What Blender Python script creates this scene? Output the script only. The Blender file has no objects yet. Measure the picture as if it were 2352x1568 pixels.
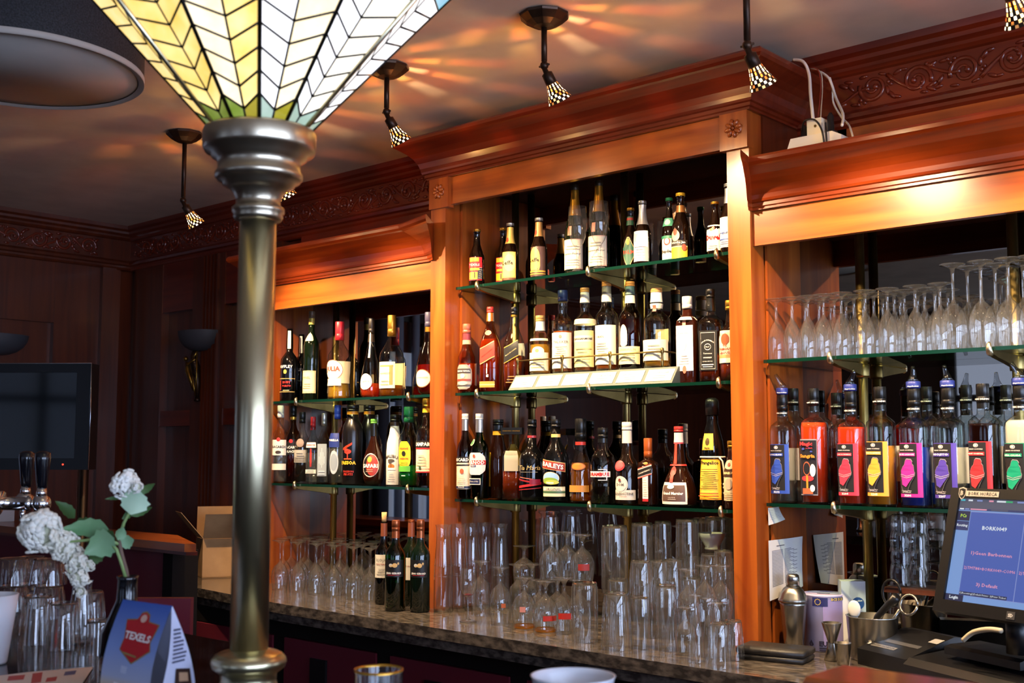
import bpy, bmesh, math, random
from mathutils import Vector, Matrix, Euler
R = math.radians
sin, cos, pi = math.sin, math.cos, math.pi
rnd = random.Random(7)
scene = bpy.context.scene
# ---------------------------------------------------------------- camera
W, H, F = 2352, 1568, 2624.5
PIT, YAW, ZC = 0.09408, 0.7296, 1.5
cd = bpy.data.cameras.new('camera')
cam = bpy.data.objects.new('camera', cd)
scene.collection.objects.link(cam)
cam.location = (0, 0, ZC)
cam.rotation_euler = (pi/2 + PIT, 0, YAW)
cd.sensor_width = 36.0
cd.lens = F / W * 36.0
cd.clip_start = .05
cd.dof.use_dof = True
cd.dof.focus_distance = 3.75
cd.dof.aperture_fstop = 6.3
scene.camera = cam
# ---------------------------------------------------------------- world and exposure
wd = bpy.data.worlds.new('room_ambient')
scene.world = wd
wd.use_nodes = True
wd.node_tree.nodes['Background'].inputs[0].default_value = (.75, .85, 1, 1)
wd.node_tree.nodes['Background'].inputs[1].default_value = .05
vs = scene.view_settings
vs.view_transform = 'Standard'
vs.look = 'None'
vs.exposure = 0.25
vs.gamma = 1.0
vs.use_curve_mapping = False
cy = scene.cycles
cy.max_bounces = 10
cy.diffuse_bounces = 3
cy.glossy_bounces = 4
cy.transmission_bounces = 6
cy.transparent_max_bounces = 48
cy.sample_clamp_indirect = 4
cy.sample_clamp_direct = 30
cy.caustics_reflective = False
cy.caustics_refractive = False
cy.use_denoising = True
cy.use_adaptive_sampling = True
cy.adaptive_threshold = 0.02
SPOT_W, FILAMENT_W = 110.0, 3.6
WARM = (1.0, .70, .40)
DAY_R, DAY_B, DAY_L = 12.0, 0.8, 0.5           # window glow: right wall, rear wall, left wall

# ---------------------------------------------------------------- camera geometry: pixel of the photograph -> place in the room
sa, ca, sp, cp = sin(YAW), cos(YAW), sin(PIT), cos(PIT)
FW = Vector((-sa*cp, ca*cp, sp)); RT = Vector((ca, sa, 0)); UP = RT.cross(FW)
def ray(x, y): return FW + RT*((x-W/2)/F) - UP*((y-H/2)/F)
def onY(x, y, Y):
    v = ray(x, y)*1.0; v *= Y/v.y; v.z += ZC; return v
def onZ(x, y, z):
    v = ray(x, y)*1.0; v *= (z-ZC)/v.z; v.z += ZC; return v
def onX(x, y, X):
    v = ray(x, y)*1.0; v *= X/v.x; v.z += ZC; return v
def onD(x, y, d):
    v = ray(x, y)*1.0; v *= d/v.dot(FW); v.z += ZC; return v
def at_x(px, Y, z):
    k = (px-W/2)/F; z -= ZC
    return (k*(Y*ca*cp + z*sp) - Y*sa)/(ca + k*sa*cp)
def z_at(py, X, Y):
    m = (H/2-py)/F; D0 = -X*sa*cp + Y*ca*cp
    return (m*D0 - (X*sa*sp - Y*ca*sp))/(cp - m*sp) + ZC
def depth(p): return (Vector(p)-Vector((0, 0, ZC))).dot(FW)
def mpp(p): return depth(p)/F                      # metres per pixel there

# ---------------------------------------------------------------- materials
MATS = {}
def lin(h):
    h = h.lstrip('#'); o = []
    for i in (0, 2, 4):
        c = int(h[i:i+2], 16)/255
        o.append(c/12.92 if c <= .04045 else ((c+.055)/1.055)**2.4)
    return (*o, 1)
def newmat(n):
    m = bpy.data.materials.new(n); m.use_nodes = True
    return m, m.node_tree, m.node_tree.nodes, m.node_tree.links
def bsdf(m): return m.node_tree.nodes['Principled BSDF']
def paint(h, rough=.5, metal=0, spec=.5, coat=0):
    k = ('p', h, rough, metal, spec, coat)
    if k not in MATS:
        m, t, n, l = newmat('paint_' + h.strip('#')); b = bsdf(m)
        b.inputs['Base Color'].default_value = lin(h) if isinstance(h, str) else h
        b.inputs['Roughness'].default_value = rough
        b.inputs['Metallic'].default_value = metal
        b.inputs['Specular IOR Level'].default_value = spec
        b.inputs['Coat Weight'].default_value = coat
        MATS[k] = m
    return MATS[k]
def glow(h, s, base=None):
    k = ('g', h, s)
    if k not in MATS:
        m, t, n, l = newmat('glow'); b = bsdf(m)
        b.inputs['Base Color'].default_value = lin(base or h)
        b.inputs['Emission Color'].default_value = lin(h)
        b.inputs['Emission Strength'].default_value = s
        b.inputs['Roughness'].default_value = .25
        MATS[k] = m
    return MATS[k]
def schlick(n, l, f0):
    lw = n.new('ShaderNodeLayerWeight'); lw.inputs[0].default_value = .5
    pw = n.new('ShaderNodeMath'); pw.operation = 'POWER'; pw.inputs[1].default_value = 3.2
    ma = n.new('ShaderNodeMath'); ma.operation = 'MULTIPLY_ADD'; ma.inputs[1].default_value = 1-f0; ma.inputs[2].default_value = f0
    l.new(lw.outputs['Facing'], pw.inputs[0]); l.new(pw.outputs[0], ma.inputs[0])
    return ma
def thin(h='#ffffff', ior=1.5, rough=.02, key='thin', haze=0, emit=None):
    k = (key, h, ior, rough, haze, emit)
    if k not in MATS:
        m, t, n, l = newmat('clear_glass'); n.remove(bsdf(m)); out = n['Material Output']
        tr = n.new('ShaderNodeBsdfTransparent'); tr.inputs[0].default_value = lin(h)
        gl = n.new('ShaderNodeBsdfGlossy'); gl.inputs['Roughness'].default_value = rough
        fr = schlick(n, l, ((ior-1)/(ior+1))**2*2)
        mx = n.new('ShaderNodeMixShader')
        base = tr
        lw = n.new('ShaderNodeLayerWeight'); lw.inputs[0].default_value = .5       # longer way through the wall of the glass near its outline
        cr = n.new('ShaderNodeValToRGB'); cr.color_ramp.elements[0].position = .55; cr.color_ramp.elements[1].position = .97
        c0 = lin(h); cr.color_ramp.elements[0].color = c0; cr.color_ramp.elements[1].color = tuple(v*.42 for v in c0[:3])+(1,)
        l.new(lw.outputs['Facing'], cr.inputs[0]); l.new(cr.outputs[0], tr.inputs[0])
        if haze:                                    # pale diffuse veil put in for the glints of many glass layers
            df = n.new('ShaderNodeBsdfDiffuse'); df.inputs[0].default_value = (.9, .9, .9, 1)
            tl = n.new('ShaderNodeBsdfTranslucent'); tl.inputs[0].default_value = (.9, .9, .9, 1)
            a1 = n.new('ShaderNodeMixShader'); a1.inputs[0].default_value = .5
            l.new(df.outputs[0], a1.inputs[1]); l.new(tl.outputs[0], a1.inputs[2])
            a2 = n.new('ShaderNodeMixShader'); a2.inputs[0].default_value = haze
            l.new(tr.outputs[0], a2.inputs[1]); l.new(a1.outputs[0], a2.inputs[2]); base = a2
        if emit:
            em = n.new('ShaderNodeEmission'); em.inputs[0].default_value = lin(emit[0]); em.inputs[1].default_value = emit[1]
            a3 = n.new('ShaderNodeAddShader'); l.new(base.outputs[0], a3.inputs[0]); l.new(em.outputs[0], a3.inputs[1]); base = a3
        l.new(fr.outputs[0], mx.inputs[0]); l.new(base.outputs[0], mx.inputs[1]); l.new(gl.outputs[0], mx.inputs[2])
        l.new(mx.outputs[0], out.inputs[0]); MATS[k] = m
    return MATS[k]
def liquid(h, body=.3, tint=None):
    k = ('liq', h, body, tint)
    if k not in MATS:
        m, t, n, l = newmat('liquid'); n.remove(bsdf(m)); out = n['Material Output']
        tr = n.new('ShaderNodeBsdfTransparent'); tr.inputs[0].default_value = lin(tint or h)
        df = n.new('ShaderNodeBsdfDiffuse'); df.inputs[0].default_value = lin(h)
        tl = n.new('ShaderNodeBsdfTranslucent'); tl.inputs[0].default_value = lin(h)
        ad = n.new('ShaderNodeMixShader'); ad.inputs[0].default_value = .22
        l.new(df.outputs[0], ad.inputs[1]); l.new(tl.outputs[0], ad.inputs[2])
        m1 = n.new('ShaderNodeMixShader'); m1.inputs[0].default_value = body
        l.new(tr.outputs[0], m1.inputs[1]); l.new(ad.outputs[0], m1.inputs[2])
        gl = n.new('ShaderNodeBsdfGlossy'); gl.inputs['Roughness'].default_value = .05
        fr = schlick(n, l, .04)
        mx = n.new('ShaderNodeMixShader')
        l.new(fr.outputs[0], mx.inputs[0]); l.new(m1.outputs[0], mx.inputs[1]); l.new(gl.outputs[0], mx.inputs[2])
        l.new(mx.outputs[0], out.inputs[0]); MATS[k] = m
    return MATS[k]
def wood(name, c1, c2, axis, rough=.28, scale=1.0, coat=.35):
    m, t, n, l = newmat(name); b = bsdf(m)
    tc = n.new('ShaderNodeTexCoord'); mp = n.new('ShaderNodeMapping')
    s = [26*scale]*3; s['xyz'.index(axis)] = 1.6*scale
    mp.inputs['Scale'].default_value = s
    l.new(tc.outputs['Object'], mp.inputs[0])
    no = n.new('ShaderNodeTexNoise'); no.inputs['Scale'].default_value = 1.0; no.inputs['Detail'].default_value = 6
    no.inputs['Distortion'].default_value = .6
    l.new(mp.outputs[0], no.inputs['Vector'])
    cr = n.new('ShaderNodeValToRGB'); cr.color_ramp.elements[0].position = .32; cr.color_ramp.elements[1].position = .68
    cr.color_ramp.elements[0].color = lin(c1); cr.color_ramp.elements[1].color = lin(c2)
    l.new(no.outputs[0], cr.inputs[0]); l.new(cr.outputs[0], b.inputs['Base Color'])
    b.inputs['Roughness'].default_value = rough
    b.inputs['Coat Weight'].default_value = coat; b.inputs['Coat Roughness'].default_value = .12
    return m
def noisy(name, c1, c2, scale, rough=.5, bump=0, detail=6, stretch=(1, 1, 1), lo=.35, hi=.65, coat=0, metal=0):
    m, t, n, l = newmat(name); b = bsdf(m)
    tc = n.new('ShaderNodeTexCoord'); mp = n.new('ShaderNodeMapping'); mp.inputs['Scale'].default_value = stretch
    l.new(tc.outputs['Object'], mp.inputs[0])
    no = n.new('ShaderNodeTexNoise'); no.inputs['Scale'].default_value = scale; no.inputs['Detail'].default_value = detail
    l.new(mp.outputs[0], no.inputs['Vector'])
    cr = n.new('ShaderNodeValToRGB'); cr.color_ramp.elements[0].position = lo; cr.color_ramp.elements[1].position = hi
    cr.color_ramp.elements[0].color = lin(c1); cr.color_ramp.elements[1].color = lin(c2)
    l.new(no.outputs[0], cr.inputs[0]); l.new(cr.outputs[0], b.inputs['Base Color'])
    b.inputs['Roughness'].default_value = rough; b.inputs['Coat Weight'].default_value = coat; b.inputs['Metallic'].default_value = metal
    if bump:
        bp = n.new('ShaderNodeBump'); bp.inputs['Strength'].default_value = bump; bp.inputs['Distance'].default_value = .004
        l.new(no.outputs[0], bp.inputs['Height']); l.new(bp.outputs[0], b.inputs['Normal'])
    return m
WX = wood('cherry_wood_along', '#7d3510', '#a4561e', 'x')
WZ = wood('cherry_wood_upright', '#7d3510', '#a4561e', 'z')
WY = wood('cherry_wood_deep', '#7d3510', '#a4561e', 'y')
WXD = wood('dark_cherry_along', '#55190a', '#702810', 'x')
WZD = wood('dark_cherry_upright', '#431a0b', '#5a260f', 'z', rough=.35, coat=.2)
WDK = wood('dark_brown_wood', '#3a1a0e', '#4c2313', 'z', rough=.5, coat=0)  # uncoated dark brown wood of inner top panels and a small board
BRASS = noisy('aged_brass', '#bab08c', '#dcd2b2', 7, rough=.3, metal=1, stretch=(1, 1, .2))
BRASSD = noisy('dull_brass', '#7d6a3c', '#a08a55', 9, rough=.32, metal=1)
NICKEL = noisy('satin_pewter', '#a89a84', '#beb19a', 6, rough=.32, metal=1)
BRONZE = noisy('dark_bronze', '#2a1c14', '#4a3424', 14, rough=.4, metal=.7)
CHROME = paint('#d8dade', .08, 1)
STEEL = paint('#a6a49e', .26, 1)
MIRROR = paint('#a39c92', .015, 1)
GRAN = noisy('dark_granite', '#34302d', '#6c635b', 55, rough=.12, detail=10, lo=.4, hi=.7, coat=.3, stretch=(.5, 1.6, 1))
PLASTER = noisy('warm_plaster', '#cdb7a2', '#dcc6b0', 5, rough=.85, bump=.35, detail=12)
MAROON = paint('#661c2a', .45)
BLACKP = paint('#0d0d10', .35)
BLACKG = paint('#08080a', .12)
DARKF = paint('#120c0a', .8, 0, .2)
CARD = noisy('cardboard', '#a07a52', '#b48d62', 10, rough=.8)
PAPER = paint('#d9d7d4', .7)
GLS = thin('#fdfefe', 1.52, .02, haze=.026)
GLSE = thin('#f9fafa', 1.65, .02, 'heavy', haze=.026)
SHELF = thin('#d3e4da', 1.5, .015, 'shelf')
EDGE = paint('#06261d', .12, 0, .6)

# ---------------------------------------------------------------- meshes
class MB:
    def __init__(s): s.v = []; s.f = []; s.m = []; s.sm = []
    def add(s, vs, fs, mi=0, smooth=False):
        o = len(s.v); s.v += [tuple(v) for v in vs]
        for f in fs: s.f.append(tuple(o+i for i in f)); s.m.append(mi); s.sm.append(smooth)
        return s
    def box(s, a, b, mi=0, rot=None, c=None):
        x0, y0, z0 = a; x1, y1, z1 = b
        v = [Vector(p) for p in ((x0,y0,z0),(x1,y0,z0),(x1,y1,z0),(x0,y1,z0),(x0,y0,z1),(x1,y0,z1),(x1,y1,z1),(x0,y1,z1))]
        if rot is not None:
            c = Vector(c) if c is not None else Vector(); v = [c + rot @ (p-c) for p in v]
        return s.add(v, [(0,3,2,1),(4,5,6,7),(0,1,5,4),(1,2,6,5),(2,3,7,6),(3,0,4,7)], mi)
    def cbox(s, c, d, mi=0, rot=None):
        c = Vector(c); h = Vector(d)/2
        return s.box(c-h, c+h, mi, rot, c)
    def lathe(s, prof, seg=20, mi=0, n=2, asp=1, c=(0, 0, 0), smooth=True, M=None, caps=True):
        vs = []; c = Vector(c)
        for r, z in prof:
            for k in range(seg):
                th = 2*pi*(k+.5)/seg if n > 2 else 2*pi*k/seg
                q = shape(th, n)
                p = Vector((r*q*sin(th), -r*q*cos(th)*asp, z)); vs.append((M @ p if M else p) + c)
        fs = []
        for i in range(len(prof)-1):
            for k in range(seg):
                a = i*seg+k; b = i*seg+(k+1) % seg
                fs.append((a, b, b+seg, a+seg))
        s.add(vs, fs, mi, smooth)
        if caps:
            o = len(s.v)-len(vs)
            if prof[0][0] > 1e-5: s.f.append(tuple(o+k for k in reversed(range(seg)))); s.m.append(mi); s.sm.append(False)
            if prof[-1][0] > 1e-5: s.f.append(tuple(o+(len(prof)-1)*seg+k for k in range(seg))); s.m.append(mi); s.sm.append(False)
        return s
    def tube(s, pts, r, seg=8, mi=0, smooth=True):
        pts = [Vector(p) for p in pts]; vs = []; n = len(pts)
        rr = r if isinstance(r, (list, tuple)) else [r]*n
        ref = Vector((0, 0, 1)); N = None
        for i, p in enumerate(pts):
            t = (pts[min(i+1, n-1)]-pts[max(i-1, 0)]).normalized()
            if N is None:
                N = t.cross(ref if abs(t.z) < .9 else Vector((1, 0, 0))).normalized()
            else:
                N = (N - t*N.dot(t)).normalized()
            B = t.cross(N)
            for k in range(seg):
                a = 2*pi*k/seg; vs.append(p + (N*cos(a)+B*sin(a))*rr[i])
        fs = [(i*seg+k, i*seg+(k+1) % seg, (i+1)*seg+(k+1) % seg, (i+1)*seg+k) for i in range(n-1) for k in range(seg)]
        fs.append(tuple(reversed(range(seg)))); fs.append(tuple((n-1)*seg+k for k in range(seg)))
        return s.add(vs, fs, mi, smooth)
    def ball(s, c, r, seg=10, rings=6, mi=0, sc=(1, 1, 1), M=None):
        c = Vector(c); vs = []
        for i in range(rings+1):
            a = pi*i/rings
            for k in range(seg):
                b = 2*pi*k/seg
                p = Vector((r*sc[0]*sin(a)*cos(b), r*sc[1]*sin(a)*sin(b), -r*sc[2]*cos(a)))
                vs.append((M @ p if M else p)+c)
        fs = [(i*seg+k, i*seg+(k+1) % seg, (i+1)*seg+(k+1) % seg, (i+1)*seg+k) for i in range(rings) for k in range(seg)]
        return s.add(vs, fs, mi, True)
    def prism(s, poly, e, mi=0):
        """closed polygon (list of points) pushed along vector e"""
        P = [Vector(p) for p in poly]; e = Vector(e); n = len(P)
        fs = [tuple(range(n)), tuple(n+i for i in reversed(range(n)))] + [(i, i+n, (i+1) % n + n, (i+1) % n) for i in range(n)]
        return s.add(P+[p+e for p in P], fs, mi)
    def sweep(s, stations, mi=0, smooth=False):
        """stations: lists of equal length; skin between consecutive stations"""
        m = len(stations[0]); vs = [p for st in stations for p in st]
        fs = [(i*m+k, (i+1)*m+k, (i+1)*m+k+1, i*m+k+1) for i in range(len(stations)-1) for k in range(m-1)]
        s.add(vs, fs, mi, smooth)
        o = len(s.v)-len(vs)
        s.f.append(tuple(o+k for k in range(m))); s.m.append(mi); s.sm.append(False)
        s.f.append(tuple(o+len(vs)-m+k for k in reversed(range(m)))); s.m.append(mi); s.sm.append(False)
        return s
    def mesh(s, name, mats):
        me = bpy.data.meshes.new(name); me.from_pydata(s.v, [], s.f)
        for m in (mats if isinstance(mats, (list, tuple)) else [mats]): me.materials.append(m)
        me.polygons.foreach_set('material_index', s.m); me.polygons.foreach_set('use_smooth', s.sm)
        me.update()
        return me
    def fix(s, name, mats):
        me = s.mesh(name, mats); bm = bmesh.new(); bm.from_mesh(me)
        bmesh.ops.recalc_face_normals(bm, faces=bm.faces); bm.to_mesh(me); bm.free(); return me
    def build(s, name, mats, parent=None, loc=None, fix=True):
        me = s.fix(name, mats) if fix else s.mesh(name, mats)
        return link(name, me, parent, loc)
def link(name, me, parent=None, loc=None):
    o = bpy.data.objects.new(name, me); scene.collection.objects.link(o)
    if parent is not None: o.parent = parent
    if loc is not None: o.location = loc
    return o
def tag(o, label, cat, group=None):
    o['label'] = label; o['category'] = cat
    if group: o['group'] = group
    return o
def thing(name, label, cat, loc=(0, 0, 0), rz=0, group=None):
    o = bpy.data.objects.new(name, None); scene.collection.objects.link(o)
    o.empty_display_size = .05; o.location = loc; o.rotation_euler = (0, 0, rz)
    return tag(o, label, cat, group)
def struct(o): o['kind'] = 'structure'; return o
def copy_tree(o, parent=None):
    c = o.copy(); scene.collection.objects.link(c)
    if parent is not None: c.parent = parent
    for ch in list(o.children): copy_tree(ch, c)
    return c
def shape(th, n):
    if n <= 2: return 1.0
    return 1/((abs(sin(th))**n + abs(cos(th))**n)**(1/n))
TXT = {}
def text(body, bold=0, shear=0, space=1.0):
    k = (body, bold, shear, space)
    if k not in TXT:
        c = bpy.data.curves.new('t', 'FONT'); c.body = body; c.size = 1; c.resolution_u = 1; c.offset = bold; c.shear = shear
        c.align_x = 'LEFT'; c.space_character = space
        o = bpy.data.objects.new('t', c); me = o.to_mesh()
        vs = [(v.co.x, v.co.y) for v in me.vertices]; fs = [tuple(p.vertices) for p in me.polygons]
        o.to_mesh_clear(); bpy.data.objects.remove(o); bpy.data.curves.remove(c)
        x0 = min(v[0] for v in vs); x1 = max(v[0] for v in vs); y0 = min(v[1] for v in vs); y1 = max(v[1] for v in vs)
        TXT[k] = ([((v[0]-(x0+x1)/2), (v[1]-(y0+y1)/2)) for v in vs], fs, x1-x0, y1-y0)
    return TXT[k]
def flat_text(mb, body, o, ux, uz, width, mi=0, maxh=None, off=.0006, **kw):
    """text lying on the plane through o with axes ux, uz"""
    vs, fs, w, h = text(body, **kw); s = width/w; sy = s
    if maxh and h*s > maxh: sy = maxh/h
    o = Vector(o); ux = Vector(ux).normalized(); uz = Vector(uz).normalized(); n = ux.cross(uz)
    mb.add([o + ux*(x*s) + uz*(y*sy) + n*off for x, y in vs], fs, mi)
# ================================================================ room shell
Y0, YW, YM, CT, CEIL = 2.95, 3.25, 3.236, .925, 2.718
XL = -5.75
def wbox(name, a, b, m): return struct(MB().box(a, b).build(name, m))
wbox('floor', (XL-.2, -3.7, -.1), (3.2, 3.45, 0), noisy('dark_floor_boards', '#2b1a10', '#3c2516', 6, .4, stretch=(1, 6, 1)))
wbox('ceiling', (XL-.2, -3.7, CEIL), (3.2, 3.45, CEIL+.1), PLASTER)
wall_back = wbox('wall_back', (XL-.2, YW+.045, 0), (3.2, YW+.2, CEIL), WZD)
wall_left = wbox('wall_left', (XL-.2, -3.5, 0), (XL-.03, YW+.05, CEIL), WZD)
wall_right = wbox('wall_right', (3.0, -3.5, 0), (3.2, YW+.05, CEIL), paint('#5a4a40', .8))
wall_rear = wbox('wall_rear', (XL-.2, -3.7, 0), (3.2, -3.5, CEIL), paint('#4a352a', .8))
def wpart(mb, name, m, root): return mb.build(name, m, root, -root.location)

# windows: bright panes of daylight in wooden frames
DAYC = '#b9cdf2'
def window(n, kind, c, w, h, s, arch=False):
    """kind: the wall it is in; c = centre"""
    pane = glow(DAYC, s); fr = MB(); pn = MB(); t = .06
    def P(u, v, d):
        if kind == 'right': return (c[0]-d, c[1]+u, c[2]+v)
        if kind == 'left': return (c[0]+d, c[1]-u, c[2]+v)
        return (c[0]+u, c[1]+d, c[2]+v)
    def slab(mb, u0, u1, v0, v1, d0, d1):
        a = P(u0, v0, d0); b = P(u1, v1, d1)
        mb.box([min(x, y) for x, y in zip(a, b)], [max(x, y) for x, y in zip(a, b)])
    slab(pn, -w/2, w/2, -h/2, h/2, .01, .02)
    for u in (-w/2, 0, w/2): slab(fr, u-t/2, u+t/2, -h/2, h/2, .0, .06)
    for v in (-h/2, h/6, h/2): slab(fr, -w/2-t/2, w/2+t/2, v-t/2, v+t/2, .0, .058)
    if arch:
        for sgn in (-1, 1):
            poly = [P(sgn*w/2, h/2-.45, .022)]
            poly += [P(sgn*w/2*cos(a), h/2-.45+.45*sin(a), .022) for a in [k*pi/2/8 for k in range(9)]]
            poly += [P(0, h/2, .022), P(sgn*w/2, h/2, .022)]
            q = Vector(P(0, 0, .03))-Vector(P(0, 0, 0))
            fr.prism(poly[1:], q)
    o = struct(fr.build(n, paint('#2a211c', .5))); p = pn.build('pane', pane, o)
    return o
window('window_1', 'right', (3.0, 2.1, 1.62), 1.7, 1.8, DAY_R)
window('window_2', 'right', (3.0, .1, 1.62), 1.7, 1.8, DAY_R)
window('window_6', 'right', (3.0, -1.9, 1.62), 1.7, 1.8, DAY_R)
window('window_3', 'rear', (-.7, -3.5, 1.62), 1.3, 1.9, DAY_B, True)
window('window_4', 'rear', (-3.1, -3.5, 1.62), 1.3, 1.9, DAY_B, True)
w5 = window('window_5', 'left', (XL-.03, .8, 1.65), 1.3, 1.5, DAY_L)
for k in range(9):      # pleated curtain strips beside and over the left window
    y = .2+.15*k
    MB().tube([(XL+.06, y, .85), (XL+.06, y, 2.45)], .028 if k % 4 else .05, 8).build('curtain_fold', paint('#8f9bb4' if k % 4 else '#3a3d4a', .8), w5)

# carved crown moulding under the ceiling (back and left wall)
crown = [(0, 2.478), (.012, 2.482), (.018, 2.492), (.018, 2.502), (.030, 2.508), (.034, 2.520), (.026, 2.528), (.016, 2.534),
         (.016, 2.642), (.026, 2.646), (.034, 2.656), (.034, 2.666), (.048, 2.676), (.05, 2.688), (.062, 2.698), (.066, 2.718), (0, 2.718)]
trim_1 = struct(MB().sweep([[(x, YW+.045-p-.03, z) for p, z in crown] for x in (XL, 3.0)]).build('trim_1', WXD))
trim_2 = struct(MB().sweep([[(XL-.03+p+.03, y, z) for p, z in crown] for y in (-3.5, YW+.02)]).build('trim_2', WY and WZD))
def scroll_mesh():
    mb = MB(); h = .098
    def sp(cx, cz, r, a0, turns, sgn, w):
        pts = []; rr = []
        for i in range(30):
            t = i/29; a = a0+sgn*turns*2*pi*t; q = r*(1-t*.80)
            pts.append((cx+q*cos(a), -.001*t, cz+q*sin(a))); rr.append(w*(1-.5*t))
        mb.tube(pts, rr, 6); mb.ball((pts[-1][0], -.003, pts[-1][2]), w*1.25, 8, 5)
    def leafy(x, z, a, l, w=.40):
        mb.ball((x, 0, z), l*.62, 8, 5, 0, (1, .42, w), Matrix.Rotation(a, 3, 'Y'))
    sp(.040, .004, .044, pi*.9, 1.55, 1, .0078)
    sp(.175, -.002, .045, -pi*.1, 1.55, 1, .0078)
    vine = [(-.075+.0115*i, .0, -.030+.052*sin(pi*min(1, i/13))**1.0*(.2+.8*i/13)) for i in range(10)]
    mb.tube(vine, [.0035+.0005*i for i in range(10)], 6)
    mb.tube([(.085+.0115*i, .0, .034-.062*sin(pi*.5*i/9)) for i in range(10)], [.0075-.0003*i for i in range(10)], 6)
    for x, z, a, l in ((-.055, .026, .5, .030), (-.038, .036, .2, .026), (-.030, .016, 1.0, .026), (-.06, -.034, -.4, .028), (-.02, -.038, .1, .024), (.098, -.030, .9, .030), (.112, -.038, .3, .026), (.085, -.014, 1.4, .026),
                       (.118, .036, -.4, .028), (.135, .04, .1, .022), (.222, .034, -.6, .028), (.216, -.036, .5, .030), (.195, -.042, .1, .022), (.010, .042, -.1, .024), (.07, .040, .3, .022)):
        leafy(x, z, a, l)
    for x, z in ((.0, -.028), (.012, -.038), (-.008, -.04), (.088, .012), (.098, .020), (.096, .004), (.205, .04), (-.085, .01), (-.09, .022)):
        mb.ball((x, 0, z), .0072, 6, 4)
    return mb.fix('carved_scroll', WXD)
SCR = scroll_mesh()
k = 0
x = -5.6
while x < .6:
    if not (-3.12 < x < -1.72):
        o = link('carved_scroll', SCR, trim_1, (x, YW-.001, 2.588)); o.scale = (1, 1, 1 if k % 2 else -1)
    x += .275; k += 1
for i in range(4):
    o = link('carved_scroll', SCR, trim_2, (XL+.016, 2.0+.275*i, 2.588)); o.rotation_euler = (0, 0, pi/2); o.scale = (1, 1, 1 if i % 2 else -1)

# panelling of the back wall left of the shelves, and of the left wall
def rail(px0, px1, py0, py1, name='wall_frame', wall=wall_back, Yf=YW, th=.045, m=WZD):
    xm = at_x((px0+px1)/2, Yf, 1.7)
    a = at_x(px0, Yf, 1.7); b = at_x(px1, Yf, 1.7)
    return MB().box((a, Yf, z_at(py1, xm, Yf)), (b, Yf+th, z_at(py0, xm, Yf))).build(name, m, wall)
for px0, px1 in ((300, 365), (436, 510), (545, 640)):
    a, b = at_x(px0, YW, 1.7), at_x(px1, YW, 1.7)
    MB().box((a, YW, 0), (b, YW+.045, 2.48)).build('wall_stile', WZD, wall_back)
for z0, z1 in ((0, .95), (1.62, 1.70), (2.22, 2.48)):
    MB().box((at_x(365, YW, 1.7), YW+.004, z0), (at_x(545, YW, 1.7), YW+.045, z1)).build('wall_rail', WXD, wall_back)
for i in range(5):      # fluted strip
    a = at_x(462+8*i, YW, 1.7)
    MB().box((a, YW-.012, .9), (a+.012, YW+.002, 2.48)).build('flute', WZD, wall_back)
mb = MB()
for y0, y1 in ((-3.4, -.2), (1.9, 2.1), (2.83, 3.2)):
    MB().box((XL-.03, y0, 0), (XL+.005, y1, 2.48)).build('wall_stile', WZD, wall_left)
for z0, z1 in ((0, .8), (2.16, 2.48)):
    MB().box((XL-.03, -3.4, z0), (XL+.002, 3.2, z1)).build('wall_rail', WZD, wall_left)
MB().box((XL-.03, 3.08, 0), (XL+.035, 3.16, 2.48)).build('wall_stile', WZD, wall_left)
# panel frame on the wall above the right-hand shelves
for x0, x1, z0, z1 in ((-1.6, 3, 2.44, 2.478), (-1.69, -1.52, 2.2, 2.478)):
    MB().box((x0, YW-.012, z0), (x1, YW+.045, z1)).build('wall_frame', WX, wall_back)
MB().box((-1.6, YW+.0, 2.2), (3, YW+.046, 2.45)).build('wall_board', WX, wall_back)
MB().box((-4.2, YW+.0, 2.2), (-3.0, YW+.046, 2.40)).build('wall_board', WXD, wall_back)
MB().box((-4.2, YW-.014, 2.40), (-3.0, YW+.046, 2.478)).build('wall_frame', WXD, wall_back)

# ================================================================ counter and the cupboards under it
t = thing('back_counter', 'long dark granite counter under the bottle shelves', 'counter', (-2.2, 2.9, .80))
poly = [(-4.3, 2.745), (-3.56, 2.665), (-2.2, 2.632), (.35, 2.632), (.35, YM+.02), (-4.8, YM+.02), (-4.8, 2.96)]
wpart(MB().prism([(x, y, CT-.036) for x, y in poly], (0, 0, .036)), 'worktop', GRAN, t)
wpart(MB().prism([(x, y+(.012 if y < 3 else 0), CT-.068) for x, y in poly], (0, 0, .0315)), 'lower_edge', GRAN, t)
def cupboard(px0, px1, zt, lab):
    a, b = at_x(px0, 2.74, .78), at_x(px1, 2.74, .78)
    t = thing('under_counter_cupboard', lab, 'cupboard', ((a+b)/2, 2.95, 0))
    mb = MB(); mb.box((a, 2.77, .06), (b, 3.17, CT-.069)); wpart(mb, 'carcass', DARKF, t)
    mb = MB()
    for x0, x1, z0, z1 in ((a, a+.035, .06, CT-.069), (b-.035, b, .06, CT-.069), (a+.035, b-.035, .06, .1), (a+.035, b-.035, zt, CT-.069)): mb.box((x0, 2.745, z0), (x1, 2.769, z1))
    wpart(mb, 'face_frame', DARKF, t)
    d = wpart(MB().box((a+.038, 2.738, .104), (b-.038, 2.762, zt-.004)), 'door', MAROON, t)
    xm = a+(b-a)*.42; s = .045
    h = MB(); h.box((xm-s, 2.728, zt-.15), (xm+s, 2.739, zt-.06))
    for k in range(4):
        q = (-1)**k
    h2 = h.build('handle_recess', BLACKP, d)
cupboard(440, 640, .79, 'maroon cupboard door behind the brass column, under the counter')
cupboard(640, 880, .79, 'maroon cupboard under the counter below the rows of wine glasses')
cupboard(880, 1190, .79, 'maroon cupboard under the counter behind the gold-rimmed glass')
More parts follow.
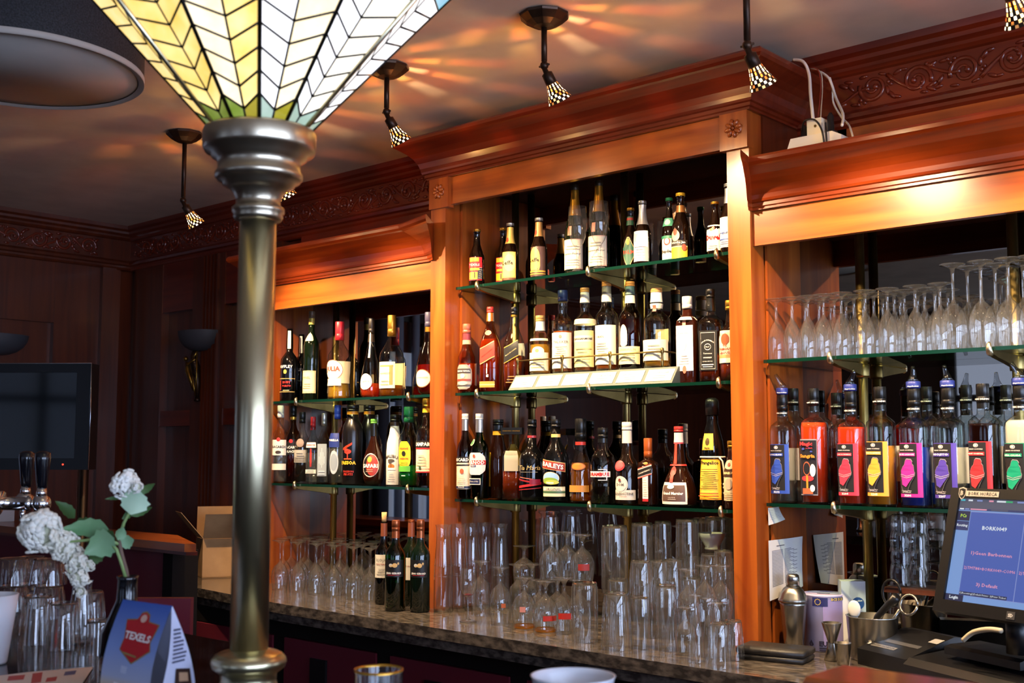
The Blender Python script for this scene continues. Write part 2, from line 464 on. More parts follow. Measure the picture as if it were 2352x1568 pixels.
cupboard(1190, 1600, .79, 'maroon cupboard under the counter behind the white bowl')

# ================================================================ shelf cabinets
cprof = [(0, 0), (.012, 0), (.012, .007), (.018, .010), (.018, .020), (.025, .023), (.028, .030), (.030, .043), (.037, .062), (.05, .082), (.066, .098), (.082, .110), (.092, .117), (.100, .121), (.107, .129), (.107, .140), (.1, .148), (0, .148)]
SZ = {'c': (2.098, 1.706, 1.321), 'l': (1.706, 1.357), 'r': (1.762, 1.345)}
xl, xr = at_x(987.5, Y0, 1.7), at_x(1724, Y0, 2.1)
xl2, xr2 = at_x(1021, Y0, 1.7), at_x(1674, Y0, 2.0)
xil, xir = xl2+.012, xr2-.012
bl = (at_x(985.5, Y0-.012, 2.45), at_x(1028.4, Y0-.012, 2.45)); br = (at_x(1652.5, Y0-.012, 2.45), xr+.002)
cab = thing('centre_cabinet', 'tall cherry wood shelf cabinet with carved corner blocks, middle of the bar wall', 'cabinet', ((xl+xr)/2, 3.05, CT))
CAB = cab
zf0, zf1 = z_at(468, bl[1], Y0), 2.506
wpart(MB().box((xl, Y0, CT), (xl2, Y0+.075, zf1)), 'pilaster', WZ, cab)
wpart(MB().box((xr2, Y0, CT), (xr, Y0+.075, zf1)), 'pilaster', WZ, cab)
wpart(MB().box((xl2, Y0+.005, zf0), (xr2, Y0+.03, zf1)), 'frieze_board', WX, cab)
wpart(MB().box((xl+.01, Y0+.078, CT), (xil, YM, zf1)), 'side_panel', WZ, cab)
wpart(MB().box((xir, Y0+.078, CT), (xr-.01, YM, zf1)), 'side_panel', WZ, cab)
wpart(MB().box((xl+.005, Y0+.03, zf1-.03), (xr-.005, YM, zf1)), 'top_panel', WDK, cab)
wpart(MB().box((xil, YM, CT), (xir, YM+.012, zf1)), 'mirror', MIRROR, cab)
wpart(MB().box((xr-.008, Y0+.08, 2.34), (xr+.004, YW, zf1)), 'upper_side_board', WZD, cab)
wpart(MB().box((xl-.004, Y0+.08, 2.34), (xl+.008, YW, zf1)), 'upper_side_board', WZD, cab)
def flower(mb, c, r):
    for k in range(8):
        a = 2*pi*k/8+.2
        mb.ball((c[0]+r*.58*cos(a), c[1], c[2]+r*.58*sin(a)), r*.42, 8, 5, 0, (1, .55, .52), Matrix.Rotation(-a, 3, 'Y'))
    mb.ball(c, r*.18, 8, 5, 0, (1, 1.2, 1)); mb.lathe([(r*.93, 0), (r*.86, .006)], 20, 0, M=Matrix.Rotation(pi/2, 3, 'X'), c=(c[0], c[1]+.008, c[2]))
for (x0, x1) in (bl, br):
    zb = z_at(481, x0, Y0) if x0 == bl[0] else z_at(345.5, x0, Y0-.012)
    b_ = wpart(MB().box((x0, Y0-.012, zb-.004), (x1, Y0+.02, zf1)), 'corner_block', WZ, cab)
    m_ = MB(); flower(m_, ((x0+x1)/2+.002, Y0-.016, (zb+zf1)/2+.004), .03); m_.build('rosette', WZ, b_)
cr = cprof
st = [[(xl-p, YW, zf1+z) for p, z in cr], [(xl-p, Y0-p, zf1+z) for p, z in cr], [(xr+p, Y0-p, zf1+z) for p, z in cr], [(xr+p, YW, zf1+z) for p, z in cr]]
wpart(MB().sweep(st), 'cornice', WXD, cab)

WXC = wood('red_cherry_along', '#642006', '#86340c', 'x')
prof2 = [(p*.86, z*.96) for p, z in cprof]
YR = Y0+.012
def side_cabinet(name, lab, x0, x1, left):
    xm = (x0+x1)/2
    t = thing(name, lab, 'cabinet', (xm, 3.06, CT))
    z0, z1 = 2.098, 2.202
    wpart(MB().box((x0, YR, z0), (x1, YR+.025, z1)), 'frieze_board', WX, t)
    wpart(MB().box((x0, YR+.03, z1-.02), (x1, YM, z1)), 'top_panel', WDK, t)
    if left:
        wpart(MB().box((x0, YR, CT), (x0+.05, YR+.06, z0)), 'pilaster', WZ, t)
        wpart(MB().box((x0, YR+.062, CT), (x0+.06, YM, z1)), 'side_panel', WZ, t)
        wpart(MB().box((x1-.012, YR+.06, CT), (x1, YM, z1)), 'side_panel', WZ, t)
        wpart(MB().box((x0+.06, YM, CT), (x1-.012, YM+.012, z1)), 'mirror', MIRROR, t)
        st = [[(x0-p, YW, z1+z) for p, z in prof2], [(x0-p, YR-p, z1+z) for p, z in prof2], [(x1-p, YR-p, z1+z) for p, z in prof2],
              [(x1+.014+1.15*p, YR-.012-1.55*p, z1+z*1.0) for p, z in prof2]]
    else:
        wpart(MB().box((x0, Y0+.08, CT), (x0+.008, YM, z1)), 'side_panel', WZ, t)
        wpart(MB().box((x0+.008, YM, CT), (x1, YM+.012, z1)), 'mirror', MIRROR, t)
        st = [[(x0-.004+.80*p, YR-.012-1.85*p, z1+z) for p, z in prof2], [(x0+.002+.45*p, YR-p, z1+z) for p, z in prof2], [(x1, YR-p, z1+z) for p, z in prof2]]
    wpart(MB().sweep(st), 'cornice', WXC, t)
    return t
XLL = at_x(715, YM, 1.6)-.06
side_cabinet('left_cabinet', 'lower cherry wood shelf cabinet left of the middle one, half behind the brass column', XLL, xl-.001, True)
side_cabinet('right_cabinet', 'lower cherry wood shelf cabinet right of the middle one, above the till', xr+.001, .35, False)

# glass shelves, brass posts and brackets
def shelf(x0, x1, z, lab):
    t = thing('glass_shelf', lab, 'shelf', ((x0+x1)/2, 3.08, z), 0)
    mb = MB(); mb.box((x0, Y0+.042, z-.010), (x1, YM-.002, z)); mb.m = [0, 0, 1, 1, 1, 1]
    wpart(mb, 'glass_pane', [SHELF, EDGE], t); return t
for z, l in zip(SZ['c'], ('top', 'middle', 'bottom')):
    shelf(xil+.002, xir-.002, z, f'{l} glass shelf of the middle cabinet')
for z, l in zip(SZ['l'], ('upper', 'lower')):
    shelf(XLL+.062, xl-.014, z, f'{l} glass shelf of the left cabinet')
for z, l in zip(SZ['r'], ('upper glass shelf of the right cabinet, carrying stemmed glasses', 'lower glass shelf of the right cabinet, carrying cocktail bottles')):
    shelf(xr+.011, .33, z, l)
PY = 3.19
def post(px, pytip, zs, lab, ztop=2.09):
    """px: where the post stands, Y just before the mirror"""
    x = at_x(px, PY, 1.5)
    t = thing('brass_shelf_post', lab, 'post', (x, PY, CT))
    wpart(MB().lathe([(.014, CT), (.014, ztop)], 14, c=(x, PY, 0)), 'pole', BRASSD, t)
    for z in zs:
        b = MB(); b.lathe([(.019, z-.052), (.020, z-.046), (.020, z-.016), (.018, z-.012)], 14, c=(x, PY, 0))
        pr = [(PY-.015, z-.047), (3.10, z-.036), (3.02, z-.026), (2.99, z-.020), (2.984, z-.012), (PY-.015, z-.0112)]
        b.prism([(x-.008, y, zz) for y, zz in pr], (.016, 0, 0))
        bb = wpart(b, 'bracket', BRASSD, t)
        tip = MB().tube([(x, 2.990, z-.018), (x, 2.982, z-.016), (x, 2.9785, z-.006), (x, 2.979, z+.006), (x, 2.983, z+.0105)], [.008, .0085, .008, .006, .003], 8)
        tip.build('hook_tip', BRASS, bb)
Zc = SZ['c']
post(1184, 0, Zc, 'brass shelf post near the left side of the middle cabinet', 2.50)
post(1440, 0, Zc, 'brass shelf post in the centre of the middle cabinet', 2.50)
post(1735, 0, Zc, 'brass shelf post by the right pilaster of the middle cabinet', 2.50)
post(768, 0, SZ['l'], 'brass shelf post in the left cabinet, left of the other', 2.19)
post(1027, 0, SZ['l'], 'brass shelf post in the left cabinet hidden by the pilaster', 2.19)
post(1987, 0, SZ['r'], 'brass shelf post in the right cabinet behind the till', 2.19)
post(2345, 0, SZ['r'], 'brass shelf post in the right cabinet behind the screen', 2.19)
# ================================================================ bottles
P = {
'beer': [(0,.93),(.015,1),(.48,1),(.54,.95),(.62,.74),(.72,.49),(.84,.40),(.93,.39),(.94,.44),(1,.44)],
'wine': [(0,.95),(.01,1),(.60,1),(.65,.93),(.70,.66),(.735,.44),(.80,.37),(.97,.35),(1,.36)],
'champ': [(0,.95),(.01,1),(.43,1),(.52,.93),(.64,.66),(.76,.45),(.88,.36),(.95,.36),(.96,.4),(1,.36)],
'bulge': [(0,.94),(.015,1),(.56,1),(.61,.95),(.655,.75),(.69,.50),(.73,.40),(.79,.46),(.85,.42),(1,.36)],
'oban': [(0,.94),(.015,1),(.57,1),(.63,.9),(.68,.62),(.72,.44),(.9,.38),(1,.37)],
'short': [(0,.94),(.015,1),(.52,1),(.60,.9),(.66,.66),(.72,.46),(.84,.40),(1,.38)],
'tall_sq': [(0,.97),(.01,1),(.52,1),(.60,.86),(.70,.56),(.78,.38),(.9,.32),(1,.31)],
'jd': [(0,.97),(.01,1),(.60,1),(.66,.9),(.70,.58),(.73,.38),(.8,.42),(.86,.37),(1,.37)],
'flatw': [(0,.97),(.01,1),(.66,1),(.72,.92),(.76,.62),(.79,.42),(1,.36)],
'chivas': [(0,.9),(.03,1),(.42,1),(.52,.95),(.62,.62),(.7,.45),(1,.38)],
'port': [(0,.95),(.01,1),(.5,1),(.58,.95),(.64,.62),(.68,.38),(.76,.40),(1,.33)],
'tear': [(0,.8),(.04,.97),(.12,1),(.25,.93),(.4,.72),(.55,.48),(.68,.32),(.8,.25),(1,.22)],
'henn': [(0,.93),(.02,1),(.45,1),(.53,.93),(.62,.6),(.7,.34),(.78,.28),(1,.27)],
'julia': [(0,.95),(.04,1),(.13,.97),(.23,.9),(.33,.97),(.48,1),(.57,.93),(.66,.6),(.72,.34),(1,.31)],
'passoa': [(0,.95),(.01,1),(.66,1),(.74,.9),(.80,.66),(.84,.55),(1,.52)],
'orb': [(0,.5),(.03,.8),(.1,.95),(.22,1),(.38,.95),(.5,.74),(.62,.44),(.72,.30),(1,.28)],
'malibu': [(0,.95),(.01,1),(.45,1),(.6,.92),(.72,.66),(.82,.54),(1,.5)],
'pisang': [(0,.97),(.01,1),(.58,1),(.64,.86),(.68,.62),(.73,.54),(.8,.44),(1,.42)],
'spirit': [(0,.95),(.01,1),(.55,1),(.63,.86),(.70,.52),(.76,.38),(1,.35)],
'tia': [(0,.88),(.05,.97),(.3,1),(.50,.99),(.56,.9),(.62,.6),(.67,.36),(1,.31)],
'bail': [(0,.9),(.02,1),(.45,1),(.56,.92),(.64,.7),(.72,.42),(.78,.34),(1,.32)],
'bell': [(0,.97),(.02,1),(.1,.97),(.35,.92),(.45,.86),(.55,.62),(.65,.44),(1,.42)],
'bene': [(0,.97),(.02,1),(.45,1),(.51,.9),(.57,.55),(.7,.42),(.8,.40),(1,.38)],
'coin': [(0,.97),(.01,1),(.58,1),(.63,.92),(.66,.58),(.68,.42),(1,.42)],
'gm': [(0,.85),(.03,.98),(.12,1),(.22,.95),(.35,.78),(.45,.54),(.55,.38),(.7,.30),(.85,.25),(1,.24)],
'monk': [(0,.97),(.02,1),(.3,.92),(.43,.84),(.455,.78),(.48,.85),(.6,.74),(.70,.55),(.76,.42),(.82,.40),(1,.43)],
'magic': [(0,.97),(.01,1),(.66,1),(.70,.95),(.735,.66),(.755,.42),(.8,.40),(1,.40)],
'square': [(0,.97),(.01,1),(.66,1),(.71,.92),(.75,.5),(.78,.36),(1,.34)],
}
def interp(prof, t):
    for (a, ra), (b, rb) in zip(prof, prof[1:]):
        if t <= b: return ra + (rb-ra)*(t-a)/max(b-a, 1e-6)
    return prof[-1][1]
CLR = lambda: GLS
G_CLEAR = thin('#f4f7f4', 1.5, .03, 'bottle')
G_GREEN = thin('#4a9a58', 1.5, .03, 'bottle')
G_DKGRN = paint('#0a1409', .06, 0, .7)
G_BROWN = paint('#0e0603', .06, 0, .7)
G_BLACK = paint('#070708', .07, 0, .7)
G_AMBER = thin('#e0b07a', 1.5, .03, 'bottle')
WHIS = liquid('#c8641a', .45, '#e89a4a'); GOLD = liquid('#dca83a', .40, '#f0d070'); RUBY = liquid('#d8481c', .45, '#f08050')
DKAMB = liquid('#8a3410', .45, '#b8581c'); COLA = liquid('#1a0806', .6, '#3a1208'); WATER = liquid('#dfe4e4', .06, '#f2f5f5')
class Bt: pass
def surf(b, th, t, off=.0007):
    r = interp(b.prof, t)*b.hw; q = shape(th, b.n)
    return Vector(((r*q+off)*sin(th), -(r*q+off)*cos(th)*b.asp, t*b.h))
def patch(mb, b, thc, hw, t0, t1, mi, kind='r', off=.0007, tilt=0):
    """a printed patch that follows the glass; angles in degrees"""
    thc, hw = R(thc), R(hw); N = 14
    if kind == 'r':
        ts = [t0+(t1-t0)*j/4 for j in range(5)]
        vs = [surf(b, thc-hw+2*hw*i/N, t+tilt*(i/N-.5), off) for t in ts for i in range(N+1)]
        fs = [(j*(N+1)+i, j*(N+1)+i+1, (j+1)*(N+1)+i+1, (j+1)*(N+1)+i) for j in range(4) for i in range(N)]
        mb.add(vs, fs, mi, True)
    elif kind == 'poly':            # hw: list of (degrees, height) corners
        from mathutils.geometry import tessellate_polygon
        tri = tessellate_polygon([[Vector((a, t*250, 0)) for a, t in t0]])
        mb.add([surf(b, R(a), t, off) for a, t in t0], [tuple(f) for f in tri], mi)
    else:
        tm, th_ = (t0+t1)/2, (t1-t0)/2; K = 22
        def rad(a):
            if kind == 'e': return cos(a), sin(a)
            if kind == 'arch':      # straight below, round above
                c, s = cos(a), sin(a)
                if s >= 0: return c, s
                m = max(abs(c), abs(s)); return c/m, s/m
            if kind == 'oct':
                c, s = cos(a), sin(a); m = max(abs(c), abs(s), (abs(c)+abs(s))/1.55); return c/m, s/m
            if kind == 'dia':
                c, s = cos(a), sin(a); m = max(abs(c)/.8, abs(c)+abs(s)*.95); return c/m, s/m
        vs = [surf(b, thc, tm, off)]
        for rr in (.25, .5, .75, 1):
            for k in range(K):
                x, y = rad(2*pi*k/K); vs.append(surf(b, thc+hw*x*rr, tm+th_*y*rr, off))
        fs = [(0, 1+k, 1+(k+1) % K) for k in range(K)]
        fs += [(1+g*K+k, 1+g*K+K+k, 1+g*K+K+(k+1) % K, 1+g*K+(k+1) % K) for g in range(3) for k in range(K)]
        mb.add(vs, fs, mi, True)
def wrap_text(mb, b, body, thc, hw, t, mi, maxh=.2, off=.0013, tilt=0, curve=0, **kw):
    vs, fs, w, h = text(body, **kw)
    r = max(interp(b.prof, t), .2)*b.hw
    s = 2*R(hw)*r/w; sy = min(s, maxh*b.h/h)
    thc = R(thc); lim = w*s/2
    mb.add([surf(b, thc+x*s/r, t+(y*sy)/b.h + tilt*(x*s/r)/max(2*R(hw), .01) - curve*(x*s/lim)**2, off) for x, y in vs], fs, mi)
ROWS = []
def B(px, Y, zs, top, w, prof, gm, lab, liq=None, cap=None, foil=(), print_=(), lo=-20, n=2, asp=1, name='bottle', seg=20, capr=1.12, round_cap=False, split=.62):
    """px, top, w: where the bottle's middle, top and width lie in the photograph; Y: how deep it stands on the shelf"""
    x = at_x(px, Y, zs+.1); p = Vector((x, Y, zs+.002))
    b = Bt(); b.prof = P[prof]; b.n = n; b.asp = asp
    b.h = z_at(top, x, Y)-zs-.002; b.hw = w/2*depth(p+Vector((0, 0, .1)))/F
    ang = math.atan2(-x, Y)                       # direction to the camera, seen from -Y
    fa = R(lo)+ang                                # way the label faces
    if n > 2: b.hw /= max(abs(cos(fa-ang)), .3)+abs(sin(fa-ang))*.8*asp if True else 1
    t = thing(name, lab, 'bottle', p, fa)
    b.root = t
    g = MB(); top_t = 1.0 if not cap else cap[0]+.01
    ts = [q for q in b.prof if q[0] < top_t]; ts = ts+[(top_t, interp(b.prof, top_t))]
    g.lathe([(r*b.hw, q*b.h) for q, r in ts], seg, 0, n, asp); g.build('glass_body', gm, t, fix=False)
    if liq:
        fill, lm = liq; l = MB(); m = .93
        ls = [q for q in b.prof if q[0] < fill]+[(fill, interp(b.prof, fill))]
        l.lathe([(r*b.hw*m, max(q*b.h, .004)) for q, r in ls], seg, 0, n, asp); l.build('liquid', lm, t, fix=False)
    if cap:
        c0, cm = cap[0], cap[1]; r = interp(b.prof, c0)*b.hw*capr; z0, z1 = c0*b.h, b.h
        c = MB()
        if round_cap: pr = [(r, z0), (r, z0+(z1-z0)*.75), (r*.9, z0+(z1-z0)*.88), (r*.55, z1-.001), (0, z1)]
        else:
            d = min(.0012, (z1-z0)*.06)
            pr = [(r, z0), (r, z0+(z1-z0)*.3), (r*.96, z0+(z1-z0)*.32), (r*.96, z0+(z1-z0)*.36), (r, z0+(z1-z0)*.38), (r, z1-d*3), (r*.97, z1-d*2), (r*.97, z1-d*1.5), (r*.99, z1-d), (r*.93, z1)]
        c.lathe(pr, 16); c.build('cap', cm, t, fix=False)
    for f in foil:
        f0, f1, fm = f[:3]; q = MB(); N = 5
        q.lathe([(interp(b.prof, f0+(f1-f0)*i/N)*b.hw+.0009, (f0+(f1-f0)*i/N)*b.h) for i in range(N+1)], 16, 0, n if n > 2 and f0 < .6 else 2, asp if f0 < .6 else 1, caps=False)
        q.build('neck_band' if f0 > .5 else 'band', fm, t, fix=False)
    def place(e):
        if e[0] == 'poly': return 'label'
        tc = e[4] if e[0] == 't' else (e[3]+e[4])/2
        th = abs(e[2] if e[0] == 't' else e[1])
        return 'back_label' if th > 110 else 'neck_label' if tc > split else 'label'
    for part in ('label', 'neck_label', 'back_label'):
        mats = []; q = MB()
        def mi(m):
            if isinstance(m, str): m = paint(m, .45)
            if m not in mats: mats.append(m)
            return mats.index(m)
        for i, e in enumerate(print_):
            if place(e) != part: continue
            kw = e[6] if len(e) > 6 else {}
            if e[0] == 't': wrap_text(q, b, e[1], e[2], e[3], e[4], mi(e[5]), off=.0011+.00036*i, **kw)
            else: patch(q, b, e[1], e[2], e[3], e[4], mi(e[5]), e[0], off=.0007+.00036*i, **kw)
        if q.v: q.build(part, mats, t, fix=False)
    return b
def lines(thc, hw, t0, t1, n, c):
    """rows of small print, too fine to read"""
    return [('r', thc+((i*37) % 5-2)*hw*.05, hw*(.95-.13*((i*13) % 4)), t0+(t1-t0)*i/n, t0+(t1-t0)*i/n+(t1-t0)/n*.32, c) for i in range(n)]
S1, S2, S3 = SZ['c']; LA, LB = SZ['l']; RA, RB = SZ['r']
CREAM, WHITE, INK, RED, GLD, YEL = '#e9dfc0', '#ece9e2', '#1c1a18', '#b3201c', '#c39a3c', '#e0b429'
GOLDF = paint('#c8963c', .3, .9); SILV = paint('#c4c4c4', .28, .9); COPP = paint('#a8603c', .3, .8)
BLK = paint('#0c0c0c', .3); WCAP = paint('#e8e2d2', .4)
# ---- top shelf of the middle cabinet
Yt = 3.10
texels = [('r', 0, 52, .10, .50, '#c8202a'), ('r', -2, 46, .12, .24, YEL), ('r', 36, 18, .12, .40, '#2c2a2c'), ('r', 0, 52, .315, .41, '#b81c24'), ('r', -8, 34, .42, .49, YEL), ('r', -4, 34, .27, .31, YEL),
          ('t', 'TEXELS', -6, 36, .365, WHITE, dict(bold=.012)), ('t', 'I', -2, 3, .185, INK)]+lines(36, 12, .13, .34, 6, '#9a9490')
B(1095, 3.05, S1, 527, 37, 'beer', G_BROWN, 'brown beer bottle with red and yellow label, alone at left end of top shelf', cap=(.955, GOLDF), capr=1.15, print_=texels, lo=-12, name='beer_bottle')
B(1155, 3.15, S1, 524, 34, 'beer', G_BROWN, 'brown beer bottle with red and yellow label half hidden behind a yellow-labelled one', cap=(.955, GOLDF), capr=1.15, print_=texels, lo=-12, name='beer_bottle')
B(1172, 3.09, S1, 513, 37, 'beer', G_BROWN, 'brown beer bottle with square pale yellow label and gold neck, near left of top shelf', cap=(.955, SILV), capr=1.12, foil=[(.66, .93, paint('#d8b45c', .35, .4))], lo=-16, name='beer_bottle',
  print_=[('r', 0, 58, .10, .52, '#dcb65a'), ('r', 0, 52, .125, .50, '#e8c76c'), ('e', 10, 42, .2, .48, '#eed48a'), ('r', 0, 58, .06, .10, '#5a3a20'), ('t', 'Leffe', -6, 40, .34, INK, dict(bold=.02, shear=.1)), ('e', -20, 18, .68, .76, '#c03a20')])
B(1238, 3.09, S1, 501, 39, 'beer', G_BROWN, 'brown beer bottle with half-arch pale label on brown, alone left of the champagne bottles', cap=(.955, SILV), capr=1.12, foil=[(.70, .93, paint('#b98a50', .35, .4))], lo=-16, name='beer_bottle',
  print_=[('r', 0, 62, .06, .53, '#4a3028'), ('arch', -18, 40, .16, .52, '#e2b855'), ('r', 0, 62, .125, .15, '#c79a3c'), ('r', 0, 62, .09, .105, '#c79a3c'), ('t', 'Leffe', -20, 36, .32, INK, dict(bold=.02, shear=.1)), ('e', -28, 17, .72, .80, '#b8321c')])
for px, top, ll in ((1321, 425, 'left one of two champagne bottles on top shelf, cream label, gold foil neck'), (1376, 415, 'right one of two champagne bottles on top shelf, cream label, gold foil neck')):
    B(px, 3.12, S1, top, 49, 'champ', G_DKGRN, ll, foil=[(.66, .94, paint('#c08a2c', .3, .85)), (.94, 1.0, paint('#3a2a18', .4, .6))], lo=-18, name='champagne_bottle',
      print_=[('r', 0, 62, .08, .40, '#d9a79a'), ('r', 0, 59, .09, .39, '#ded6c4'), ('r', -14, 12, .44, .54, '#b9694a'), ('t', 'Laurent-Perrier', 0, 48, .245, '#4a4640', dict(bold=.006))]+lines(0, 40, .12, .2, 3, '#a59c8a')+lines(0, 34, .29, .35, 2, '#a59c8a'))
B(1449, 3.13, S1, 478, 35, 'beer', G_BROWN, 'brown beer bottle with green diamond label and gold cap, half hidden by a white-labelled one', cap=(.955, GOLDF), capr=1.15, foil=[], lo=-22, name='beer_bottle',
  print_=[('dia', 0, 62, .03, .55, '#c8b070'), ('dia', 0, 56, .05, .53, '#2a5c48'), ('r', -4, 52, .24, .37, '#2a5c48'), ('t', 'PALM', 0, 46, .29, '#b8402c', dict(bold=.03)), ('e', 0, 14, .4, .5, '#d0a850'), ('r', 0, 60, .72, .86, '#245a40'), ('r', 0, 60, .80, .84, '#b03024')])
B(1476, 3.10, S1, 462, 40, 'beer', G_BROWN, 'brown beer bottle with big white label and silver foil neck, right of the champagne bottles', cap=(.955, SILV), capr=1.12, foil=[(.64, .94, paint('#b9b9bd', .3, .7))], lo=-24, name='beer_bottle',
  print_=[('r', 0, 62, .09, .54, '#e0dedd'), ('r', -24, 18, .38, .5, '#8f98ac'), ('e', 10, 30, .3, .5, '#cfd2da'), ('r', 40, 16, .1, .3, '#d9a8a4')]+lines(0, 42, .14, .34, 5, '#a8adbd'))
B(1538, 3.14, S1, 455, 34, 'beer', G_BROWN, 'brown beer bottle with green cap and white-and-green label, behind a yellow-labelled bottle', cap=(.955, paint('#1f7a4c', .35, .3)), capr=1.15, lo=-22, name='beer_bottle',
  print_=[('r', 0, 62, .04, .42, '#e4e2da'), ('r', 0, 62, .04, .11, '#5aa894'), ('e', 0, 26, .3, .42, '#8a2a24'), ('e', 0, 18, .32, .40, '#d8d4c8'), ('r', 0, 62, .40, .44, '#2c7a5c'), ('t', 'Jupiler', 0, 46, .21, INK, dict(bold=.03)), ('r', 0, 60, .58, .70, '#4d9a80'), ('e', 0, 30, .6, .68, '#d8d4c8')])
B(1564, 3.10, S1, 444, 43, 'beer', G_BROWN, 'tall brown beer bottle with yellow cap and black-and-yellow label', cap=(.955, paint('#d9b02c', .35, .4)), capr=1.15, foil=[(.72, .82, paint('#8a5a2c', .35, .4))], lo=-20, name='beer_bottle',
  print_=[('r', 0, 60, .04, .22, '#d6a62c'), ('r', 0, 60, .215, .23, '#f0dc98'), ('r', 0, 60, .23, .31, '#241c14'), ('e', -16, 28, .30, .46, '#c9b088'), ('e', -16, 14, .38, .48, '#7a4030'), ('t', 'Duitsche Jan', -4, 48, .275, WHITE, dict(bold=.01)), ('e', 36, 14, .16, .25, '#c0442c')])
B(1643, 3.10, S1, 464, 39, 'beer', G_BROWN, 'stubby brown beer bottle with white label and red lettering, near right pilaster', cap=(.955, GOLDF), capr=1.15, lo=-20, name='beer_bottle',
  print_=[('r', 0, 62, .13, .58, '#e9e5dc'), ('t', 'Duvel', -2, 54, .36, '#c01f22', dict(bold=.05)), ('e', -8, 10, .47, .52, '#c9973c'), ('e', 6, 10, .49, .55, '#c0442c')]+lines(0, 34, .17, .24, 2, '#b5aa96'))
B(1674, 3.07, S1, 422, 40, 'beer', G_BROWN, 'brown beer bottle with white and blue label, cut off by the right pilaster', cap=(.955, SILV), foil=[(.72, .93, paint('#a9adb8', .3, .7))], lo=-30, name='beer_bottle',
  print_=[('r', 0, 62, .10, .52, '#dcdcd8'), ('r', -14, 30, .36, .47, '#9aa4bc'), ('r', 0, 60, .2, .22, '#39528c'), ('t', 'Hoegaarden', 0, 54, .3, '#39528c', dict(bold=.03))]+lines(0, 50, .12, .2, 3, '#7a8cb4'))
# ---- middle shelf
Yw = 3.10
B(1072, 3.02, S2, 744, 42, 'chivas', G_AMBER, 'rounded whisky bottle with silver crest label, at far left of the middle shelf', (.42, WHIS), (.86, paint('#a0523c', .35)), [(.76, .86, paint('#7a2c34', .35)), (.70, .76, paint('#b9a07c', .4))], lo=-26, name='whisky_bottle',
  print_=[('oct', 0, 60, .04, .40, '#8d8376'), ('arch', 0, 50, .06, .39, '#a49a8c'), ('r', 0, 50, .27, .34, '#3a3230'), ('t', 'CHIVAS REGAL', 0, 46, .305, WHITE, dict(bold=.02)), ('r', 0, 52, .16, .19, '#8a3a30'), ('e', 0, 14, .2, .27, '#d8cdb8'), ('r', 0, 52, .09, .11, '#4c4440'), ('e', 0, 30, .1, .16, '#bdb3a4'), ('r', 128, 40, .1, .42, '#e0dacd')])
B(1126, 3.06, S2, 705, 56, 'tall_sq', G_AMBER, 'square whisky bottle with slanted red label', (.62, WHIS), (.93, paint('#a02a24', .35)), [(.83, .93, paint('#d9c9a0', .4))], lo=-18, n=5, name='whisky_bottle',
  print_=[('r', 0, 38, .36, .55, '#d9b070', dict(tilt=.09)), ('r', 0, 38, .37, .54, '#b8382c', dict(tilt=.09)), ('t', 'RED LABEL', 0, 28, .45, '#7a1c18', dict(tilt=.09)), ('r', 0, 38, .05, .12, '#b98a3c'), ('r', 0, 38, .075, .09, '#e8c880'), ('e', 0, 3, .27, .33, '#e8ddd0'), ('r', -1, 3, .21, .27, '#e8ddd0'), ('r', 2, 6, .17, .2, '#e8ddd0'), ('e', 0, 26, .66, .72, '#c86a3c')])
B(1181, 3.10, S2, 705, 55, 'tall_sq', G_CLEAR, 'square whisky bottle with slanted black label', (.42, DKAMB), (.91, BLK), [(.885, .905, GOLDF)], lo=-18, n=5, name='whisky_bottle',
  print_=[('r', 0, 38, .37, .56, GLD, dict(tilt=.09)), ('r', 0, 38, .38, .55, '#1b1a1a', dict(tilt=.09)), ('t', 'BLACK LABEL', 0, 30, .46, '#d9c48c', dict(tilt=.09)), ('r', 175, 36, .3, .58, '#dcd6ca'), ('e', 0, 6, .62, .68, '#a8884c')]+lines(0, 26, .1, .2, 3, '#8c7448'))
def malt(px, top, w, prof, lab, lq, cap, foil, pr, gm=None, lo=-14, fill=.5):
    B(px, 3.10, S2+.058, top, w, prof, gm or G_CLEAR, lab, (fill, lq), cap, foil, pr, lo=lo, name='whisky_bottle')
malt(1241, 725, 50, 'short', 'shortest malt whisky bottle with cream arched label, at left end of the display tray', GOLD, (.90, paint('#b08a4c', .4)), [(.74, .90, WCAP)],
     [('r', 0, 60, .05, .36, CREAM), ('arch', 0, 34, .30, .46, CREAM), ('e', -4, 10, .36, .42, '#c9ae68'), ('r', 0, 60, .56, .60, '#ded2b0', {})]+lines(0, 40, .1, .3, 4, '#b5a678'))
malt(1293, 667, 50, 'bulge', 'malt whisky bottle with navy cap and plain white label', WHIS, (.87, paint('#1c2a52', .4)), [],
     [('r', 0, 64, .05, .48, '#e2dac6'), ('t', 'TALISKER', 0, 42, .365, '#4c4a44', dict(bold=.005)), ('t', '10', -4, 9, .13, '#5a564c'), ('e', 0, 8, .41, .45, '#8c8674')]+lines(0, 34, .2, .33, 5, '#a39c88'))
malt(1344, 661, 50, 'bulge', 'malt whisky bottle with pale cork cap and wide name banner on yellow label', WHIS, (.945, paint('#b8803c', .5)), [(.82, .945, paint('#c9c4b0', .5)), (.56, .62, paint('#d9cfa8', .5))],
     [('r', 0, 64, .05, .48, '#ded08f'), ('r', -4, 60, .345, .42, '#cfc8b0'), ('t', 'CRAGGANMORE', -4, 56, .382, INK, dict(bold=.03)), ('t', '12', -30, 7, .26, '#6a6048')]+lines(0, 46, .1, .3, 5, '#b5a874'), fill=.45)
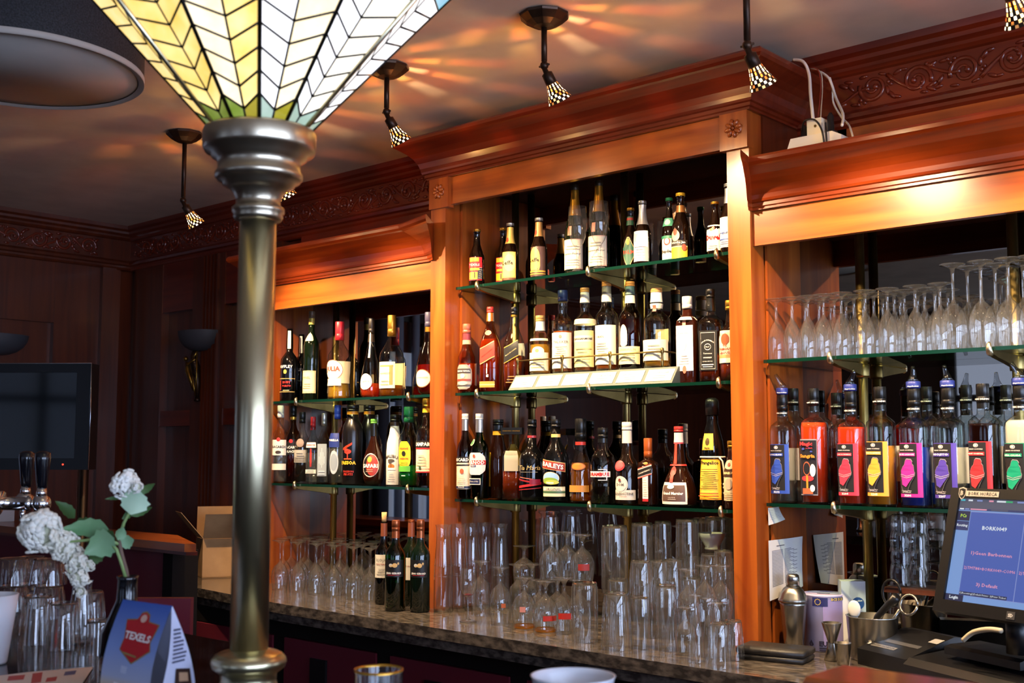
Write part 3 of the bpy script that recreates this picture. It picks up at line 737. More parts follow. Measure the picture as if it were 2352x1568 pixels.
malt(1394, 647, 54, 'oban', 'malt whisky bottle with orange cork and tall white label to the shoulder', WHIS, (.945, paint('#c07a34', .5)), [(.86, .945, paint('#6f6558', .4)), (.77, .86, paint('#ddd4ba', .5))],
     [('r', 0, 62, .06, .50, '#e8e0c6'), ('t', 'OBAN', -24, 22, .37, '#6a6454', dict(bold=.01))]+lines(-14, 34, .12, .32, 7, '#b5aa8c'), fill=.1)
malt(1448, 647, 54, 'oban', 'dark malt whisky bottle with cream oval and wide low label, teal neck foil', DKAMB, (.945, paint('#c07a34', .5)), [(.85, .945, paint('#4d6460', .4)), (.75, .84, paint('#ddd4ba', .5))],
     [('r', 0, 64, .05, .25, '#e4d7a4'), ('arch', -22, 20, .27, .50, '#e9dfb6'), ('e', -22, 20, .25, .32, '#e9dfb6'), ('t', 'LAGAVULIN', -4, 42, .215, '#a0906a')]+lines(0, 40, .09, .18, 3, '#b5a678'), gm=thin('#7a5a34', 1.5, .03, 'bottle'), fill=.56)
malt(1509, 662, 64, 'bulge', 'widest malt whisky bottle, white cap, low cream label, at the right end of the tray', GOLD, (.945, paint('#c08a4c', .5)), [(.82, .945, WCAP), (.74, .80, paint('#d8cfc0', .5))],
     [('r', 0, 64, .08, .34, '#e6ddc4'), ('r', 170, 30, .34, .5, '#c9b98a'), ('r', -8, 16, .7, .78, '#b0503c')]+lines(0, 44, .14, .30, 4, '#c0b490'), fill=.14)
B(1580, 3.08, S2, 681, 60, 'flatw', paint('#2a0d06', .06, 0, .7), 'flat dark whisky bottle with tall white label and red seal near its foot', None, (.86, WCAP), [(.72, .76, paint('#ddd6c6', .5))], lo=-26, n=4, asp=.7, name='whisky_bottle',
  print_=[('r', 0, 42, .14, .66, '#e8e3d8'), ('r', 0, 9, .66, .76, '#c98a74'), ('e', 0, 10, .11, .20, '#c9705c'), ('t', "Ballantine's", 0, 32, .575, '#cdbfa8', dict(shear=.2)), ('e', 0, 10, .38, .5, '#d6d0c4')]+lines(0, 26, .22, .34, 4, '#d2cabc'))
B(1634, 3.07, S2, 664, 62, 'jd', G_CLEAR, 'square whiskey bottle with large black label and white lettering', (.30, DKAMB), (.90, BLK), [(.76, .90, BLK)], lo=-18, n=5, name='whiskey_bottle',
  print_=[('r', 0, 42, .12, .545, '#111111'), ('r', 0, 33, .135, .525, '#d8d4cc'), ('r', 0, 32, .14, .52, '#111111'), ("t", "JACK DANIEL'S", 0, 29, .44, WHITE, dict(bold=.03, curve=.03)), ('e', 0, 16, .335, .405, WHITE), ('e', 0, 14.5, .342, .398, '#111111'), ('t', 'No.7', 0, 9, .37, WHITE, dict(bold=.03)), ('t', 'Tennessee', 0, 20, .30, WHITE, dict(shear=.2, bold=.01)), ('t', 'WHISKEY', 0, 20, .255, WHITE, dict(bold=.02)), ('t', '1,0 Litre 40% Vol.', 0, 22, .215, WHITE, dict(bold=.02)), ('r', 0, 26, .175, .185, WHITE), ('r', 0, 22, .155, .162, WHITE), ('t', "JACK DANIEL'S", 40, 0.1, .3, WHITE), ('t', 'No.7', 0, 7, .82, WHITE, dict(bold=.02))])
B(1678, 3.06, S2, 690, 50, 'oban', G_CLEAR, 'whisky bottle with cream label and red lettering, half behind the right pilaster', (.25, DKAMB), (.88, GOLDF), [], lo=-30, name='whisky_bottle',
  print_=[('r', 0, 62, .22, .62, '#dccfb6'), ('r', 0, 62, .28, .32, '#b98a5c'), ('e', 0, 24, .44, .58, '#8a4a2c'), ('t', 'THE', 0, 12, .43, '#8a2c20', dict(bold=.03)), ('t', 'FAMOUS', 0, 36, .39, '#8a2c20', dict(bold=.03)), ('t', 'GROUSE', 0, 36, .345, '#8a2c20', dict(bold=.03))])
# ---- bottom shelf of the middle cabinet
B(1068, 3.015, S3, 950, 38, 'spirit', thin('#8a6a2c', 1.5, .03, 'bottle'), 'anise liqueur bottle with cream label, silver neck and white cap, far left of bottom shelf', (.5, liquid('#2a1c0a', .6, '#4a3414')), (.93, WCAP), [(.80, .93, SILV)], lo=-26, name='liqueur_bottle',
  print_=[('r', 0, 60, .11, .48, '#e4d3bc'), ('r', 0, 60, .42, .49, '#16140f'), ('t', 'RICARD', 0, 52, .455, WHITE, dict(bold=.04)), ('r', 0, 60, .385, .40, '#16140f'), ('r', 0, 60, .12, .145, '#1c2440'), ('e', 4, 14, .29, .35, '#c05a3c'), ('t', 'FRANCE', 0, 20, .133, WHITE, dict(bold=.02))]+lines(0, 36, .18, .28, 4, '#c9b8a0'))
B(1101, 3.03, S3, 950, 45, 'spirit', G_GREEN, 'green anise bottle with cream hexagonal label, red name band and white cap', (.44, liquid('#0a1c0c', .5, '#1c4a20')), (.93, WCAP), [(.78, .93, SILV)], lo=-28, name='liqueur_bottle',
  print_=[('oct', 0, 66, .28, .54, '#ead9cf'), ('r', 0, 68, .40, .45, '#c0322c'), ('t', 'PERNOD', 0, 58, .425, WHITE, dict(bold=.03)), ('r', -12, 20, .375, .395, '#2c3a7a'), ('t', 'PARIS', -12, 14, .385, WHITE), ('e', -4, 8, .48, .52, '#c0503c'), ('r', -4, 38, .165, .24, '#d8d2c4'), ('r', -4, 34, .175, .23, '#1c2448'), ('t', 'Pernod Fils', -4, 26, .203, WHITE, dict(shear=.3)), ('e', -30, 18, .62, .70, '#b9c8a0'), ('e', -30, 15, .628, .692, '#2f6a38')])
B(1144, 3.10, S3, 963, 44, 'malibu', paint('#1c0a04', .06, 0, .7), 'dark bitter bottle with black cap, yellow neck band and yellow label edge', None, (.93, BLK), [(.86, .925, BLK), (.80, .85, paint('#d9a62c', .4))], lo=-60, name='liqueur_bottle',
  print_=[('r', -26, 34, .15, .58, '#c98f24')])
B(1177, 3.07, S3, 992, 50, 'square', G_CLEAR, 'squat square liqueur decanter with wide flat black cap and pale label', (.42, DKAMB), None, [], lo=-8, n=5, name='liqueur_bottle',
  print_=[('r', 0, 36, .42, .72, '#a9a18c'), ('r', 176, 36, .5, .82, '#c9a83c')])
B(1222, 3.07, S3, 963, 60, 'tia', G_BLACK, 'black coffee liqueur bottle with red swirls and script name', None, (.90, BLK), [(.77, .80, paint('#8c2a30', .35))], lo=-16, name='liqueur_bottle',
  print_=[('t', 'Tia Maria', 2, 52, .40, '#b9a06c', dict(shear=.25)), ('r', 0, 60, .22, .24, '#8a1c24', dict(tilt=-.06)), ('r', 0, 60, .17, .20, '#a8242c', dict(tilt=.05)), ('r', 4, 50, .26, .27, '#c06a5c', dict(tilt=-.04)), ('r', 30, 24, .20, .26, '#7a1030'), ('r', 0, 58, .135, .145, '#8a1c24', dict(tilt=.03)), ('r', 0, 40, .345, .35, '#8c8474')])
B(1277, 3.06, S3, 963, 61, 'bail', G_BLACK, 'black cream liqueur bottle with curved red name banner and landscape picture', None, (.90, BLK), [(.78, .82, paint('#c9ac68', .35))], lo=-14, name='liqueur_bottle',
  print_=[('r', 0, 56, .06, .18, '#c9c6a8'), ('r', 0, 56, .10, .125, '#3a5a3c'), ('r', 0, 52, .135, .16, '#e0dac6'), ('t', 'ORIGINAL', 0, 34, .15, INK), ('e', -12, 40, .20, .36, '#c8b070'), ('e', -12, 38, .205, .355, '#8fb4d8'), ('e', -14, 36, .206, .29, '#7a9a3c'), ('e', -4, 30, .205, .26, '#a9b04c'), ('r', -12, 16, .215, .235, '#d8d4c0'), ('r', 0, 54, .38, .49, '#c9a86c', dict(tilt=-.05)), ('r', 0, 52, .387, .483, '#8c2c20', dict(tilt=-.05)), ('t', 'BAILEYS', -2, 46, .437, WHITE, dict(bold=.03, tilt=-.05))])
B(1334, 3.07, S3, 961, 54, 'bell', G_CLEAR, 'bell-shaped bottle of amber liqueur with tall black cap and red collar', (.47, liquid('#a8641a', .3, '#d89a44')), (.74, BLK), [(.68, .72, paint('#a02c24', .4))], lo=-16, name='liqueur_bottle',
  print_=[('e', 0, 44, .38, .47, '#8a4a14'), ('e', 0, 38, .39, .46, '#b8742c'), ('r', 0, 60, .12, .2, '#b07a34')])
B(1385, 3.06, S3, 982, 58, 'spirit', G_CLEAR, 'clear-shouldered liqueur bottle with white band and red lettering', (.45, liquid('#1c1712', .5, '#4a4038')), (.86, BLK), [(.80, .86, BLK)], lo=-22, name='liqueur_bottle',
  print_=[('r', 0, 56, .345, .42, WHITE), ('t', 'DRAMBUIE', 0, 50, .382, '#b02024', dict(bold=.05)), ('r', 20, 20, .44, .45, '#c9ccd8'), ('r', 38, 2, .30, .45, '#c9ccd8'), ('r', 20, 20, .30, .31, '#c9ccd8')])
B(1441, 3.07, S3, 969, 54, 'bene', paint('#130b07', .06, 0, .7), 'dark herbal liqueur bottle with white capsule, red wax seal and round grey label', None, (.90, WCAP), [(.74, .895, paint('#ddd4c4', .5))], lo=-22, name='liqueur_bottle',
  print_=[('r', 0, 64, .05, .17, '#cfcac2'), ('e', -16, 40, .13, .34, '#cfcac2'), ('e', -16, 35, .15, .325, '#b5b0a8'), ('e', -16, 33, .155, .32, '#cfcac2'), ('t', 'DOM', -16, 20, .235, '#5a5650', dict(bold=.01)), ('t', 'BÉNÉDICTINE', 0, 50, .128, '#3a3632', dict(bold=.01)), ('t', 'Liqueur', 0, 18, .09, '#a05048', dict(shear=.3)), ('e', -22, 32, .40, .53, '#b0383c'), ('e', -22, 24, .42, .51, '#c9585c'), ('e', -16, 7, .27, .31, '#7a3a34')])
B(1489, 3.07, S3, 1006, 52, 'coin', paint('#1f0c05', .06, 0, .7), 'square brown orange-liqueur bottle with copper cap and white-red strip label', None, (.70, paint('#c0602c', .3, .4)), [], lo=-24, n=5, name='liqueur_bottle',
  print_=[('r', 4, 18, .06, .58, '#ddd8d2'), ('r', 4, 18, .05, .09, '#a8242c'), ('r', 0, 40, .42, .58, '#c9503c', dict(tilt=.07)), ('r', 0, 40, .435, .565, '#c9c4bc', dict(tilt=.07)), ('r', 0, 40, .445, .55, '#1c1816', dict(tilt=.07)), ('t', 'COINTREAU', 0, 34, .495, '#d8cfc0', dict(bold=.03, tilt=.07)), ('e', 8, 14, .60, .64, '#c9803c')]+lines(4, 13, .14, .40, 7, '#b0a8a0'))
B(1560, 3.05, S3, 979, 80, 'gm', paint('#200c05', .06, 0, .7), 'big-bellied brandy liqueur bottle with red ribbon, wax seal and brown rectangular label', None, (.93, paint('#b0302c', .35)), [(.80, .92, paint('#d8cfc8', .5)), (.78, .80, paint('#b0404c', .5))], lo=-22, name='liqueur_bottle',
  print_=[('r', -4, 52, .03, .30, '#d9d6d2'), ('r', -4, 45, .065, .265, '#5a4238'), ('t', 'Grand Marnier', -4, 38, .165, WHITE, dict(bold=.04)), ('t', 'LIQUEUR', -4, 12, .11, '#d8cfc8'), ('r', -4, 14, .085, .092, '#b9aca4'), ('e', -10, 14, .22, .27, '#d8cfc8'), ('r', -10, 7, .30, .42, '#c9382c'), ('e', -10, 16, .38, .50, '#b83028'), ('e', -10, 10, .40, .48, '#8a1f1c'), ('r', 0, 80, .505, .525, '#c0342c'), ('r', -6, 12, .53, .78, '#cc4030')])
fr = B(1638, 3.06, S3, 913, 64, 'monk', G_BLACK, 'tall monk-shaped dark bottle with yellow parchment label and white cord belt', None, (.84, paint('#17171a', .35)), [], lo=-20, name='liqueur_bottle', round_cap=True, capr=1.2,
  print_=[('r', 0, 56, .07, .44, '#c98a1c'), ('r', 0, 53, .085, .43, '#d9b02c'), ('r', 0, 40, .12, .40, '#dfbe4c'), ('t', 'Frangelico', 0, 46, .40, INK, dict(bold=.03)), ('r', -8, 32, .52, .67, '#e0a82c'), ('r', -8, 28, .53, .66, '#e6bd44'), ('e', -8, 12, .56, .63, '#4a3a1c'), ('t', 'Italia', -8, 14, .54, INK, dict(bold=.02))]+lines(0, 42, .17, .36, 10, '#6a4c14')+lines(0, 46, .10, .15, 2, '#a03c1c'))
q = MB(); q.tube([surf(fr, R(a), .455, .004) for a in range(-180, 181, 15)], .0032, 6)
q.tube([surf(fr, R(48), .455, .006), surf(fr, R(60), .42, .008), surf(fr, R(66), .33, .007), surf(fr, R(66), .22, .008), surf(fr, R(64), .13, .007)], .0028, 6)
for tt in (.21, .18, .13): q.ball(surf(fr, R(65), tt, .007), .0055, 8, 5)
q.build('cord_belt', paint('#cfc9bd', .8), fr.root)
B(1684, 3.02, S3, 1012, 42, 'malibu', paint('#23100a', .06, 0, .7), 'brown cream liqueur bottle with ivory elephant-picture label, cut by the right pilaster', None, (.9, GOLDF), [], lo=-30, name='liqueur_bottle',
  print_=[('r', 0, 60, .12, .66, '#cfb894'), ('e', 0, 46, .58, .72, '#cfb894'), ('r', 0, 60, .47, .58, '#3a2418'), ('t', 'AMARULA', 0, 50, .525, '#e0c890', dict(bold=.04)), ('e', 0, 24, .28, .45, '#a89a88'), ('e', 0, 10, .62, .68, '#8a3a2c')]+lines(0, 36, .16, .26, 3, '#8a7858'))
# square decanter's cap
x = at_x(1177, 3.07, S3+.2)
for o in list(scene.objects):
    if o.get('label', '').startswith('squat square'):
        q = MB(); q.box((-.036, -.028, .148), (.036, .028, .176)); e = .0285
        hh = [c for c in o.children if c.name.startswith('glass_body')][0].data.vertices
        zt = max(v.co.z for v in hh); dz = zt-.150
        q = MB(); q.box((-.038, -.030, zt-.008), (.038, .030, zt+.016)); q.build('cap', BLK, o)
        q = MB(); flat_text(q, 'DISARONNO ORIGINALE', (0, -.0305, zt+.004), (1, 0, 0), (0, 0, 1), .062, bold=.02, maxh=.009); q.build('cap_print', GOLDF, o)
# ---- left cabinet, upper shelf
B(664, 3.06, LA, 755, 41, 'port', G_BLACK, 'black port bottle with red lettering and white paper strip on its neck', None, None, [], lo=-20, name='port_bottle',
  print_=[('r', -2, 60, .12, .13, '#b99a5c'), ('r', 0, 60, .30, .31, '#b99a5c'), ('t', 'OFFLEY', -4, 44, .47, WHITE, dict(bold=.02)), ('t', 'RUBY', 4, 26, .255, '#c0302c', dict(bold=.03)), ('t', 'PORTO', 4, 28, .205, '#c0302c', dict(bold=.03)), ('e', -6, 10, .37, .43, '#d9b44c'), ('r', -38, 4, .15, .28, '#b83228'), ('r', 14, 24, .72, .97, '#d4cdc0')]+lines(4, 20, .14, .17, 1, '#c9b890'))
B(691, 3.14, LA, 768, 38, 'port', G_BLACK, 'black port bottle half hidden behind a cream-labelled green bottle', None, None, [], lo=-20, name='port_bottle',
  print_=[('t', 'OFFLEY', -4, 44, .47, WHITE, dict(bold=.02)), ('e', -6, 10, .37, .43, '#d9b44c'), ('r', 0, 60, .30, .31, '#8a8a5c'), ('r', 10, 24, .72, .97, '#d4cdc0')])
B(714, 3.08, LA, 715, 36, 'wine', G_DKGRN, 'slim green bottle with cream square label and gold foil, on upper left shelf', None, (.92, paint('#5a4630', .4)), [(.85, .92, paint('#c9ac4c', .35, .3))], lo=-24, name='spirit_bottle',
  print_=[('r', 0, 62, .08, .33, '#e0cf9c'), ('r', 0, 55, .10, .31, '#e6d9b2'), ('t', 'PINEL', -10, 30, .25, '#7a6a4c', dict(bold=.01)), ('arch', 0, 40, .66, .75, '#e0cf9c')]+lines(-8, 34, .13, .20, 3, '#b5a678'))
B(779, 3.08, LA, 739, 55, 'julia', G_CLEAR, 'waisted clear bottle of yellow spirit with red foil cap and white oval label', (.42, GOLD), (.76, paint('#b82430', .35)), [], lo=-26, name='spirit_bottle',
  print_=[('r', 30, 62, .20, .48, '#d6c9a0'), ('e', -10, 54, .24, .50, '#b06a5c'), ('e', -10, 51, .25, .49, '#e2dacb'), ('t', 'JULIA', -10, 40, .375, '#a8483c', dict(bold=.04)), ('r', -8, 44, .17, .26, '#ded4c0')])
B(852, 3.09, LA, 731, 50, 'tear', G_CLEAR, 'teardrop cognac bottle with ivory oval label and dark cap', (.18, RUBY), (.80, paint('#1c1510', .4)), [(.70, .80, paint('#2a2018', .4))], lo=-28, name='cognac_bottle',
  print_=[('e', -6, 40, .10, .30, '#e4dcc8'), ('t', 'CAMUS', -6, 26, .2, '#8a7858'), ('r', 8, 10, .5, .82, '#cfc6b4')])
B(899, 3.08, LA, 724, 58, 'henn', G_CLEAR, 'round-shouldered cognac bottle with gold cap and white vine-bordered label', (.14, liquid('#a8641a', .3, '#e0a04c')), (.74, GOLDF), [], lo=-26, name='cognac_bottle',
  print_=[('r', 0, 42, .10, .42, '#e6dcc0'), ('r', 24, 8, .14, .38, '#b08a4c'), ('r', 0, 34, .36, .38, '#b08a4c'), ('t', 'HENNESSY', -6, 26, .28, '#6a5a40', dict(bold=.01)), ('r', 170, 50, .1, .42, '#e0cf9c')]+lines(-6, 22, .14, .22, 2, '#b5a678'))
B(984, 3.05, LA, 717, 56, 'orb', thin('#b07a4c', 1.5, .03, 'bottle'), 'round cognac bottle with cream teardrop label, cut by the pilaster', (.36, RUBY), (.82, paint('#4a4660', .4)), [(.76, .82, GOLDF)], lo=-30, name='cognac_bottle',
  print_=[('e', -4, 46, .08, .30, '#8a5a34'), ('e', -4, 43, .09, .29, '#e4d8bc'), ('t', 'COURVOISIER', -4, 32, .20, '#7a5a3c')])
# ---- left cabinet, lower shelf
B(643, 3.04, LB, 931, 37, 'spirit', G_CLEAR, 'clear white-rum bottle with white cap and white label, beside the brass column', (.5, WATER), (.84, WCAP), [], lo=-14, name='rum_bottle',
  print_=[('r', 0, 58, .35, .55, '#e4ded4'), ('t', 'BACARDI', 0, 50, .46, INK, dict(bold=.03)), ('e', 0, 14, .53, .58, '#b0282c'), ('r', 0, 58, .16, .24, '#ddd6c8'), ('e', 0, 20, .37, .41, '#3a302c')])
B(672, 3.09, LB, 932, 37, 'spirit', thin('#a8743c', 1.5, .03, 'bottle'), 'rum bottle with black label and black cap, second from the brass column', (.5, DKAMB), (.86, BLK), [(.82, .855, GOLDF)], lo=-14, name='rum_bottle',
  print_=[('r', 0, 58, .36, .53, '#16120f'), ('t', 'BACARDI', 0, 50, .455, WHITE, dict(bold=.03)), ('t', 'BLACK', 0, 34, .40, WHITE, dict(bold=.03)), ('e', 0, 14, .51, .56, '#b0282c')])
B(693, 3.09, LB, 946, 35, 'spirit', G_CLEAR, 'clear spirit bottle with grey label and black screw cap, third from the brass column', (.5, liquid('#3a3630', .3, '#b9b4aa')), (.84, BLK), [], lo=-16, name='spirit_bottle',
  print_=[('r', 0, 58, .36, .46, '#b0aca4'), ('r', 0, 58, .28, .36, '#8d8982'), ('e', 0, 30, .5, .62, '#9a8478')]+lines(0, 40, .3, .44, 4, '#75716a'))
B(718, 3.09, LB, 957, 35, 'spirit', G_CLEAR, 'clear gin bottle with red cap and small red guard figure', (.45, WATER), (.84, paint('#b0242c', .35)), [(.80, .84, paint('#8a1c24', .35))], lo=-16, n=4, name='gin_bottle',
  print_=[('r', 0, 40, .53, .61, '#d9d4cc'), ('t', 'BEEFEATER', 0, 34, .57, '#b0282c', dict(bold=.03)), ('r', 0, 8, .30, .46, '#c0342c'), ('e', 0, 6, .45, .52, '#c0342c'), ('r', -4, 3, .24, .30, '#a8282c'), ('r', 4, 3, .24, .30, '#a8282c'), ('r', 0, 40, .14, .20, '#c9ccc4')]+lines(0, 30, .15, .2, 2, '#75716a'))
B(743, 3.09, LB, 949, 33, 'spirit', G_CLEAR, 'clear spirit bottle with silver cap and etched leaf label', (.5, WATER), (.82, SILV), [], lo=-16, n=4, name='spirit_bottle',
  print_=[('r', 0, 40, .10, .56, '#8f9aa4')]+[('r', 0, 2, .22, .50, '#c4ccd4'), ('r', -12, 2, .26, .44, '#c4ccd4', dict(tilt=.0)), ('r', 12, 2, .26, .44, '#c4ccd4'), ('r', -22, 2, .28, .38, '#c4ccd4'), ('r', 22, 2, .28, .38, '#c4ccd4')]+lines(0, 30, .12, .2, 2, '#c4ccd4'))
B(774, 3.08, LB, 930, 37, 'spirit', G_CLEAR, 'clear vodka bottle with bright blue cap and blue square label', (.52, WATER), (.82, paint('#22389c', .3)), [], lo=-24, name='vodka_bottle',
  print_=[('r', -8, 46, .46, .64, '#22347c'), ('t', 'PURELLA', -8, 40, .55, WHITE, dict(bold=.03)), ('e', 0, 34, .12, .42, '#a9b4c0'), ('e', 0, 26, .16, .38, '#8a96a4')])
B(809, 3.07, LB, 930, 48, 'passoa', paint('#0d0b0d', .25, 0, .6), 'matt black liqueur bottle with red palm print and yellow name', None, (.92, BLK), [(.88, .92, paint('#c98a24', .4)), (.895, .905, paint('#a0241c', .4))], lo=-24, name='liqueur_bottle',
  print_=[('t', 'PASSOA', -2, 46, .27, '#d9b02c', dict(bold=.05)), ('t', 'PASSION', 2, 30, .16, '#b83024', dict(bold=.02)), ('t', 'FRUITS', 2, 26, .125, '#b83024', dict(bold=.02)), ('e', -2, 20, .38, .44, '#c0382c'), ('r', -2, 3, .31, .40, '#c0382c'), ('r', -2, 22, .31, .325, '#c0502c'), ('e', -10, 12, .41, .45, '#c0382c'), ('r', -4, 26, .46, .49, '#b0341c', dict(tilt=.07))])
B(847, 3.16, LB, 930, 44, 'passoa', paint('#0d0b0d', .25, 0, .6), 'matt black bottle standing in for a mirror reflection, behind the oval-labelled round one', None, (.92, BLK), [(.88, .92, paint('#c98a24', .4)), (.895, .905, paint('#a0241c', .4))], lo=-24, name='liqueur_bottle')  # solid bottle modelled in place of a reflection in the mirror
B(858, 3.06, LB, 962, 50, 'orb', paint('#230d06', .06, 0, .7), 'round-bodied brown liqueur bottle with red and black oval label', None, (.93, paint('#5a9a3c', .35)), [(.74, .93, BLK)], lo=-20, name='liqueur_bottle',
  print_=[('e', 0, 50, .12, .48, '#e0d8cc'), ('e', 0, 46, .135, .465, '#16100e'), ('e', 12, 33, .14, .46, '#a8382c'), ('e', -2, 13, .34, .43, '#9aa83c'), ('t', 'SAFARI', 0, 42, .29, WHITE, dict(bold=.04))]+lines(0, 20, .2, .25, 2, '#d8a890'))
B(906, 3.10, LB, 952, 38, 'malibu', paint('#e4e0da', .3), 'white coconut rum bottle with palm print and black cap', None, (.90, BLK), [(.84, .90, paint('#2a1a14', .4))], lo=-24, name='rum_bottle',
  print_=[('t', 'MALIBU', -4, 50, .41, '#4a4440', dict(bold=.03, curve=.03)), ('e', 0, 24, .23, .30, '#d06a2c'), ('r', 0, 30, .215, .245, '#e4e0da'), ('r', 0, 2.5, .25, .36, '#4a3c34', dict(tilt=.02)), ('e', 0, 24, .33, .37, '#4a4440'), ('e', -8, 14, .31, .345, '#4a4440')]+lines(0, 28, .06, .2, 4, '#a8a09a'))
B(938, 3.07, LB, 934, 46, 'pisang', G_CLEAR, 'liqueur bottle of bright green liquid with green cap and yellow label', (.26, liquid('#0c8a34', .35, '#2cb84c')), (.80, paint('#14603c', .35)), [], lo=-24, name='liqueur_bottle',
  print_=[('oct', -4, 40, .22, .56, '#d9c82c'), ('r', -4, 38, .18, .25, '#5aa83c'), ('t', 'PISANG', -4, 26, .47, '#c0502c', dict(bold=.04)), ('t', 'AMBON', -4, 26, .345, '#c0502c', dict(bold=.04)), ('e', -4, 12, .375, .44, '#1c1c18'), ('r', -4, 12, .125, .135, '#cfe0d0')]+lines(-4, 28, .27, .32, 2, '#8a9a2c'))
B(979, 3.04, LB, 915, 46, 'oban', G_CLEAR, 'bitter bottle with yellow neck foil, black name band and cream label, against the pilaster', (.30, COLA), (.89, GOLDF), [(.84, .89, paint('#d9b02c', .4))], lo=-30, name='liqueur_bottle',
  print_=[('r', 0, 62, .16, .44, '#e6dfc0'), ('r', 0, 62, .44, .52, '#141210'), ('t', 'CAMPARI', 0, 56, .48, WHITE, dict(bold=.05)), ('r', 0, 62, .425, .44, '#a8242c'), ('r', 0, 62, .16, .175, '#a8242c'), ('r', 0, 52, .20, .205, '#a8242c'), ('e', -6, 8, .195, .23, '#2c4a2c')]+lines(0, 36, .24, .38, 4, '#b9b08c'))
# ---- cocktail bottles of the right cabinet
COLLAR = paint('#22307c', .35); SPOUT = thin('#e6e8ea', 1.6, .08, 'spout')
SHK = [(-33, .255), (-34, .30), (-27, .335), (-21, .35), (-17, .385), (-12, .40), (4, .396), (9, .378), (8, .36), (13, .345), (15, .30), (17, .285), (16, .262), (0, .20), (-12, .128), (-26, .13), (-33, .17)]
def grow(p, k, c=(-9, .27)): return [(c[0]+(a-c[0])*k, c[1]+(t-c[1])*k) for a, t in p]
SHK_O, SHK_I = grow(SHK, 1.03), grow(SHK, 1.0)
SHK_C = grow([q for q in SHK if q[1] > .25], .96, (-9, .31)); SHK_D = [(-31, .252), (14, .262), (-4, .205), (-16, .165), (-29, .185)]
SHK_L = [(-34, .274), (-12, .257), (16, .276), (16, .273), (-12, .254), (-34, .271)]; SHK_L2 = [(-33.5, .259), (-12, .243), (15.5, .262), (15.5, .259), (-12, .240), (-33.5, .256)]
def magic(px, Y, base_w, top, lab, lq, col, nm, num, spout=None, fill=.66, white=False, lbl=True, lo=-22):
    pr = []
    if lbl:
        tc = '#1b1a1e'
        pr = [('r', 0, 44, .08, .535, col), ('r', -9, 35, .11, .53, tc), ('t', 'MAGIC COCKTAILS', -12, 26, .475, WHITE, dict(bold=.02)), ('e', -12, 9, .49, .52, WHITE), ('e', -12, 7, .493, .517, tc), ('e', -12, 5, .497, .513, WHITE),
              ('r', -12, 31, .425, .452, col), ('t', nm, -12, 28, .4385, WHITE, dict(bold=.03, maxh=.02)),
              ('poly', 0, 0, SHK_O, 0, '#b9b4c0'), ('poly', 0, 0, SHK_I, 0, tc), ('poly', 0, 0, SHK_C, 0, col), ('poly', 0, 0, SHK_D, 0, col), ('poly', 0, 0, SHK_L, 0, '#b9b4c0'), ('poly', 0, 0, SHK_L2, 0, '#b9b4c0'),
              ('t', 'Premixed Base', -12, 17, .135, '#c9c6cc', dict(bold=.01)), ('t', 'for cocktails', -12, 15, .122, '#c9c6cc', dict(bold=.01)), ('t', num, -8, 12, .096, WHITE, dict(bold=.03)), ('r', 168, 46, .2, .50, '#cfcdd2')]
    b = B(px, Y, RB, top, base_w, 'magic', G_CLEAR, lab, (fill, lq), (.845, BLK), [(.80, .845, BLK)], pr, lo=lo, name='cocktail_bottle', n=3.2)
    q = MB(); wrap_text(q, b, 'MAGIC DRINKS', 0, 75, .875 if not spout else .825, 0, off=.003 if not spout else .002, bold=.03)
    q.build('cap_print', paint(WHITE, .5), b.root, fix=False)
    if spout:
        r = b.hw*.40; z = b.h
        q = MB(); q.lathe([(r*1.2, z), (r*1.25, z+.004), (r*1.25, z+.017), (r*1.15, z+.019)], 16); c = q.build('pourer_collar', COLLAR, b.root, fix=False)
        q = MB(); wrap_text(q, b, 'MagicCocktails', 20, 46, 1+.005/z, 0, off=r*1.27-interp(b.prof, 1)*b.hw, bold=.03, maxh=.018)
        q.build('collar_print', paint(WHITE, .5), c, fix=False)
        q = MB(); q.tube([(0, 0, z+.019), (0, 0, z+.028), (spout*.006, -.001, z+.038), (spout*.012, -.004, z+.050), (spout*.016, -.007, z+.060)], [r*1.05, r*.7, .0075, .006, .0048], 10)
        q.build('pourer_spout', SPOUT, b.root, fix=False)
    return b
B_ = liquid
Ym, Yb = 3.045, 3.15
magic(1800, Ym, 68, 906, 'cocktail bottle with blue-edged label, clear liquid and blue pourer, far left of row', WATER, '#2c4aa8', 'LONG ISLAND', '3212', -1, .2)
magic(1868+4, Ym, 72, 892, 'red-orange sangria bottle with black cap and dark picture label, no pourer', B_('#f04a1c', .85, '#f0603c'), '#000', '', '', None, .70, lbl=False)
sg = [o for o in scene.objects if o.get('label', '').startswith('red-orange sangria')][0]
magic(1958, Ym, 73, 906-8, 'cocktail bottle of red liquid with red-edged label and blue pourer', B_('#f4401c', .85, '#f05a3c'), '#d8344c', 'LOVE ON THE BEACH', '3204', 1, .68)
magic(2026, Ym, 76, 888, 'cocktail bottle of amber liquid with orange-edged label and black cap', B_('#eca428', .7, '#f4c050'), '#e89a3c', 'TEQUILA SUNRISE', '2205', None, .5)
magic(2104, Ym, 79, 892, 'cocktail bottle of deep blue liquid with magenta-edged label and blue pourer', B_('#2448c8', .7, '#3c64e0'), '#b8288c', 'BLUE LAGOON', '3206', .2, .5)
magic(2183, Ym, 80, 890, 'cocktail bottle with violet-edged label, clear liquid and blue pourer', WATER, '#4a3a9c', 'MOJITO', '2207', -.3, .2)
magic(2264, Ym, 80, 881, 'cocktail bottle of dark brown liquid with red-edged label and black cap', COLA, '#d02c34', 'FRUIT COCKTAIL', '2208', None, .68)
magic(2350, Ym, 84, 885, 'cocktail bottle of white liquid with green label, at right edge of the frame', B_('#dcdcd4', .85, '#f0f0ec'), '#108a6c', 'PIÑA COLADA', '2209', -1, .72)
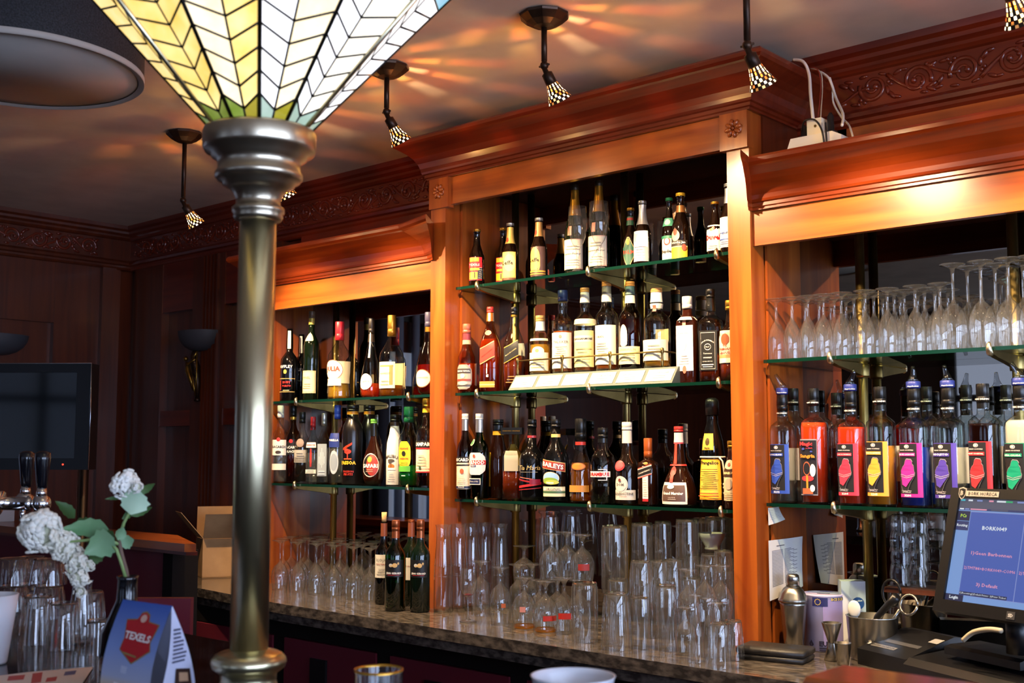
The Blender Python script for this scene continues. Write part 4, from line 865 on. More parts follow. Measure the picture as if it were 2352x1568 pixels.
for px, top, lq, ll in ((1826, 892, WATER, 'black-capped cocktail bottle behind the leftmost blue-labelled one'), (1925, 902, COLA, 'dark black-capped bottle between the red and the sangria bottles, at the back'),
                    (2134, 888, B_('#2448c8', .7, '#3c64e0'), 'black-capped blue-filled bottle at the back, right of the deep blue one'), (2226, 884, WATER, 'black-capped clear bottle behind the violet-labelled one'), (2318, 884, COLA, 'black-capped dark bottle behind the white one at the right edge')):
    magic(px, Yb, 66, top, ll, lq, '#2c4aa8', '', '', None, .4, lbl=False)
b = Bt(); b.prof = P['magic']; b.n = 3.2; b.asp = 1; b.root = sg
gb = [c for c in sg.children if c.name.startswith('glass_body')][0]
b.hw = max(v.co.x for v in gb.data.vertices); b.h = max(v.co.z for v in gb.data.vertices)/.855
ms = ['#8a8a94', '#1b1a22', '#c8343c', '#e0862c', '#e4dfd8', '#b05a3c', '#3a4a9c']; q = MB()
for i, e in enumerate([('r', -8, 39, .07, .555, 0), ('r', -8, 37, .08, .545, 1), ('e', -14, 16, .24, .36, 5), ('e', -14, 14, .25, .35, 1), ('e', 12, 12, .23, .34, 4), ('e', -10, 26, .19, .24, 2), ('r', -12, 4, .12, .24, 3), ('r', -10, 22, .08, .13, 5), ('e', 10, 10, .1, .16, 4), ('e', -26, 6, .46, .48, 6), ('e', 8, 5, .44, .455, 6), ('e', 0, 4, .47, .483, 6)]):
    patch(q, b, *e[1:5], e[5], e[0], off=.0008+.0003*i)
wrap_text(q, b, 'Magic', -12, 26, .51, 2, off=.0055, bold=.04); wrap_text(q, b, 'Sangria', -8, 30, .405, 3, off=.0055, bold=.04); wrap_text(q, b, 'cocktails', 0, 14, .478, 2, off=.0055, bold=.02)
q.build('label', [paint(m, .45) for m in ms], sg, fix=False)
# ---- wine bottles on the counter
def wineb(px, Y, top, w, lab, gm, pr, cap, foil, liq=None, lo=-12): return B(px, Y, CT, top, w, 'wine', gm, lab, liq, cap, foil, pr, lo=lo, name='wine_bottle')
jean = [('r', 0, 56, .375, .565, '#0f0f12'), ('t', 'JEAN GERARD', 0, 44, .415, WHITE, dict(bold=.03)), ('r', 0, 34, .395, .40, '#a8242c'), ('e', 8, 14, .48, .53, '#c9a86c'), ('e', -14, 10, .485, .525, '#b9b9b4'), ('r', -2, 16, .49, .505, '#c9a86c'), ('e', 26, 5, .51, .54, '#c9a86c')]
wineb(881, 2.92, 1197, 40, 'opened wine bottle with a protruding cork and white label, left of the four', thin('#5a6a2c', 1.5, .03, 'bottle'), [('r', 0, 60, .32, .60, '#d0cdc4'), ('t', 'RIOJA', -6, 34, .53, '#8d8a84'), ('t', 'MADERA', -6, 34, .485, '#8a2c28')]+lines(-4, 30, .36, .45, 3, '#a8a49a'), None, [(.82, .98, paint('#8a4c34', .4, .3))], (.55, liquid('#1c1c08', .5, '#3a3a14')))
x = at_x(881, 2.92, 1.2); o = [o for o in scene.objects if o.get('label', '').startswith('opened wine')][0]
zt = max(v.co.z for v in [c for c in o.children if c.name.startswith('glass_body')][0].data.vertices)
MB().lathe([(.0085, zt-.01), (.010, zt+.034)], 12).build('cork', noisy('cork', '#b08a54', '#d2ae78', 60, .8), o)
wineb(908, 2.83, 1194, 48, 'green wine bottle with black label, in front of the four', G_GREEN, jean, (.88, COPP), [(.80, .88, COPP)], (.57, liquid('#0c3c18', .5, '#1c6a38')))
wineb(944, 2.96, 1193, 42, 'wine bottle with white label edge, behind and between the two black-labelled ones', G_DKGRN, [('r', -10, 50, .30, .56, '#c9c6bc'), ('t', 'MADERA', -14, 26, .46, '#8a2c28')], (.97, COPP), [(.80, .97, paint('#8a4c34', .4, .3))])
wineb(965, 2.87, 1193, 46, 'dark wine bottle with black label, rightmost of the four', paint('#08140c', .06, 0, .7), jean, (.88, COPP), [(.80, .88, COPP)])
# ================================================================ malt display tray on the middle shelf
x0, x1 = at_x(1178, 3.03, S2), at_x(1553, 3.03, S2)
TRAYM = paint('#55625c', .5)
t = thing('display_tray', 'grey-green sloping display tray with name cards and a low brass rail, on the middle shelf', 'stand', ((x0+x1)/2, 3.08, S2))
mb = MB(); mb.prism([(x0, 3.005, S2+.002), (x0, 3.045, S2+.056), (x0, 3.165, S2+.056), (x0, 3.165, S2+.002)], (x1-x0, 0, 0)); wpart(mb, 'base', TRAYM, t)
sl = Vector((0, .040, .054)); su = sl.normalized()
names = ['', 'TALISKER', 'CRAGGANMORE', 'OBAN', 'LAGAVULIN', 'GLENKINCHIE']
for i in range(6):
    w = (x1-x0)/6; a = x0+w*i+.006; o = Vector((a+w/2-.006, 3.005, S2+.002))+sl*.5+Vector((0, -.0012, .0008))
    q = MB(); n_ = Vector((1, 0, 0)).cross(su)
    q.add([o+Vector((sx*(w/2-.007), 0, 0))+su*sy for sx, sy in ((-1, -.024), (1, -.024), (1, .024), (-1, .024))], [(0, 1, 2, 3)])
    if names[i]: flat_text(q, names[i], o+su*.010, (1, 0, 0), su, w*.55, 1, maxh=.008)
    for k in range(2): q.add([o+n_*.0006+Vector((sx*w*.2, 0, 0))+su*(-.003-.008*k+sy) for sx, sy in ((-1, -.001), (1, -.001), (1, .001), (-1, .001))], [(0, 1, 2, 3)], 1)
    wpart(q, 'name_card', [paint('#ddd8bf', .6), paint('#a79f86', .6)], t)
ya = 3.050
for px in (1189, 1291, 1401, 1521):
    x = at_x(px, ya, S2+.1)
    wpart(MB().lathe([(.006, S2+.056), (.004, S2+.064), (.006, S2+.072), (.004, S2+.080), (.0035, S2+.098), (.006, S2+.104), (.006, S2+.116), (.004, S2+.119)], 10, c=(x, ya, 0)), 'rail_post', BRASSD, t)
xe = at_x(1545, 3.12, S2+.11)
wpart(MB().tube([(at_x(1189, ya, S2+.1), ya, S2+.108), (at_x(1521, ya, S2+.1), ya, S2+.108), (xe, 3.15, S2+.108)], .0028, 8), 'rail', BRASSD, t)

# ================================================================ glasses
def gmesh(name, prof, seg=24, m=None, flip=True, extra=None):
    h = max(z for r, z in prof); q = MB()
    pr = [(r, h-z) for r, z in prof] if flip else prof
    q.lathe(pr, seg, caps=False)
    if extra: extra(q)
    return q.mesh(name, m or GLS), h
PROF = {
 'flute': [(0,.0),(.031,.0015),(.031,.003),(.018,.006),(.0055,.013),(.004,.03),(.0042,.058),(.007,.068),(.015,.080),(.022,.098),(.0262,.122),(.0265,.145),(.0245,.18)],
 'wine': [(0,.0),(.034,.0015),(.034,.003),(.02,.006),(.006,.013),(.004,.03),(.004,.085),(.008,.096),(.022,.108),(.033,.128),(.036,.150),(.0345,.175),(.030,.205)],
 'goblet': [(0,.0),(.036,.002),(.036,.005),(.014,.010),(.007,.020),(.0065,.040),(.012,.048),(.032,.062),(.044,.085),(.045,.105),(.040,.130),(.036,.150)],
 'tulip': [(0,.0),(.033,.002),(.033,.004),(.012,.009),(.006,.018),(.006,.045),(.014,.054),(.029,.068),(.034,.09),(.033,.115),(.030,.145),(.033,.160)],
 'hurricane': [(0,.0),(.038,.002),(.038,.008),(.030,.012),(.030,.02),(.036,.06),(.040,.10),(.038,.14),(.034,.17),(.036,.20)],
 'tumbler': [(0,.006),(.030,.006),(.031,.0),(.033,.004),(.037,.05),(.040,.09),(.042,.118)],
 'highball': [(0,.008),(.030,.008),(.031,.0),(.032,.006),(.034,.07),(.037,.145)],
 'lowball': [(0,.010),(.038,.010),(.040,.0),(.042,.006),(.043,.05),(.044,.055),(.045,.10),(.046,.105)],
 'shot': [(0,.008),(.022,.008),(.023,0),(.024,.004),(.028,.03),(.026,.045),(.030,.062)],
 'bell': [(0,.0),(.030,.002),(.030,.004),(.010,.009),(.0055,.02),(.0055,.05),(.012,.060),(.020,.080),(.026,.11),(.030,.15),(.032,.17)],
}
def mug_handle(q):
    q.tube([(.036+.034*sin(pi*i/10), 0, .125-.085*i/10) for i in range(11)], .006, 8)
    for k in range(10):
        a = 2*pi*k/10; q.tube([(.0375*cos(a), .0375*sin(a), .01), (.0375*cos(a), .0375*sin(a), .135)], .0016, 5)
GM = {k: gmesh(k, v) for k, v in PROF.items()}
def ribs(q):
    for k in range(14):
        a = 2*pi*k/14; q.tube([(.0345*cos(a), .0345*sin(a), .02), (.0385*cos(a), .0385*sin(a), .072)], .0014, 5)
GM['ribbed'] = gmesh('ribbed', PROF['tumbler'], extra=lambda q: [q.tube([(.0415*cos(2*pi*k/14), .0415*sin(2*pi*k/14), .012), (.0345*cos(2*pi*k/14), .0345*sin(2*pi*k/14), .098)], .0015, 5) for k in range(14)])
GM['mug'] = gmesh('mug', [(0,.012),(.034,.012),(.036,0),(.037,.006),(.0375,.07),(.038,.145)], extra=mug_handle)
NAMES = {'flute': 'champagne_flute', 'wine': 'wine_glass', 'goblet': 'beer_goblet', 'tulip': 'tulip_glass', 'hurricane': 'hurricane_glass', 'tumbler': 'tumbler', 'highball': 'highball_glass', 'lowball': 'lowball_glass', 'shot': 'shot_glass', 'bell': 'bell_glass', 'ribbed': 'ribbed_tumbler', 'mug': 'beer_mug'}
def G(kind, px, Y, z, lab, grp=None, py=None, sc=1.0, rz=None, wpx=None, name=None):
    """a glass; py (row of its top in the photograph) sets its height, wpx its width"""
    me, h = GM[kind]; x = at_x(px, Y, z+.06)
    o = link(name or NAMES[kind], me, None, (x, Y, z+.0012)); s = sc; sz = sc
    if py: sz = (z_at(py, x, Y)-z)/h; s = sz if not wpx else s
    if wpx: s = wpx/2*depth((x, Y, z+.06))/F/max(r for r, zz in PROF.get(kind, [(.038, 0)]))
    if kind == 'wine' and sc > 1: s = .97
    o.scale = (s, s, sz); o.rotation_euler = (0, 0, rnd.uniform(0, 6) if rz is None else rz)
    return tag(o, lab, 'glass', grp)
# flutes and wine glasses on the upper shelf of the right cabinet
ORD = ['first', 'second', 'third', 'fourth', 'fifth', 'sixth', 'seventh', 'eighth', 'ninth', 'tenth']
FG = 'flutes on the upper right shelf'
for i, px in enumerate((1784, 1820, 1857, 1893, 1934, 1989, 2040, 2104, 2161)): G('flute', px, 3.02, RA, f'upside-down flute, {ORD[i]} from the left in the front row, upper right shelf', FG)
FL = 'clear flute standing upside down in the crowded rows behind the front one, upper right shelf'
for i, px in enumerate((1822, 1852, 1884, 1918, 1963, 2009, 2056, 2079, 2126, 2150)): G('flute', px, 3.09, RA, FL, FG)
for i, px in enumerate((1850, 1882, 1910, 1945, 1985, 2030, 2070, 2110, 2150, 2180)): G('flute', px, 3.155, RA, FL, FG)
for i, px in enumerate((2192, 2257, 2320, 2375)): G('wine', px, 3.03, RA, f'taller upside-down wine glass, {ORD[i]} in the front row at the right end, upper right shelf', 'wine glasses on the upper right shelf', sc=1.12)
WG = 'taller wine glass upside down in the rows behind, right end of the upper right shelf'
for px, Y in ((2226, 3.105), (2290, 3.105), (2354, 3.105), (2256, 3.18), (2318, 3.18), (2380, 3.18)):
    G('wine', px, Y, RA, WG, 'wine glasses on the upper right shelf', sc=1.12)
WL = 'wine glass upside down in the back rows on the counter under the left shelves'
for r, (Y, n, a, b_) in enumerate(((2.93, 6, 642, 850), (3.01, 7, 652, 868), (3.09, 7, 668, 890), (3.17, 6, 700, 900))):
    for i in range(n): G('wine', a+(b_-a)*i/(n-1)+rnd.uniform(-3, 3), Y, CT, WL if r else f'upside-down wine glass, {ORD[i]} from the brass column in the front row on the counter', 'wine glasses on the counter under the left shelves', sc=.98)
# carafes
def carafe_mesh(h, r):
    q = MB(); q.lathe([(0,.004),(r*.96,.004),(r,0),(r*1.0,.02),(r*.98,h*.45),(r*.93,h*.55),(r*.78,h*.75),(r*.72,h*.9),(r*.80,h*.97),(r*.86,h)], 24, caps=False)
    q.lathe([(r*1.005, h*.40), (r*1.03, h*.405), (r*1.005, h*.41)], 24, caps=False); q.lathe([(r*.965, h*.52), (r*.99, h*.525), (r*.962, h*.53)], 24, caps=False)
    return q.mesh('carafe', GLSE)
CF = carafe_mesh(.305, .034)
for i, (px, Y) in enumerate(((1018, 2.93), (1053, 2.99), (1084, 3.05), (1113, 3.11), (1149, 3.09))):
    x = at_x(px, Y, 1.05); o = link('carafe', CF, None, (x, Y, CT+.001)); tag(o, ('clear glass carafe nearest the left pilaster, first of the row', 'second carafe from the left pilaster', 'third carafe from the left pilaster', 'fourth carafe from the left pilaster, at the back', 'fifth carafe from the left pilaster, rightmost of the row')[i], 'carafe', 'carafes on the counter'); o.rotation_euler = (0, 0, i)
# upright wine glass with a red dreg
pr = PROF['wine']; me, h = gmesh('upright', pr, flip=False)
x = at_x(1075, 2.80, 1.0); t = thing('wine_glass', 'wine glass standing upright with a red dreg, in front of the carafes', 'glass', (x, 2.80, CT+.001)); o = link('glass_body', me, t); o.scale = (.86, .86, .86)
MB().lathe([(0, .083), (.013, .088), (.018, .092), (0, .0921)], 16).build('red_dreg', liquid('#8a1028', .5, '#b02848'), t)
# crowd of glasses on the counter under the middle shelves: kind, px, Y, base z, label, top py, width px
crowd = [
 ('tulip', 1104, 2.95, 0, 'tulip beer glass upside down behind the upright wine glass', 1287, 46), ('goblet', 1149, 2.84, 0, 'small goblet upside down, leftmost in the front row beside the red-dreg glass', 1300, 52),
 ('goblet', 1204, 2.83, 0, 'goblet with pale pink spot, second in the front row', 1324, 58), ('goblet', 1253, 2.82, 0, 'goblet with red band, third in the front row', 1332, 60), ('goblet', 1296, 2.84, 0, 'goblet with red band, behind the big handled mug', 1324, 58),
 ('tulip', 1190, 2.95, 0, 'tulip glass upside down in the second row above the pink-spot goblet', 1294, 44), ('tulip', 1222, 2.99, 0, 'tulip glass upside down in the second row, right of its twin', 1293, 44), ('tulip', 1204, 3.07, .09, 'tulip glass raised behind the second row, its foot catching light', 1252, 52),
 ('goblet', 1267, 2.94, .145, 'goblet stacked on the second tier, left', 1224, 58), ('goblet', 1302, 2.99, .145, 'goblet stacked on the second tier, middle', 1220, 56), ('goblet', 1338, 2.95, .145, 'goblet with red print stacked on the second tier, right', 1226, 58),
 ('hurricane', 1262, 3.13, .12, 'tall flared glass at the back below the shelf, left of two', 1172, 52), ('hurricane', 1312, 3.13, .12, 'tall flared glass at the back below the shelf, right of two', 1170, 52),
 ('goblet', 1240, 2.92, 0, 'goblet of the lower tier carrying the second tier, left', 1330, 54), ('goblet', 1280, 2.93, 0, 'goblet of the lower tier carrying the second tier, middle', 1328, 54), ('goblet', 1330, 2.93, 0, 'goblet of the lower tier carrying the second tier, right', 1330, 54),
 ('mug', 1343, 2.76, 0, 'big handled beer mug upside down in the front row', 1338, 60), ('mug', 1412, 2.97, .12, 'handled beer mug on the second tier under the shelf', 1207, 60),
 ('ribbed', 1416, 2.72, 0, 'ribbed lowball glass with white etched print, front row', 1362, 66), ('highball', 1470, 2.78, 0, 'stacked highball glass, front row centre', 1370, 54), ('ribbed', 1472, 2.80, .10, 'ribbed tumbler stacked on the front highball glass', 1288, 54),
 ('highball', 1476, 3.02, .12, 'straight beer glass on the second tier, right of the mug', 1201, 56), ('highball', 1524, 3.04, .12, 'straight beer glass with gold rim on the second tier', 1197, 44), ('highball', 1580, 3.02, .12, 'straight beer glass on the second tier, nearest the white bowl', 1192, 60),
 ('lowball', 1531, 2.80, 0, 'lowball glass, front row right of the stacked pair', 1344, 52), ('ribbed', 1512, 2.93, .10, 'ribbed tumbler in the middle tier, left', 1287, 48), ('ribbed', 1546, 2.95, .10, 'ribbed tumbler in the middle tier, right', 1285, 48),
 ('highball', 1420, 2.93, 0, 'plain glass of the lower tier carrying the handled mug', 1330, 56), ('highball', 1490, 2.96, 0, 'plain glass of the lower tier behind the stacked pair', 1330, 56), ('highball', 1540, 2.99, 0, 'plain glass of the lower tier behind the lowball glass', 1330, 54), ('highball', 1590, 3.0, 0, 'plain glass of the lower tier behind the snifters', 1325, 54),
 ('goblet', 1581, 2.86, .05, 'brandy snifter upside down, left of the pair near the right pilaster', 1305, 58), ('goblet', 1620, 2.90, .07, 'brandy snifter upside down, in the middle near the right pilaster', 1296, 58), ('goblet', 1655, 2.93, .07, 'brandy snifter upside down, half behind the right pilaster', 1296, 58),
 ('goblet', 1575, 2.78, 0, 'snifter of the lower row beside the lowball glass', 1392, 52), ('bell', 1599, 2.70, 0, 'bell-shaped glass upside down in front of the snifters', 1364, 40), ('bell', 1628, 2.78, 0, 'bell-shaped glass upside down behind the front tumbler', 1372, 38), ('tulip', 1648, 2.76, 0, 'tulip glass upside down above the front tumbler', 1382, 46),
 ('ribbed', 1652, 2.675, 0, 'ribbed tumbler upside down, nearest the counter edge by the right pilaster', 1431, 50), ('ribbed', 1684, 2.80, 0, 'ribbed tumbler half behind the right pilaster', 1425, 46), ('ribbed', 1630, 3.02, .12, 'ribbed tumbler on the second tier under the white bowl', 1272, 44), ('ribbed', 1662, 3.0, .13, 'ribbed tumbler on the second tier beside the right pilaster', 1264, 48), ('ribbed', 1592, 3.12, .1, 'ribbed tumbler at the back, right of the straight beer glasses', 1275, 46),
 ('highball', 1636, 3.12, 0, 'plain glass carrying the white bowl at the back', 1300, 50), ('highball', 1680, 3.1, 0, 'plain glass at the back beside the pilaster', 1310, 50),
]
for k, px, Y, z, lab, py, w in crowd: G(k, px, Y, CT+z, lab, None, py, 1.0, 2.6 if k == 'mug' else None, w)
# stacked shot glasses and their shelf, built to stand in for a mirror reflection
t = thing('reflection_shelf', 'brown shelf of stacked shot glasses standing in for a mirror reflection, behind the screen', 'shelf', (at_x(2110, 3.16, 1.2), 3.17, 1.115))
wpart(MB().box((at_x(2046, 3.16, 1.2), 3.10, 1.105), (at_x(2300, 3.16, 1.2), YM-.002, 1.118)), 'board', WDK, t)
for i, px in enumerate((2065, 2105)):
    for k in range(4):
        G('shot', px+(k % 2)*2, 3.165, 1.119+.046*k, ('shot glass, %s of the left stack standing in for a mirror reflection', 'shot glass, %s of the right stack standing in for a mirror reflection')[i] % ('bottom', 'second from bottom', 'third from bottom', 'top')[k], 'stacked shot glasses', sc=.95)
# red print, amber bases on goblets
def print_on(lab, col, z0, z1, a0, a1, r):
    o = [o for o in scene.objects if o.get('label') == lab][0]; q = MB(); N = 8
    a0 -= o.rotation_euler[2]; a1 -= o.rotation_euler[2]
    q.add([(r*sin(a0+(a1-a0)*i/N), -r*cos(a0+(a1-a0)*i/N), z) for z in (z0, z1) for i in range(N+1)], [(i, i+1, N+2+i, N+1+i) for i in range(N)], 0, True)
    q.build('printed_band', paint(col, .5), o, fix=False)
cdir = .72
print_on('goblet with red band, third in the front row', '#b8281c', .035, .05, cdir-.2, cdir+.9, .0462)
print_on('goblet with red band, behind the big handled mug', '#b8281c', .04, .056, cdir-.5, cdir+.5, .0462)
print_on('goblet with red print stacked on the second tier, right', '#8a2420', .04, .06, cdir-.4, cdir+.5, .0462)
print_on('goblet with pale pink spot, second in the front row', '#c9847c', .050, .066, cdir-.35, cdir+.1, .0468)
print_on('small goblet upside down, leftmost in the front row beside the red-dreg glass', '#b0582c', .045, .056, cdir+.1, cdir+.5, .0465)
# white bowl at the back
x = at_x(1636, 3.12, 1.2); z = z_at(1262, x, 3.12)
tag(MB().lathe([(.022, 0), (.024, .004), (.022, .010), (.036, .035), (.044, .052), (.042, .052), (.034, .036), (.018, .012), (0, .010)], 24).build('small_bowl', paint('#cfc8bc', .3), None, (x, 3.12, max(z, CT+.13))), 'small white footed bowl standing on the glasses under the middle shelves', 'bowl')

for lab in ('goblet with pale pink spot, second in the front row', 'goblet with red band, third in the front row'):
    o = [o for o in scene.objects if o.get('label') == lab][0]
    MB().lathe([(.0365, .0012), (.0372, .004), (.0374, .009), (.0366, .010)], 24, caps=False).build('amber_rim', liquid('#b8701c', .5, '#e0a040'), o)

me_u, h_u = gmesh('upright_flute', PROF['flute'], flip=False)
for px, top, lab in ((1327, 476, 'upright champagne flute in front of the left champagne bottle, top shelf'), (1376, 465, 'upright champagne flute in front of the right champagne bottle, top shelf')):
    x = at_x(px, 3.035, S1+.1); o = link('champagne_flute', me_u, None, (x, 3.035, S1+.0012)); k = (z_at(top, x, 3.035)-S1)/h_u
    o.scale = (k*.98, k*.98, k); tag(o, lab, 'glass')
# ================================================================ brass column lamp with leaded glass shade, on the customers' bar
BAR = 1.10
A = onD(597, 303, 1.8); AX, AY, AZ = A
c2 = Vector((-AX, -AY, 0)).normalized(); r2 = Vector((-c2.y, c2.x, 0))
if r2.dot(RT) < 0: r2 = -r2
lamp = thing('column_lamp', 'brass column lamp with pewter capital and glowing leaded glass shade, standing on the front bar', 'lamp', (AX, AY, BAR))
zb = z_at(1514, AX, AY)
wpart(MB().lathe([(.0285, zb), (.0285, AZ-.14)], 40, c=(AX, AY, 0)), 'shaft', BRASS, lamp)
cap = [(.068, .0), (.086, .0), (.0875, -.004), (.0875, -.028), (.085, -.034), (.0745, -.038), (.0735, -.043), (.066, -.047), (.0635, -.055), (.064, -.063), (.0675, -.068), (.068, -.074), (.0645, -.079), (.0565, -.082), (.0555, -.087), (.046, -.092), (.0385, -.100), (.0345, -.110), (.0342, -.117), (.037, -.120), (.0405, -.123), (.0405, -.129), (.0375, -.132), (.0385, -.136), (.036, -.141), (.029, -.144)]
wpart(MB().lathe([(r, AZ+z) for r, z in reversed(cap)], 48, c=(AX, AY, 0)), 'capital', NICKEL, lamp)
bp = [(.0285, .016), (.034, .013), (.044, .011), (.050, .008), (.0555, .002), (.0565, -.004), (.054, -.011), (.047, -.016), (.042, -.020), (.0415, -.030), (.045, -.042)]
zl = zb-.042
wpart(MB().lathe([(.07, BAR+.001), (.072, BAR+.012), (.062, BAR+.02), (.052, BAR+.03)]+[(r, zb+z) for r, z in reversed(bp)], 48, c=(AX, AY, 0)), 'base', BRASS, lamp)
NC = 11; SL = .92; R0 = .0725
def sh(j, t, half=0):
    ph = 2*pi*(j+half*.5)/NC-.02; k = .925 if half else 1.0
    rr = k*(R0+SL*t)
    return Vector((AX, AY, AZ+t)) + (c2*cos(ph)+r2*sin(ph))*rr
def opal(a, b, s):
    m, t, n, l = newmat('opal_glass'); bs = bsdf(m)
    tc = n.new('ShaderNodeTexCoord'); no = n.new('ShaderNodeTexNoise'); no.inputs['Scale'].default_value = 22; no.inputs['Detail'].default_value = 3
    l.new(tc.outputs['Object'], no.inputs['Vector'])
    cr = n.new('ShaderNodeValToRGB'); cr.color_ramp.elements[0].position = .3; cr.color_ramp.elements[1].position = .7
    cr.color_ramp.elements[0].color = lin(a); cr.color_ramp.elements[1].color = lin(b)
    l.new(no.outputs[0], cr.inputs[0]); l.new(cr.outputs[0], bs.inputs['Base Color']); l.new(cr.outputs[0], bs.inputs['Emission Color'])
    bs.inputs['Emission Strength'].default_value = s; bs.inputs['Roughness'].default_value = .2
    return m
OP = {'amber': opal('#e8c05e', '#f6dc92', 1.05), 'cream': opal('#ecd3a0', '#f8e6bd', 1.05), 'pale': opal('#efe0c2', '#fbf3df', 1.1), 'white': opal('#eee8e2', '#fbf9f6', 1.1),
      'green': opal('#7f9430', '#a8b458', .42), 'sea': opal('#9fb59a', '#bccbb4', .5), 'olive': opal('#a09420', '#c0aa3c', .45), 'sky': opal('#86c4d2', '#a9dce4', .6)}
lead = MB(); panes = []
TR = [.032+.0270*i for i in range(8)]; TM = [.0145+.0270*i for i in range(8)]; TB, TT = .236, .272
seen = set()
def came(a, b, r):
    k = tuple(sorted((tuple(round(v, 4) for v in a), tuple(round(v, 4) for v in b))))
    if k in seen: return
    seen.add(k); lead.tube([a, b], r, 5)
def pane(poly, mat):
    c = sum(poly, Vector())/len(poly); out = Vector((c.x-AX, c.y-AY, -(.06))).normalized()
    q = [c+(p-c)*.965+out*.0012 for p in poly]
    panes.append((q, -out*.0024, mat))
    for a, b in zip(poly, poly[1:]+poly[:1]): came(a, b, .0024)
for j in range(NC):
    jj = j if j <= NC//2 else j-NC
    sets = {-2: ('amber', 'amber'), -1: ('cream', 'amber'), 0: ('white', 'cream'), 1: ('white', 'pale')}.get(jj, ('amber', 'amber') if jj < -2 else ('white', 'white'))  # whiter opal on the right: daylight from that side put into the colours
    gr = {-2: ('green', 'green'), -1: ('green', 'olive'), 0: ('sea', 'olive'), 1: ('sea', 'sea')}.get(jj, ('green', 'green') if jj < 0 else ('sea', 'sea'))
    for s in (0, 1):
        e = j+s
        rd = lambda t: sh(e, t); md = lambda t: sh(j, t, 1)
        pane([rd(0), rd(TR[0]), md(TM[0]), md(0)], gr[s])
        for i in range(7): pane([rd(TR[i]), rd(TR[i+1]), md(TM[i+1]), md(TM[i])], sets[s])
        pane([rd(TR[7]), rd(TB), md(TB), md(TM[7])], sets[s])
        pane([rd(TB), rd(TT), md(TT), md(TB)], 'sky')
    lead.tube([sh(j, .0), sh(j, TT)], .0034, 6)
    if jj in (-2, 2): lead.tube([sh(j, 0)+(sh(j, 0)-Vector((AX, AY, AZ))).normalized()*.002, sh(j, TT)+(sh(j, TT)-Vector((AX, AY, AZ+TT))).normalized()*.004], .0042, 6, 1)
shade = wpart(lead, 'lamp_shade', [paint('#15120f', .35, .6), BRASS], lamp)
for q, e, mt in panes:
    MB().prism(q, e).build('glass_pane', OP[mt], shade)

# ================================================================ ceiling spotlights
HOLE = [thin(a, 1.45, .05, 'hole', emit=(b, c)) for a, b, c in (('#ffb060', '#ffcf8a', 1.6), ('#ff8a30', '#ffb45c', .5), ('#ffe08a', '#ffe6b4', 3.2), ('#f4f0e4', '#fff2d8', 4.0))]
BULB = glow('#ffd9a0', 2600)
hd = Vector((.10, .56, -.815)).normalized()
Mh = hd.to_track_quat('Z', 'Y').to_matrix()
def spotlight(px, Y, zk, lab, X=None, dirn=None):
    x = at_x(px, Y, 2.6) if X is None else X
    M = Mh
    t = thing('ceiling_spotlight', lab, 'spotlight', (x, Y, CEIL), 0, None)
    L = lambda mb, n, m, par=t, fix=True: mb.build(n, m, par, None, fix)
    L(MB().lathe([(.012, -.040), (.030, -.037), (.052, -.026), (.070, -.010), (.072, -.004), (.068, -.001)], 10, smooth=False), 'canopy', BRONZE)
    zr = zk-CEIL
    L(MB().lathe([(.0085, zr+.02), (.0085, -.036)], 10), 'rod', BRONZE)
    k = MB(); k.ball((0, 0, zr+.008), .0125, 10, 6); k.lathe([(.006, zr+.012), (.006, zr+.028)], 8); k.tube([(-.018, 0, zr+.008), (.018, 0, zr+.008)], .003, 6); L(k, 'knuckle', BRONZE)
    o = Vector((0, 0, zr))
    s = MB(); s.lathe([(.007, -.002), (.008, .012), (.0155, .016), (.0165, .046), (.014, .048)], 14, M=M, c=o)
    ss = [.046, .056, .066, .075, .084, .092, .100]; rs = [.0165, .0190, .0217, .0248, .0284, .0320, .0358]; K = 24
    def pt(i, k): 
        a = 2*pi*k/K; return M @ Vector((rs[i]*cos(a), rs[i]*sin(a), ss[i])) + o
    for i in range(6):
        for k_ in range(K):
            q4 = [pt(i, k_), pt(i, k_+1), pt(i+1, k_+1), pt(i+1, k_)]
            hole = (k_ % 2 == 0) if i < 2 else ((k_+i) % 2 == 0)
            if hole:
                c = sum(q4, Vector())/4; q5 = [c+(p-c)*.78 for p in q4]
                s.add(q4+q5, [(0, 1, 5, 4), (1, 2, 6, 5), (2, 3, 7, 6), (3, 0, 4, 7)])
                s.add(q5, [(0, 1, 2, 3)], 1+(k_//2+i) % 4)
            else: s.add(q4, [(0, 1, 2, 3)])
    h = L(s, 'lamp_head', [BRONZE]+HOLE, t, False)
    b = MB(); b.ball(M @ Vector((0, 0, .086))+o, .0062, 10, 6); L(b, 'bulb', BULB, h)
    fl = bpy.data.lights.new('filament', 'POINT'); fl.energy = FILAMENT_W; fl.color = WARM; fl.shadow_soft_size = .0012
    fo = bpy.data.objects.new('filament', fl); scene.collection.objects.link(fo); fo.parent = t; fo.location = M @ Vector((0, 0, .066))+o
    ld = bpy.data.lights.new('spot_beam', 'SPOT'); ld.energy = SPOT_W; ld.color = WARM; ld.spot_size = R(94); ld.spot_blend = .7; ld.shadow_soft_size = .012
    lo_ = bpy.data.objects.new('spot_beam', ld); scene.collection.objects.link(lo_); lo_.parent = t
    lo_.location = M @ Vector((0, 0, .098))+o; lo_.rotation_euler = (-hd).to_track_quat('Z', 'Y').to_euler()
    return t
YS = 2.38
KZ = lambda px, py: z_at(py, at_x(px, YS, 2.45), YS)
spotlight(423, YS, KZ(423, 464), 'ceiling spotlight in front of the dark corner, leftmost of all')
spotlight(631, YS, KZ(631, 395), 'ceiling spotlight peeping out beside the capital of the brass column')
spotlight(888, YS, KZ(888, 262), 'ceiling spotlight just right of the leaded glass shade')
